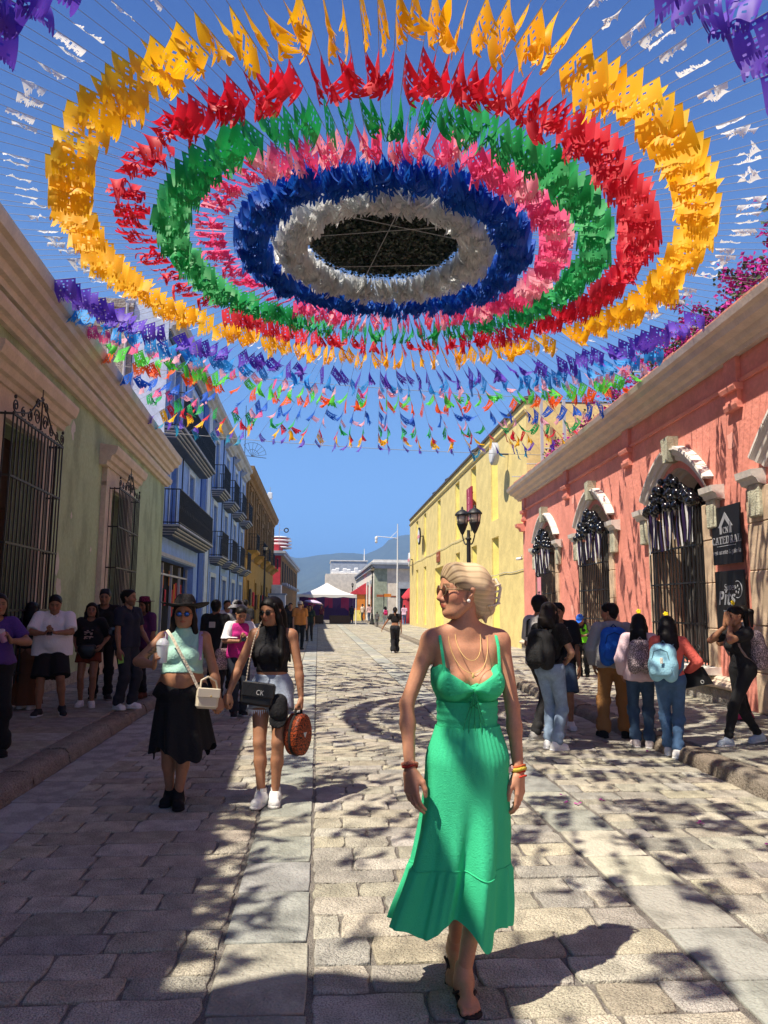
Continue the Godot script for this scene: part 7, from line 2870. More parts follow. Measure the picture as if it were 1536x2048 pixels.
	m.bbox(Vector3(-0.022, -0.010, -0.002), Vector3(0.022, 0.010, 0.002), 0.001)
	put("ribbon_tag", m, cloth([0.80, 0.50, 0.45]), root)


func tattoo(ranges: Array, skin: Array) -> Callable:
	return func(p: Vector3) -> Color:
		for r in ranges:
			if p.distance_to(r[0]) < r[1]:
				var v := sin(p.x * 160.0 + 1.7) * sin(p.y * 140.0) + 0.6 * sin(p.y * 260.0 + p.x * 90.0)
				if v > 0.15: return Color(skin[0] * 0.30, skin[1] * 0.42, skin[2] * 0.6)
		return Color(skin[0], skin[1], skin[2])


func build_couple() -> void:
	# ---- woman in mint with the wide hat
	var P := person({
		"label": "woman in mint halter top, long black skirt and black wide-brimmed hat", "pos": Vector3(-1.06, 0, -5.98), "h": 1.56, "cell": 0.012, "fem": true, "w": 1.30, "lw": 1.10, "yaw": 4.0, "skin": "tan", "shw": 0.175, "bust": 0.066,
		"feet": [Vector3(0.02, 0, 0.10), Vector3(-0.06, 0, -0.02)], "fyaw": [8.0, -14.0], "hands": [Vector3(0.325, 0.86, 0.10), Vector3(-0.20, 1.17, 0.27)], "elbow": [Vector3(0.7, 0, -0.6), Vector3(-0.8, -0.5, -0.1)],
		"hand_pose": ["hold", "hold"], "palm": [Vector3(-0.4, 0, -0.9), Vector3(1, 0.2, -0.2)], "hand_dir": [Vector3.ZERO, Vector3(0.15, 0.75, 0.5)],
		"head": [-2.0, 0.0], "fat": 1.1, "hair": "long", "hair_len": 0.20, "hair_color": [0.015, 0.010, 0.009], "shades": "blue",
		"shoes": ["boot", [0.008, 0.008, 0.009], [0.008, 0.008, 0.009]],
		"top": {"color": [0.33, 0.56, 0.47], "hem": 1.10, "high_neck": true, "loose": 0.010, "top_y": 1.47, "name": "halter_top"},
		"bottom": {"kind": "skirt", "y0": 1.10, "y1": 0.43, "flare": 0.255, "color": [0.010, 0.010, 0.011], "fold": 0.085, "ragged": 0.055, "sway": Vector3(0.03, 0, 0)},
		"paint": tattoo([[Vector3(-0.24, 1.25, 0.02), 0.08], [Vector3(0.27, 1.02, 0.02), 0.055], [Vector3(0.30, 0.93, 0.05), 0.03]], SKINS.tan),
	})
	# carve the halter's armholes visually with skin straps: lilac backpack straps over the shoulders
	for sx in [-1.0, 1.0]:
		strap_line(P.root, [P.S * P.U * Vector3(sx * 0.148, 1.20, 0.105), P.S * P.U * Vector3(sx * 0.152, 1.32, 0.080), P.S * P.U * Vector3(sx * 0.145, 1.435, 0.02), P.S * P.U * Vector3(sx * 0.14, 1.43, -0.05)], 0.016, [0.42, 0.25, 0.42], "lilac_strap")
	var hat := Node3D.new()
	hat.name = "wide_hat"
	P.root.add_child(hat)
	var m := MB.new()
	m.T = P.S * P.head * Transform3D(Basis(Vector3.RIGHT, -0.10), Vector3(0, 0.062, -0.005))
	var rows := []
	for q in [[0.205, 0.020], [0.207, 0.026], [0.16, 0.012], [0.115, 0.0], [0.098, 0.006], [0.094, 0.05], [0.086, 0.095], [0.070, 0.110], [0.03, 0.106], [0.0, 0.104]]:
		var ring := PackedVector3Array()
		for i in 40:
			var a := -TAU * i / 40
			var pinch: float = 1.0 - (0.16 * absf(cos(a)) if q[1] > 0.09 else 0.0)
			ring.append(Vector3(cos(a) * q[0] * pinch, q[1] + 0.018 * cos(a * 2.0) * (q[0] - 0.1) * 10.0 * (1.0 if q[0] > 0.1 else 0.0), sin(a) * q[0] * 1.08))
		rows.append(ring)
	m.loft(rows)
	put("felt", m, cloth([0.022, 0.020, 0.020]), hat)
	m = MB.new()
	m.T = P.S * P.head * Transform3D(Basis(Vector3.RIGHT, -0.10), Vector3(0, 0.062, -0.005))
	m.lathe([[0.1015, 0.008], [0.099, 0.034]], 30)
	put("hat_band", m, cloth([0.10, 0.055, 0.04]), hat)
	var bg := MB.new()
	var hd: Transform3D = P.S * P.J["hand1"]
	var cpos: Vector3 = P.xf * (hd * Vector3(0, -0.075, 0.055))
	cup(Transform3D(Basis().scaled(Vector3.ONE * 1.1), cpos + Vector3(0, 0.02, 0)), "clear plastic cup with domed lid held by the woman in the hat", [0.8, 0.8, 0.8], true)
	# cream handbag on a long strap
	var bag := thing("cream_handbag", "small cream leather handbag on a long strap at the hip of the woman in mint", "handbag", P.xf * Transform3D(Basis(Vector3.UP, 0.25), Vector3(0.215, 0.835, 0.17)))
	m = MB.new()
	m.T = Transform3D(Basis(Vector3(0, 0, 1), -0.10), Vector3.ZERO)
	m.bbox(Vector3(-0.085, -0.095, -0.035), Vector3(0.085, 0.055, 0.035), 0.018)
	put("body", m, cloth([0.68, 0.60, 0.44], "gloss"), bag)
	m = MB.new()
	m.T = Transform3D(Basis(Vector3(0, 0, 1), -0.10), Vector3.ZERO)
	m.bbox(Vector3(-0.088, -0.01, 0.030), Vector3(0.088, 0.062, 0.043), 0.006)
	put("flap", m, cloth([0.72, 0.64, 0.48], "gloss"), bag)
	m = MB.new()
	m.tube([Vector3(-0.06, 0.05, 0), Vector3(-0.05, 0.12, 0), Vector3(0.0, 0.145, 0), Vector3(0.06, 0.11, 0), Vector3(0.075, 0.04, 0)], 0.008, 0.008, 6)
	put("handle", m, cloth([0.66, 0.58, 0.42], "gloss"), bag)
	m = MB.new()
	m.ball(Vector3(0.02, 0.0, 0.045), Vector3(0.008, 0.008, 0.004), 8, 5)
	put("clasp", m, cloth([0.5, 0.36, 0.12], "gloss"), bag)
	strap_line(bag, [Vector3(-0.07, 0.05, 0.02), Vector3(-0.13, 0.17, 0.012), Vector3(-0.22, 0.33, 0.015), Vector3(-0.285, 0.455, -0.035), Vector3(-0.31, 0.50, -0.12)], 0.011, [0.70, 0.62, 0.46])

	# ---- woman in black with denim shorts
	P = person({
		"label": "woman with long black hair in black sleeveless top and frayed denim shorts", "pos": Vector3(-0.36, 0, -6.05), "h": 1.59, "cell": 0.012, "fem": true, "w": 1.02, "lw": 1.02, "yaw": -6.0, "skin": "tan", "shw": 0.165, "bust": 0.062,
		"feet": [Vector3(0.075, 0, 0.13), Vector3(-0.035, 0, 0.17)], "fyaw": [4.0, -12.0], "fpitch": [0.0, 0.0], "hands": [Vector3(0.275, 0.815, 0.08), Vector3(-0.36, 0.85, 0.12)], "elbow": [Vector3(0.8, 0, -0.5), Vector3(-0.7, 0, -0.6)],
		"hand_pose": ["grip", "hold"], "palm": [Vector3(-1, 0, 0), Vector3(0.4, 0, -0.9)],
		"head": [-24.0, 8.0], "hair": "long", "hair_len": 0.40, "front_locks": true, "hair_color": [0.007, 0.006, 0.006], "shades": "dark",
		"shoes": ["sneaker", [0.72, 0.72, 0.70], [0.66, 0.64, 0.60]],
		"top": {"color": [0.010, 0.010, 0.012], "hem": 1.07, "high_neck": true, "loose": 0.008, "top_y": 1.46, "name": "sleeveless_top"},
		"bottom": {"kind": "shorts", "len": 0.36, "waist": 1.04, "color": [0.46, 0.54, 0.66], "loose": 0.012, "flare": 0.020},
		"paint": tattoo([[Vector3(0.275, 0.94, 0.05), 0.045], [Vector3(0.25, 1.04, 0.0), 0.02], [Vector3(-0.28, 0.98, 0.03), 0.015]], SKINS.tan),
	})
	# frayed hems
	m = MB.new()
	for i in 2:
		var c: Vector3 = (P.J["hip%d" % i] as Vector3).lerp(P.J["knee%d" % i], 0.36)
		for q in 40:
			var a := TAU * q / 40.0
			var p := c + Vector3(cos(a) * 0.108, 0.0, sin(a) * 0.108)
			m.tri(P.S * (p + Vector3(0.008 * sin(a), 0.01, 0.008 * cos(a))), P.S * (p + Vector3(0, -rng.randf_range(0.015, 0.055), 0)), P.S * (p - Vector3(0.008 * sin(a), -0.01, 0.008 * cos(a))))
	put("frayed_hem", m, cloth([0.62, 0.66, 0.72]), P.root)
	for i in 2:
		m = MB.new()
		var an: Vector3 = P.J["ank%d" % i]
		m.tube([P.S * (an + Vector3(0, 0.0, -0.01)), P.S * (an + Vector3(0, 0.055, -0.012))], 0.042, 0.040, 12, false)
		put("sock", m, cloth([0.7, 0.69, 0.66]), P.root)
	bag = thing("black_handbag", "black quilted handbag with chain strap on the woman in denim shorts", "handbag", P.xf * Transform3D(Basis(Vector3.UP, 0.0), Vector3(-0.075, 0.85, 0.165)))
	m = MB.new()
	m.T = Transform3D(Basis(Vector3(0, 0, 1), -0.12), Vector3.ZERO)
	m.bbox(Vector3(-0.13, -0.10, -0.04), Vector3(0.13, 0.08, 0.04), 0.02)
	put("body", m, cloth([0.012, 0.012, 0.013], "gloss"), bag)
	m = MB.new()
	m.T = Transform3D(Basis(Vector3(0, 0, 1), -0.12), Vector3.ZERO)
	m.bbox(Vector3(-0.128, -0.03, 0.036), Vector3(0.128, 0.082, 0.050), 0.008)
	for q in 4: m.tube([Vector3(-0.12 + q * 0.06, -0.028, 0.05), Vector3(-0.06 + q * 0.06, 0.08, 0.05)], 0.0015, 0.0015, 4)
	put("flap", m, cloth([0.016, 0.016, 0.017], "gloss"), bag)
	letters(bag, "CK", 0.036, Transform3D(Basis(Vector3(0, 0, 1), -0.12), Vector3(0.02, 0.005, 0.052)), cloth([0.5, 0.5, 0.5], "gloss"))
	m = MB.new()
	var pts := [Vector3(-0.10, 0.07, 0.0), Vector3(-0.085, 0.20, 0.0), Vector3(-0.06, 0.34, 0.005), Vector3(-0.04, 0.44, -0.015), Vector3(-0.01, 0.55, -0.10)]
	for q in 44:
		var t := q / 43.0 * 3.999
		var p: Vector3 = pts[int(t)].lerp(pts[int(t) + 1], fmod(t, 1.0))
		m.T = Transform3D(Basis(Vector3.UP, (q % 2) * 1.3), p)
		m.ball(Vector3.ZERO, Vector3(0.0075, 0.0085, 0.003), 6, 4)
	put("chain", m, cloth([0.55, 0.47, 0.36], "gloss"), bag)
	# cap hung from the bag
	var cp := thing("black_hat", "black cap hanging from the black handbag beside the denim shorts", "cap", P.xf * Transform3D(Basis(), Vector3(0.085, 0.735, 0.155)))
	var s := Sdf.new()
	s.cap(Vector3(0, 0.04, 0), Vector3(0.0, -0.03, 0.01), 0.07, 0.075, 0.03, 1.5)
	m = MB.new()
	s.build(0.010, m)
	put("crown", m, cloth([0.012, 0.012, 0.014]), cp)
	m = MB.new()
	m.T = Transform3D(Basis(Vector3.RIGHT, 1.25), Vector3(0, -0.085, 0.03))
	m.ball(Vector3.ZERO, Vector3(0.07, 0.008, 0.07), 14, 6)
	put("peak", m, cloth([0.012, 0.012, 0.014]), cp)
	# round tiger-striped case in her left hand
	var hp: Vector3 = P.xf * (P.S * P.J["hand0"] * Vector3(0, -0.085, 0.03))
	var cs := thing("round_case", "round tiger-striped vanity case carried by the woman in denim shorts", "case", Transform3D(Basis(Vector3.UP, 1.02), hp + Vector3(0.0, -0.195, 0.0)))
	m = MB.new()
	m.T = Transform3D(Basis(Vector3(1, 0, 0), PI / 2), Vector3.ZERO) * Transform3D(Basis.from_scale(Vector3(0.85, 1, 1.12)), Vector3.ZERO)
	m.lathe([[0.0, -0.066], [0.12, -0.066], [0.142, -0.052], [0.145, -0.012]], 30)
	m.lathe([[0.145, 0.012], [0.142, 0.052], [0.12, 0.066], [0.0, 0.066]], 30)
	put("shell", m, M.tiger if M.has("tiger") else make_tiger(), cs)
	m = MB.new()
	m.T = Transform3D(Basis(Vector3(1, 0, 0), PI / 2), Vector3.ZERO) * Transform3D(Basis.from_scale(Vector3(0.85, 1, 1.12)), Vector3.ZERO)
	m.lathe([[0.144, -0.013], [0.149, -0.008], [0.149, 0.008], [0.144, 0.013]], 30)
	put("zip", m, cloth([0.012, 0.011, 0.011]), cs)
	m = MB.new()
	m.tube([Vector3(-0.045, 0.158, 0), Vector3(-0.04, 0.19, 0), Vector3(0.0, 0.205, 0), Vector3(0.04, 0.19, 0), Vector3(0.045, 0.158, 0)], 0.011, 0.011, 7)
	put("handle", m, cloth([0.012, 0.011, 0.011]), cs)
	m = MB.new()
	m.prism(PackedVector2Array([Vector2(-0.022, 0.018), Vector2(0, -0.02), Vector2(0.022, 0.018)]), 0.066, 0.070)
	put("badge", m, cloth([0.45, 0.55, 0.6], "gloss"), cs)


func make_tiger() -> StandardMaterial3D:
	var S := 256
	var f := FastNoiseLite.new()
	f.frequency = 0.018
	f.seed = 77
	f.fractal_octaves = 3
	var im := Image.create(S, S, false, Image.FORMAT_RGB8)
	for y in S:
		for x in S:
			var w := f.get_noise_2d(x, y * 0.6)
			var b := sin(TAU * (y / 36.0 + w * 1.9 + sin(x / 40.0) * 0.5))
			im.set_pixel(x, y, Color8(24, 14, 12) if b > 0.0 else Color8(168, 74, 36))
	var m := mat("tiger", Color.WHITE, 0.6, {"tex": ImageTexture.create_from_image(im), "scale": 4.5, "world": false})
	return m


func build_left_group() -> void:
	var g := "people waiting on the shaded left pavement"
	var P := person({"label": "woman in purple top and black trousers with pink cup at the left edge", "pos": Vector3(-3.03, 0.13, -7.25), "h": 1.49, "fem": true, "w": 1.3, "yaw": 32.0, "skin": "brown", "group": g, "cell": 0.0155,
		"hands": [Vector3(0.10, 1.21, 0.28), Vector3(-0.26, 0.86, 0.06)], "elbow": [Vector3(0.9, -0.6, 0.0), Vector3(-0.5, 0, -0.9)], "hand_pose": ["hold", "relaxed"], "palm": [Vector3(-1, 0, 0.1), Vector3(1, 0, 0)], "hand_dir": [Vector3(-0.4, 0.8, 0.35), Vector3.ZERO],
		"head": [4.0, 0.0], "fat": 1.08, "hair": "bob", "feet": [Vector3(0.10, 0, 0.05), Vector3(-0.09, 0, -0.05)],
		"shoes": ["boot", [0.01, 0.01, 0.01], [0.01, 0.01, 0.01]], "top": {"color": [0.075, 0.030, 0.17], "hem": 0.96, "sleeve": 0.75, "loose": 0.014}, "bottom": {"kind": "trousers", "len": 2.0, "color": [0.008, 0.008, 0.009], "ankle": 0.075, "cloth": "cloth"}})
	cup(P.xf * P.S * P.J["hand0"] * Transform3D(Basis(), Vector3.ZERO) * Transform3D(Basis(Vector3.RIGHT, PI) , Vector3(0, -0.07, 0.055)), "pink drink cup with straw in the hand of the woman in purple", [0.50, 0.24, 0.36])
	P = person({"label": "woman with dark hair in black top and long brown skirt, seen from behind", "pos": Vector3(-3.90, 0.13, -10.43), "h": 1.42, "fem": true, "w": 1.1, "yaw": 170.0, "skin": "brown", "group": g, "hair": "long", "hair_len": 0.22,
		"top": {"color": [0.012, 0.012, 0.013], "hem": 0.98, "sleeve": 0.9}, "bottom": {"kind": "skirt", "y1": 0.08, "flare": 0.24, "color": [0.11, 0.045, 0.018], "fold": 0.05}})
	P = person({"label": "stout man in white polo shirt and black shorts looking at his phone", "pos": Vector3(-3.40, 0.13, -9.85), "h": 1.52, "w": 1.34, "lw": 1.12, "yaw": 12.0, "skin": "brown", "group": g, "cell": 0.0155, "shw": 0.20,
		"feet": [Vector3(0.17, 0, 0.02), Vector3(-0.12, 0, 0.10)], "fyaw": [20.0, -22.0], "fpitch": [24.0, 0.0], "hands": [Vector3(0.055, 1.17, 0.31), Vector3(-0.075, 1.16, 0.31)], "elbow": [Vector3(0.9, -0.5, -0.1), Vector3(-0.9, -0.5, -0.1)], "hand_pose": ["hold", "hold"], "hand_dir": [Vector3(-0.8, 0.3, 0.35), Vector3(0.8, 0.3, 0.35)], "palm": [Vector3(0, 0.9, 0.2), Vector3(0, 0.9, 0.2)],
		"head": [4.0, 20.0], "fat": 1.06, "hair": "short", "hair_color": [0.01, 0.008, 0.008], "shoes": ["sneaker", [0.02, 0.02, 0.022], [0.6, 0.58, 0.55]],
		"top": {"color": [0.72, 0.69, 0.72], "hem": 0.84, "sleeve": 0.85, "loose": 0.018, "sleeve_loose": 0.016, "collar": true, "neck": 0.062, "name": "polo_shirt"}, "bottom": {"kind": "shorts", "len": 0.92, "color": [0.010, 0.010, 0.011], "loose": 0.03, "flare": 0.02, "cloth": "cloth"}})
	phone(P.xf * P.S * Transform3D(Basis(Vector3.RIGHT, -0.9), Vector3(0.0, 1.185, 0.375)), "dark phone in both hands of the man in the white polo")
	P = person({"label": "young woman in black printed tee and rust shorts with a black belt bag", "pos": Vector3(-3.16, 0.13, -10.6), "h": 1.42, "fem": true, "w": 1.04, "yaw": 8.0, "skin": "brown", "group": g, "cell": 0.0155, "hair": "long", "hair_len": 0.27,
		"feet": [Vector3(0.09, 0, 0.08), Vector3(-0.10, 0, -0.04)], "head": [6.0, 0.0], "hands": [Vector3(0.20, 1.0, 0.08), Vector3(-0.20, 0.98, 0.06)], "shoes": ["sneaker", [0.66, 0.65, 0.64], [0.6, 0.6, 0.58]],
		"top": {"color": [0.011, 0.011, 0.012], "hem": 0.90, "sleeve": 0.85, "loose": 0.022, "sleeve_loose": 0.018, "name": "printed_tee"}, "bottom": {"kind": "shorts", "len": 0.42, "color": [0.22, 0.045, 0.018], "loose": 0.014, "flare": 0.02}})
	var m := MB.new()
	for q in 26:
		m.T = P.S * P.U * Transform3D(Basis(), Vector3(rng.randf_range(-0.075, 0.075), rng.randf_range(1.12, 1.26), 0.152))
		m.bbox(Vector3(-0.012, -0.008, -0.02), Vector3(rng.randf_range(0.004, 0.02), 0.008, 0.004), 0.002)
	put("tee_print", m, cloth([0.42, 0.30, 0.26]), P.root)
	var b := thing("belt_bag", "round black bag hanging at the waist of the young woman in rust shorts", "bag", P.xf * P.S * Transform3D(Basis(), Vector3(-0.01, 0.93, 0.17)))
	m = MB.new()
	var s := Sdf.new()
	s.cap(Vector3(-0.07, 0.02, 0), Vector3(0.07, 0.02, 0), 0.085, 0.085, 0.04, 1.5)
	s.cap(Vector3(-0.03, -0.06, 0), Vector3(0.03, -0.06, 0), 0.08, 0.08, 0.05, 1.5)
	s.build(0.012, m)
	put("pouch", m, cloth([0.010, 0.010, 0.011], "gloss"), b)
	strap_line(b, [Vector3(-0.12, 0.08, -0.02), Vector3(-0.16, 0.13, -0.10), Vector3(-0.15, 0.14, -0.18)], 0.012, [0.01, 0.01, 0.011])
	P = person({"label": "tall young man in black tee with tattooed arm behind the young woman in rust shorts", "pos": Vector3(-3.20, 0.13, -11.36), "h": 1.62, "w": 1.0, "yaw": 14.0, "skin": "brown", "group": g, "hair": "tuft", "hair_color": [0.018, 0.022, 0.03], "head": [-6.0, 4.0],
		"feet": [Vector3(0.11, 0, 0.0), Vector3(-0.10, 0, -0.05)], "shoes": ["sneaker", [0.03, 0.03, 0.035], [0.2, 0.2, 0.2]], "paint": tattoo([[Vector3(0.27, 1.07, -0.02), 0.1]], SKINS.brown),
		"top": {"color": [0.010, 0.010, 0.011], "hem": 0.86, "sleeve": 0.8, "loose": 0.024, "sleeve_loose": 0.02}, "bottom": {"kind": "trousers", "color": [0.014, 0.014, 0.018], "len": 1.95}})
	P = person({"label": "bearded man in navy tee and dark jeans facing the street with a green paper", "pos": Vector3(-2.60, 0.13, -10.38), "h": 1.60, "w": 1.08, "yaw": 62.0, "skin": "brown", "group": g, "cell": 0.0155, "hair": "short", "beard": 0.5, "head": [12.0, -4.0],
		"feet": [Vector3(0.08, 0, 0.06), Vector3(-0.10, 0, -0.03)], "hands": [Vector3(0.20, 0.94, 0.22), Vector3(-0.25, 0.86, 0.08)], "shoes": ["sneaker", [0.74, 0.74, 0.74], [0.7, 0.7, 0.68]], "hand_pose": ["hold", "relaxed"],
		"top": {"color": [0.012, 0.015, 0.030], "hem": 0.88, "sleeve": 0.72, "loose": 0.018, "collar": true, "neck": 0.06}, "bottom": {"kind": "trousers", "color": [0.030, 0.033, 0.045], "len": 1.95, "loose": 0.018}})
	var pp := MB.new()
	pp.T = P.S * P.J["hand1"] * Transform3D(Basis(), Vector3(0, -0.12, 0.03))
	pp.bbox(Vector3(-0.05, -0.07, -0.002), Vector3(0.05, 0.07, 0.002), 0.001)
	var gp := put("green_paper", pp, cloth([0.42, 0.72, 0.12]))
	gp.transform = P.xf
	tag(gp, "folded bright green paper in the hand of the bearded man in navy", "paper")
	b = thing("waist_pouch", "black waist pouch on the back of the bearded man in navy", "bag", P.xf * P.S * Transform3D(Basis(), Vector3(-0.06, 1.10, -0.17)))
	m = MB.new()
	m.bbox(Vector3(-0.13, -0.06, -0.045), Vector3(0.13, 0.06, 0.03), 0.03)
	put("pouch", m, cloth([0.012, 0.012, 0.012], "gloss"), b)
	P = person({"label": "woman with magenta hat in purple dress blouse behind the bearded man", "pos": Vector3(-2.68, 0.13, -11.70), "h": 1.50, "fem": true, "w": 1.12, "yaw": -34.0, "skin": "brown", "group": g, "hair": "bob", "head": [0.0, 6.0],
		"feet": [Vector3(0.10, 0, 0.04), Vector3(-0.08, 0, -0.04)], "shoes": ["sneaker", [0.10, 0.03, 0.02], [0.05, 0.03, 0.02]],
		"top": {"color": [0.075, 0.018, 0.085], "hem": 0.84, "sleeve": 0.9, "loose": 0.02}, "bottom": {"kind": "trousers", "color": [0.012, 0.014, 0.024], "len": 1.92}})
	m = MB.new()
	m.T = P.S * P.head * Transform3D(Basis(Vector3.RIGHT, -0.06), Vector3(0, 0.058, -0.005))
	m.lathe([[0.175, 0.012], [0.177, 0.018], [0.10, 0.004], [0.096, 0.05], [0.088, 0.095], [0.05, 0.108], [0, 0.106]], 26)
	put("magenta_hat", m, cloth([0.30, 0.03, 0.11], "print"), P.root)
	# group in the street behind the couple
	P = person({"label": "man in black tee with white print on the back behind the woman in the hat", "pos": Vector3(-1.68, 0, -12.36), "h": 1.62, "w": 1.05, "yaw": 160.0, "skin": "brown", "hair": "short", "head": [20, 0],
		"shoes": ["sneaker", [0.03, 0.03, 0.03], [0.2, 0.2, 0.2]], "top": {"color": [0.011, 0.011, 0.012], "hem": 0.88, "sleeve": 0.8, "loose": 0.02, "sleeve_loose": 0.02}, "bottom": {"kind": "trousers", "color": [0.02, 0.02, 0.025]}})
	m = MB.new()
	m.T = P.S * P.U
	m.bbox(Vector3(-0.055, 1.23, -0.142), Vector3(0.055, 1.33, -0.118), 0.004)
	put("back_print", m, cloth([0.6, 0.55, 0.52]), P.root)
	P = person({"label": "woman in magenta vest with white sleeves reading her phone, behind the couple", "pos": Vector3(-1.10, 0, -10.58), "h": 1.53, "fem": true, "w": 1.06, "yaw": 16.0, "skin": "tan", "hair": "pony", "hair_color": [0.014, 0.010, 0.008], "head": [2.0, 24.0], "cell": 0.0155,
		"hands": [Vector3(0.05, 1.18, 0.27), Vector3(-0.04, 1.16, 0.27)], "elbow": [Vector3(0.9, -0.5, 0), Vector3(-0.9, -0.6, 0)], "hand_pose": ["hold", "hold"], "hand_dir": [Vector3(-0.7, 0.4, 0.4), Vector3(0.7, 0.4, 0.4)], "palm": [Vector3(0, 0.9, 0), Vector3(0, 0.9, 0)],
		"feet": [Vector3(0.08, 0, 0.0), Vector3(-0.07, 0, 0.13)], "shoes": ["sneaker", [0.02, 0.02, 0.022], [0.5, 0.5, 0.5]], "top": {"color": [0.74, 0.72, 0.74], "hem": 1.2, "sleeve": 1.85, "loose": 0.012, "sleeve_loose": 0.014, "name": "white_blouse"}, "bottom": {"kind": "trousers", "color": [0.02, 0.026, 0.045]}})
	s = Sdf.new()
	s.planes.append([Vector3(0, -1, 0), -0.87])
	s.planes.append([Vector3(0, 1, 0), 1.43])
	for q in [[0.95, 0.105, 0.085], [1.08, 0.098, 0.06], [1.22, 0.105, 0.06], [1.33, 0.092, 0.075]]: s.cap(Vector3(-q[2], q[0], 0), Vector3(q[2], q[0], 0), q[1] + 0.020, q[1] + 0.020, 0.05, 1.15)
	for sx in [-1.0, 1.0]: s.ball(Vector3(sx * 0.068, 1.225, 0.075), 0.076, 0.03)
	m = MB.new()
	s.build(0.012, m, P.S)
	put("magenta_vest", m, cloth([0.48, 0.02, 0.20]), P.root)
	phone(P.xf * P.S * Transform3D(Basis(Vector3.RIGHT, -0.7), Vector3(0.0, 1.22, 0.34)), "phone held up by the woman in the magenta vest")
	b = thing("patterned_bag", "pale patterned cloth bag hanging at the side of the woman in the magenta vest", "bag", P.xf * P.S * Transform3D(Basis(Vector3.UP, 0.5), Vector3(-0.26, 0.92, 0.0)))
	m = MB.new()
	s = Sdf.new()
	s.cap(Vector3(-0.06, 0.05, 0), Vector3(0.06, 0.05, 0), 0.07, 0.07, 0.04, 1.4)
	s.cap(Vector3(-0.08, -0.12, 0), Vector3(0.08, -0.12, 0), 0.09, 0.09, 0.05, 1.4)
	s.build(0.012, m)
	put("sack", m, cloth([0.72, 0.52, 0.55], "print"), b)
	strap_line(b, [Vector3(-0.05, 0.1, 0), Vector3(0.0, 0.3, 0.0), Vector3(0.08, 0.47, 0.02)], 0.014, [0.55, 0.52, 0.52])
	P = person({"label": "person in grey patterned sun hat and grey top deeper in the shade", "pos": Vector3(-1.42, 0, -13.2), "h": 1.62, "fem": true, "w": 1.1, "yaw": 190.0, "skin": "brown", "hair": "bob",
		"top": {"color": [0.16, 0.16, 0.18], "hem": 0.86, "sleeve": 1.9, "loose": 0.022}, "bottom": {"kind": "trousers", "color": [0.02, 0.02, 0.022]}})
	m = MB.new()
	m.T = P.S * P.head * Transform3D(Basis(Vector3.RIGHT, 0.1), Vector3(0, 0.03, -0.01))
	m.lathe([[0.19, -0.06], [0.192, -0.052], [0.105, 0.02], [0.100, 0.06], [0.07, 0.10], [0, 0.108]], 24)
	put("sun_hat", m, cloth([0.42, 0.42, 0.46], "print"), P.root)


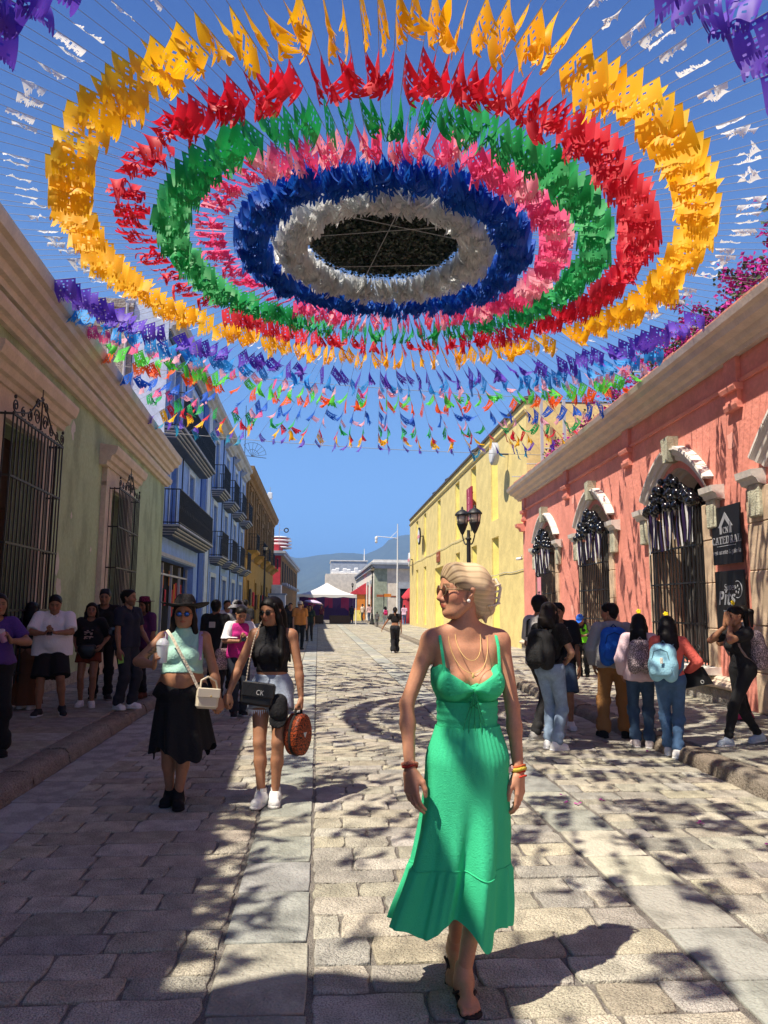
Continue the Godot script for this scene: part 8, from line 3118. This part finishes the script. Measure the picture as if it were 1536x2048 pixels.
func build_right_group() -> void:
	var g := "young people standing on the sunny right side"
	var P := person({"label": "man in pale tee and grey jeans, half hidden by the girl in light jeans", "pos": Vector3(2.66, 0, -8.6), "h": 1.67, "w": 1.02, "yaw": 112.0, "skin": "brown", "group": g, "cell": 0.0155, "hair": "short", "head": [14.0, 4.0],
		"feet": [Vector3(0.02, 0, 0.23), Vector3(-0.04, 0, -0.14)], "fyaw": [0.0, -14.0], "shoes": ["sneaker", [0.42, 0.41, 0.39], [0.55, 0.54, 0.5]], "hands": [Vector3(0.20, 0.97, 0.2), Vector3(-0.24, 0.86, 0.04)],
		"top": {"color": [0.52, 0.50, 0.49], "hem": 0.88, "sleeve": 0.8, "loose": 0.018, "sleeve_loose": 0.02}, "bottom": {"kind": "trousers", "color": [0.035, 0.035, 0.038], "loose": 0.012}})
	strap_line(P.root, [P.S * P.U * Vector3(0.10, 1.20, 0.135), P.S * P.U * Vector3(0.115, 1.36, 0.09), P.S * P.U * Vector3(0.105, 1.46, 0.0), P.S * P.U * Vector3(0.10, 1.40, -0.11), P.S * P.U * Vector3(0.09, 1.2, -0.14)], 0.02, [0.012, 0.012, 0.012])
	P = person({"label": "girl in black lace top and light blue jeans with black backpack", "pos": Vector3(2.56, 0, -7.94), "h": 1.58, "fem": true, "w": 1.04, "yaw": 128.0, "skin": "fair", "group": g, "cell": 0.014, "hair": "long", "hair_len": 0.16, "hair_color": [0.020, 0.014, 0.012], "head": [16.0, 6.0],
		"feet": [Vector3(0.06, 0, 0.03), Vector3(-0.07, 0, -0.01)], "fyaw": [-10.0, -28.0], "hands": [Vector3(0.14, 1.02, 0.20), Vector3(-0.12, 1.03, 0.20)], "elbow": [Vector3(0.9, -0.1, -0.6), Vector3(-0.9, -0.1, -0.6)], "shoes": ["sneaker", [0.78, 0.78, 0.78], [0.74, 0.74, 0.74]],
		"top": {"color": [0.020, 0.017, 0.016], "hem": 1.0, "sleeve": 0.62, "loose": 0.012, "sleeve_loose": 0.022, "neck": 0.085, "kind": "print", "name": "lace_top"}, "bottom": {"kind": "trousers", "color": [0.33, 0.45, 0.62], "waist": 1.05, "loose": 0.010, "len": 1.96}})
	backpack(P, "plain black backpack on the girl in light blue jeans", [0.014, 0.014, 0.015], "cloth", 1.02)
	P = person({"label": "young man in black tee and knee-length denim shorts facing the camera", "pos": Vector3(3.12, 0, -9.28), "h": 1.58, "w": 1.0, "yaw": -16.0, "skin": "tan", "group": g, "cell": 0.0155, "hair": "tuft", "head": [-14.0, 6.0],
		"feet": [Vector3(0.13, 0, 0.02), Vector3(-0.09, 0, 0.05)], "hands": [Vector3(0.255, 0.86, 0.05), Vector3(-0.20, 1.0, 0.2)], "shoes": ["sneaker", [0.72, 0.72, 0.72], [0.7, 0.7, 0.7]],
		"top": {"color": [0.012, 0.012, 0.013], "hem": 0.80, "sleeve": 0.85, "loose": 0.028, "sleeve_loose": 0.024}, "bottom": {"kind": "shorts", "len": 0.98, "color": [0.075, 0.12, 0.20], "loose": 0.03, "flare": 0.02}})
	letters(P.root, "NEW YORK", 0.034, P.S * P.U * Transform3D(Basis(Vector3.RIGHT, -0.45), Vector3(0, 1.368, 0.116)), cloth([0.7, 0.7, 0.7]))
	P = person({"label": "hunched worker in blue cap and lime safety vest by the barred window", "pos": Vector3(5.52, 0.13, -14.9), "h": 1.30, "w": 1.12, "yaw": -38.0, "skin": "brown", "group": "", "lean": Vector3(14, 0, 0), "head": [0, 24.0], "hair": "short", "cap": [0.02, 0.13, 0.60],
		"hands": [Vector3(0.10, 1.10, 0.30), Vector3(-0.08, 1.12, 0.32)], "elbow": [Vector3(0.9, -0.5, 0), Vector3(-0.9, -0.5, 0)], "shoes": ["boot", [0.01, 0.01, 0.01], [0.01, 0.01, 0.01]],
		"top": {"color": [0.08, 0.06, 0.06], "hem": 1.0, "sleeve": 1.6, "kind": "print"}, "bottom": {"kind": "trousers", "color": [0.010, 0.010, 0.012]}})
	var s := Sdf.new()
	s.planes.append([Vector3(0, -1, 0), -0.90])
	for q in [[0.95, 0.105, 0.085], [1.08, 0.105, 0.07], [1.22, 0.110, 0.065], [1.33, 0.095, 0.08]]: s.cap(P.U * Vector3(-q[2], q[0], 0), P.U * Vector3(q[2], q[0], 0), q[1] + 0.024, q[1] + 0.024, 0.05, 1.12)
	s.ball(P.U * Vector3(0, 1.45, 0.12), 0.13, 0.02, 1.0, 1)
	var m := MB.new()
	s.build(0.013, m, P.S)
	put("lime_vest", m, cloth([0.20, 0.85, 0.03]), P.root)
	P = person({"label": "youth in grey hoodie and tan trousers with bright blue backpack, back turned", "pos": Vector3(3.56, 0, -8.62), "h": 1.58, "w": 1.06, "yaw": 163.0, "skin": "tan", "group": g, "cell": 0.014, "hair": "tuft", "head": [66.0, 4.0],
		"feet": [Vector3(0.145, 0, 0.0), Vector3(-0.13, 0, 0.03)], "fyaw": [22.0, -24.0], "hands": [Vector3(0.235, 0.90, 0.13), Vector3(-0.235, 0.90, 0.13)], "elbow": [Vector3(0.9, 0, -0.7), Vector3(-0.9, 0, -0.7)], "shoes": ["boot", [0.014, 0.014, 0.014], [0.02, 0.02, 0.02]],
		"top": {"color": [0.30, 0.30, 0.31], "hem": 0.90, "sleeve": 1.95, "loose": 0.020, "sleeve_loose": 0.016, "hood": true, "name": "hoodie"}, "bottom": {"kind": "trousers", "color": [0.30, 0.145, 0.050], "loose": 0.020, "ankle": 0.050, "cloth": "cloth"}})
	backpack(P, "bright blue backpack on the youth in the grey hoodie", [0.012, 0.11, 0.52], "cloth", 1.08)
	P = person({"label": "girl in pale pink jacket and jeans, hidden beside the girl with light blue backpack", "pos": Vector3(3.62, 0, -8.02), "h": 1.46, "fem": true, "w": 1.0, "yaw": 160.0, "skin": "tan", "group": g, "cell": 0.0155, "hair": "long", "hair_len": 0.24, "hair_color": [0.010, 0.008, 0.008], "head": [-10.0, 14.0],
		"feet": [Vector3(0.08, 0, 0.0), Vector3(-0.08, 0, -0.04)], "shoes": ["sneaker", [0.7, 0.62, 0.60], [0.7, 0.68, 0.66]], "hands": [Vector3(0.22, 0.92, 0.1), Vector3(-0.12, 1.05, 0.22)],
		"top": {"color": [0.68, 0.50, 0.54], "hem": 0.86, "sleeve": 1.9, "loose": 0.018, "sleeve_loose": 0.014, "name": "jacket"}, "bottom": {"kind": "trousers", "color": [0.055, 0.105, 0.19]}})
	hair_flower(P, "clip")
	backpack(P, "pale pink patterned backpack on the half-hidden girl", [0.70, 0.56, 0.60], "print", 0.95)
	P = person({"label": "girl in coral long-sleeved top and blue jeans, back turned, long dark hair", "pos": Vector3(3.70, 0, -7.48), "h": 1.45, "fem": true, "w": 1.04, "yaw": 152.0, "skin": "tan", "group": g, "cell": 0.014, "hair": "long", "hair_len": 0.30, "hair_color": [0.011, 0.008, 0.008], "head": [8.0, 22.0],
		"feet": [Vector3(0.05, 0, 0.10), Vector3(-0.05, 0, -0.06)], "fyaw": [-16.0, -30.0], "hands": [Vector3(0.02, 1.0, 0.25), Vector3(-0.20, 1.0, 0.16)], "elbow": [Vector3(0.9, 0, -0.5), Vector3(-0.9, 0, -0.6)], "shoes": ["sneaker", [0.80, 0.79, 0.78], [0.76, 0.76, 0.74]],
		"top": {"color": [0.70, 0.13, 0.10], "hem": 1.0, "sleeve": 1.92, "loose": 0.012, "sleeve_loose": 0.010}, "bottom": {"kind": "trousers", "color": [0.085, 0.175, 0.34], "waist": 1.05, "loose": 0.008, "len": 1.95}})
	hair_flower(P, "clip")
	var bp := backpack(P, "light blue backpack with a pale keyring on the girl in coral", [0.30, 0.58, 0.72], "cloth", 1.0)
	bp.transform = bp.transform * Transform3D(Basis(Vector3.UP, -0.30), Vector3(0.05, -0.02, -0.02))
	m = MB.new()
	m.bbox(Vector3(-0.05, -0.02, -0.20), Vector3(-0.015, 0.05, -0.185), 0.004)
	put("keyring", m, cloth([0.65, 0.62, 0.55]), bp)
	var b := thing("black_shoulder_bag", "black shoulder bag with a round badge under the arm of the girl in coral", "handbag", P.xf * P.S * Transform3D(Basis(Vector3.UP, -0.5) * Basis(Vector3(0, 0, 1), -0.25), Vector3(-0.30, 0.95, 0.10)))
	m = MB.new()
	m.prism(PackedVector2Array([Vector2(-0.17, -0.10), Vector2(0.17, -0.10), Vector2(0.10, 0.12), Vector2(-0.10, 0.12)]), -0.05, 0.05)
	put("body", m, cloth([0.012, 0.012, 0.013], "gloss"), b)
	m = MB.new()
	var pts := []
	for i in 13: pts.append(Vector3(-0.09 + cos(TAU * i / 12) * 0.02, -0.06 + sin(TAU * i / 12) * 0.02, -0.052))
	m.tube(pts, 0.0035, 0.0035, 5)
	put("round_badge", m, cloth([0.6, 0.6, 0.58], "gloss"), b)
	strap_line(b, [Vector3(-0.09, 0.12, 0), Vector3(0.0, 0.25, -0.02), Vector3(0.16, 0.42, -0.05)], 0.012, [0.012, 0.012, 0.013])
	P = person({"label": "striding girl in black tee and black jeans with hand to her face", "pos": Vector3(4.46, 0.13, -7.42), "h": 1.45, "fem": true, "w": 1.02, "yaw": -82.0, "skin": "tan", "group": g, "cell": 0.014, "hair": "pony", "hair_len": 0.24, "hair_color": [0.011, 0.009, 0.008], "head": [2.0, 2.0], "drop": 0.035, "lean": Vector3(4, 0, 0),
		"feet": [Vector3(0.06, 0, 0.29), Vector3(-0.07, 0, -0.27)], "fpitch": [0.0, 8.0], "fyaw": [2.0, -6.0], "hands": [Vector3(0.045, 1.43, 0.17), Vector3(-0.05, 1.42, 0.17)], "elbow": [Vector3(0.7, -0.8, 0.3), Vector3(-0.7, -0.8, 0.3)], "hand_pose": ["flat", "flat"], "hand_dir": [Vector3(-0.2, 0.9, 0.1), Vector3(0.2, 0.9, 0.1)], "palm": [Vector3(-0.3, 0, -0.9), Vector3(0.3, 0, -0.9)],
		"shoes": ["sneaker", [0.46, 0.54, 0.62], [0.66, 0.66, 0.66]], "top": {"color": [0.014, 0.014, 0.016], "hem": 0.95, "sleeve": 0.66, "loose": 0.012, "sleeve_loose": 0.014}, "bottom": {"kind": "trousers", "color": [0.018, 0.018, 0.020], "loose": 0.006, "len": 1.92, "ankle": 0.036}})
	hair_flower(P, "clip")
	backpack(P, "pink and grey floral backpack on the striding girl in black", [0.66, 0.50, 0.53], "print", 1.08)
	P = person({"label": "dark-haired girl in grey top and dark leggings with pink sandals, behind the striding girl", "pos": Vector3(5.48, 0.13, -9.05), "h": 1.44, "fem": true, "w": 1.0, "yaw": -120.0, "skin": "tan", "group": g, "cell": 0.014, "hair": "pony", "hair_len": 0.2, "head": [0, 5],
		"hands": [Vector3(0.12, 1.15, 0.25), Vector3(-0.12, 1.12, 0.25)], "shoes": ["sneaker", [0.55, 0.05, 0.14], [0.02, 0.02, 0.02]], "top": {"color": [0.10, 0.10, 0.12], "hem": 0.95, "sleeve": 0.7}, "bottom": {"kind": "trousers", "color": [0.012, 0.012, 0.014]}})
	P = person({"label": "person in brown cut off by the picture's right edge with a pink bag", "pos": Vector3(5.18, 0.13, -7.62), "h": 1.38, "fem": true, "w": 1.0, "yaw": -160.0, "skin": "tan", "group": g, "hair": "bob",
		"shoes": ["sneaker", [0.03, 0.03, 0.03], [0.1, 0.1, 0.1]], "top": {"color": [0.20, 0.12, 0.08], "hem": 0.9, "sleeve": 0.8}, "bottom": {"kind": "trousers", "color": [0.035, 0.030, 0.028]}})
	b = thing("pink_bag", "small pink pouch at the right edge of the picture", "bag", P.xf * P.S * Transform3D(Basis(), Vector3(0.30, 0.86, 0.0)))
	m = MB.new()
	m.ball(Vector3.ZERO, Vector3(0.075, 0.065, 0.05), 14, 8)
	put("pouch", m, cloth([0.72, 0.32, 0.45]), b)
	m = MB.new()
	m.tube([Vector3(0, 0.06, 0), Vector3(0, 0.14, 0)], 0.006, 0.006, 5)
	put("loop", m, cloth([0.5, 0.2, 0.3]), b)


func hair_flower(P: Dictionary, _kind: String) -> void:
	var m := MB.new()
	m.T = P.S * P.head
	m.tube([Vector3(0, 0.12, 0.0), Vector3(0, 0.155, 0.0)], 0.002, 0.002, 4)
	for i in 5:
		var a := TAU * i / 5
		m.ball(Vector3(cos(a) * 0.020, 0.172 + sin(a) * 0.020, 0.0), Vector3(0.015, 0.015, 0.008), 8, 5)
	m.ball(Vector3(0, 0.172, 0.004), Vector3(0.012, 0.012, 0.010), 8, 5)
	put("yellow_hair_flower", m, cloth([0.85, 0.62, 0.02]), P.root)


func build_far_walkers() -> void:
	var c := 0.032
	var P := person({"label": "man in orange tee and pale cap walking out of the shade towards us", "pos": Vector3(-0.63, 0, -26.4), "h": 1.72, "w": 1.08, "yaw": 8.0, "skin": "fair", "cell": 0.022, "hair": "short", "cap": [0.55, 0.5, 0.42], "shades": "dark", "head": [-6, 4],
		"feet": [Vector3(0.09, 0, -0.12), Vector3(-0.09, 0, 0.12)], "shoes": ["sneaker", [0.03, 0.03, 0.03], [0.2, 0.2, 0.2]], "top": {"color": [0.50, 0.20, 0.045], "hem": 0.88, "sleeve": 0.8, "loose": 0.02, "sleeve_loose": 0.02}, "bottom": {"kind": "trousers", "color": [0.016, 0.018, 0.022]}})
	P = person({"label": "woman in sheer black crop top and black trousers walking away in the sun", "pos": Vector3(2.62, 0, -24.75), "h": 1.53, "fem": true, "w": 1.0, "yaw": 172.0, "skin": "tan", "cell": 0.016, "hair": "bun", "hair_color": [0.010, 0.008, 0.008], "head": [0, -6],
		"feet": [Vector3(0.06, 0, -0.10), Vector3(-0.05, 0, 0.14)], "hands": [Vector3(0.47, 0.92, 0.05), Vector3(-0.24, 0.83, 0.02)], "shoes": ["sneaker", [0.6, 0.58, 0.55], [0.4, 0.4, 0.4]], "top": {"color": [0.014, 0.011, 0.010], "hem": 1.14, "sleeve": 0.55, "loose": 0.012, "sleeve_loose": 0.016}, "bottom": {"kind": "trousers", "color": [0.016, 0.016, 0.019], "waist": 1.02, "loose": 0.022, "ankle": 0.07, "cloth": "cloth"}})
	var defs := [
		["small child in grey walking near the white house", Vector3(4.65, 0, -57.4), 1.18, 180.0, [0.10, 0.10, 0.11], [0.09, 0.09, 0.10], "short", false],
		["woman in jeans with magenta backpack near the direction sign", Vector3(5.6, 0, -60.6), 1.60, 185.0, [0.45, 0.45, 0.46], [0.35, 0.42, 0.52], "long", true],
		["person in pink shirt and jeans at the far corner of the yellow house", Vector3(7.35, 0.0, -62.0), 1.74, 175.0, [0.72, 0.48, 0.62], [0.16, 0.26, 0.45], "short", true],
		["person in bright blue top beside the person in pink", Vector3(6.85, 0, -64.5), 1.55, 200.0, [0.02, 0.25, 0.60], [0.02, 0.02, 0.03], "short", false],
		["man in black with grey backpack walking away down the middle", Vector3(-1.25, 0, -49.0), 1.75, 178.0, [0.05, 0.045, 0.04], [0.014, 0.014, 0.016], "short", false],
		["man in white shirt and pale jeans standing by the tent", Vector3(2.15, 0, -72.0), 1.72, 30.0, [0.72, 0.70, 0.68], [0.36, 0.46, 0.58], "short", false],
		["woman in salmon top and pale jeans by the tent", Vector3(2.75, 0, -71.0), 1.62, -40.0, [0.55, 0.26, 0.20], [0.42, 0.50, 0.58], "long", true],
		["man in beige with cap leaning at the white house wall", Vector3(4.5, 0.1, -74.0), 1.74, -60.0, [0.62, 0.50, 0.38], [0.05, 0.05, 0.05], "short", false],
		["man in pale shirt and white cap next to the far lamp post", Vector3(5.15, 0.1, -73.5), 1.72, 200.0, [0.66, 0.45, 0.45], [0.10, 0.13, 0.20], "short", false],
		["person in black walking in the shade just behind the man in orange", Vector3(-1.05, 0, -28.5), 1.66, 12.0, [0.014, 0.014, 0.016], [0.02, 0.02, 0.02], "short", false],
		["woman in dark green farther back in the shade by the balconies", Vector3(-0.35, 0, -33.0), 1.60, -10.0, [0.02, 0.035, 0.025], [0.03, 0.03, 0.03], "long", true],
		["person in white top in the shade under the blue balconies", Vector3(-2.25, 0, -18.5), 1.66, 20.0, [0.50, 0.50, 0.52], [0.02, 0.02, 0.03], "short", false],
		["man in dark tee in the shade near the shop front", Vector3(-2.05, 0, -21.0), 1.70, 170.0, [0.02, 0.02, 0.022], [0.03, 0.03, 0.035], "short", false],
		["woman in maroon under the first blue balcony", Vector3(-2.9, 0.13, -24.0), 1.58, 90.0, [0.10, 0.02, 0.03], [0.02, 0.02, 0.02], "long", true],
		["person in grey tee near the pale blue house", Vector3(-1.9, 0, -30.0), 1.68, 10.0, [0.12, 0.12, 0.13], [0.02, 0.02, 0.025], "short", false],
		["woman in black dress top near the pale blue house doors", Vector3(-1.5, 0, -36.0), 1.60, 160.0, [0.012, 0.012, 0.014], [0.02, 0.02, 0.02], "long", true],
		["man in brown shirt beyond the pale blue house", Vector3(-0.9, 0, -43.0), 1.72, 0.0, [0.09, 0.05, 0.03], [0.03, 0.03, 0.03], "short", false],
		["person in black under the left side of the tent", Vector3(-0.7, 0, -66.0), 1.70, 20.0, [0.014, 0.014, 0.016], [0.014, 0.014, 0.016], "short", false],
		["person in dark red under the tent", Vector3(0.35, 0, -66.5), 1.66, -20.0, [0.14, 0.02, 0.04], [0.02, 0.02, 0.02], "long", true],
		["person in navy at the right side of the tent", Vector3(3.2, 0, -69.5), 1.70, 180.0, [0.02, 0.025, 0.06], [0.02, 0.02, 0.02], "short", false],
		["person with lilac parasol before the tent", Vector3(-0.75, 0, -52.0), 1.62, 0.0, [0.03, 0.03, 0.035], [0.02, 0.02, 0.02], "long", true],
	]
	for i in defs.size():
		var d = defs[i]
		var walk := 0.12 if i % 2 else -0.10
		P = person({"label": d[0], "pos": d[1], "h": d[2], "fem": d[7], "yaw": d[3], "skin": "brown" if i % 3 else "tan", "cell": c, "hair": d[6], "hair_len": 0.24, "group": "walkers far down the street",
			"feet": [Vector3(0.09, 0, walk), Vector3(-0.09, 0, -walk)], "hands": [Vector3(0.25, 0.84, -walk), Vector3(-0.25, 0.84, walk)], "shoes": ["sneaker", [0.3, 0.3, 0.3] if i % 2 else [0.05, 0.05, 0.05], [0.4, 0.4, 0.4]],
			"top": {"color": d[4], "hem": 0.88, "sleeve": 0.8, "loose": 0.02, "sleeve_loose": 0.018}, "bottom": {"kind": "trousers", "color": d[5], "cloth": "cloth"}})
		if i == 1: backpack(P, "magenta backpack on the woman in jeans far off", [0.45, 0.02, 0.13])
		if i == 4: backpack(P, "grey backpack on the man walking away down the middle", [0.14, 0.13, 0.12])
		if d[0].contains("parasol"):
			var o := thing("parasol", "lilac parasol held up before the tent", "parasol", P.xf * Transform3D(Basis(Vector3(0, 0, 1), -0.15), Vector3(0.15, 0, 0.2)))
			var m := MB.new()
			m.lathe([[0.75, 1.78], [0.55, 1.92], [0.3, 2.0], [0, 2.03]], 12)
			put("canopy", m, cloth([0.62, 0.48, 0.72]), o)
			m = MB.new()
			m.tube([Vector3(0, 1.0, 0), Vector3(0, 2.08, 0)], 0.012, 0.012, 5)
			put("shaft", m, M.grey_paint, o)


func build_small_things() -> void:
	# fallen bougainvillea bracts and a scrap of paper
	var spots := [Vector3(2.02, 0, -6.0), Vector3(2.05, 0, -5.75), Vector3(2.28, 0, -5.85), Vector3(2.75, 0, -5.2), Vector3(3.55, 0, -7.75), Vector3(3.3, 0, -4.3), Vector3(3.4, 0, -4.05), Vector3(3.45, 0, -4.5), Vector3(1.98, 0, -5.80), Vector3(2.95, 0, -4.7)]
	spots.sort_custom(func(a, b): return a.distance_to(Vector3(0.6, 0, -3.1)) < b.distance_to(Vector3(0.6, 0, -3.1)))
	for i in spots.size():
		var m := MB.new()
		m.col = Color(0.50, 0.03, 0.34)
		for q in 3:
			var a := TAU * q / 3 + i
			var p := Vector3(cos(a), 0.25 + 0.3 * (q % 2), sin(a)) * 0.022
			var side := Vector3(-sin(a), 0.1, cos(a)) * 0.014
			m.tri(Vector3(0, 0.006, 0), p - side, p + Vector3(cos(a), 0.3, sin(a)) * 0.012)
			m.tri(Vector3(0, 0.006, 0), p + Vector3(cos(a), 0.3, sin(a)) * 0.012, p + side)
		var o := put("fallen_bract", m, M.bract)
		o.position = spots[i] + Vector3(0, 0.006, 0)
		tag(o, "%s fallen magenta bract on the paving, counted outward from the woman in green" % ordinal(i + 1), "petal", "fallen bracts on the paving")
	var pm := MB.new()
	pm.bbox(Vector3(-0.05, 0.004, -0.035), Vector3(0.05, 0.022, 0.035), 0.006)
	var pp := put("crumpled_paper", pm, M.white_paint)
	pp.transform = Transform3D(Basis(Vector3.UP, 0.6), Vector3(-1.22, 0, -6.85))
	tag(pp, "scrap of white paper on the shaded paving beside the couple", "litter")
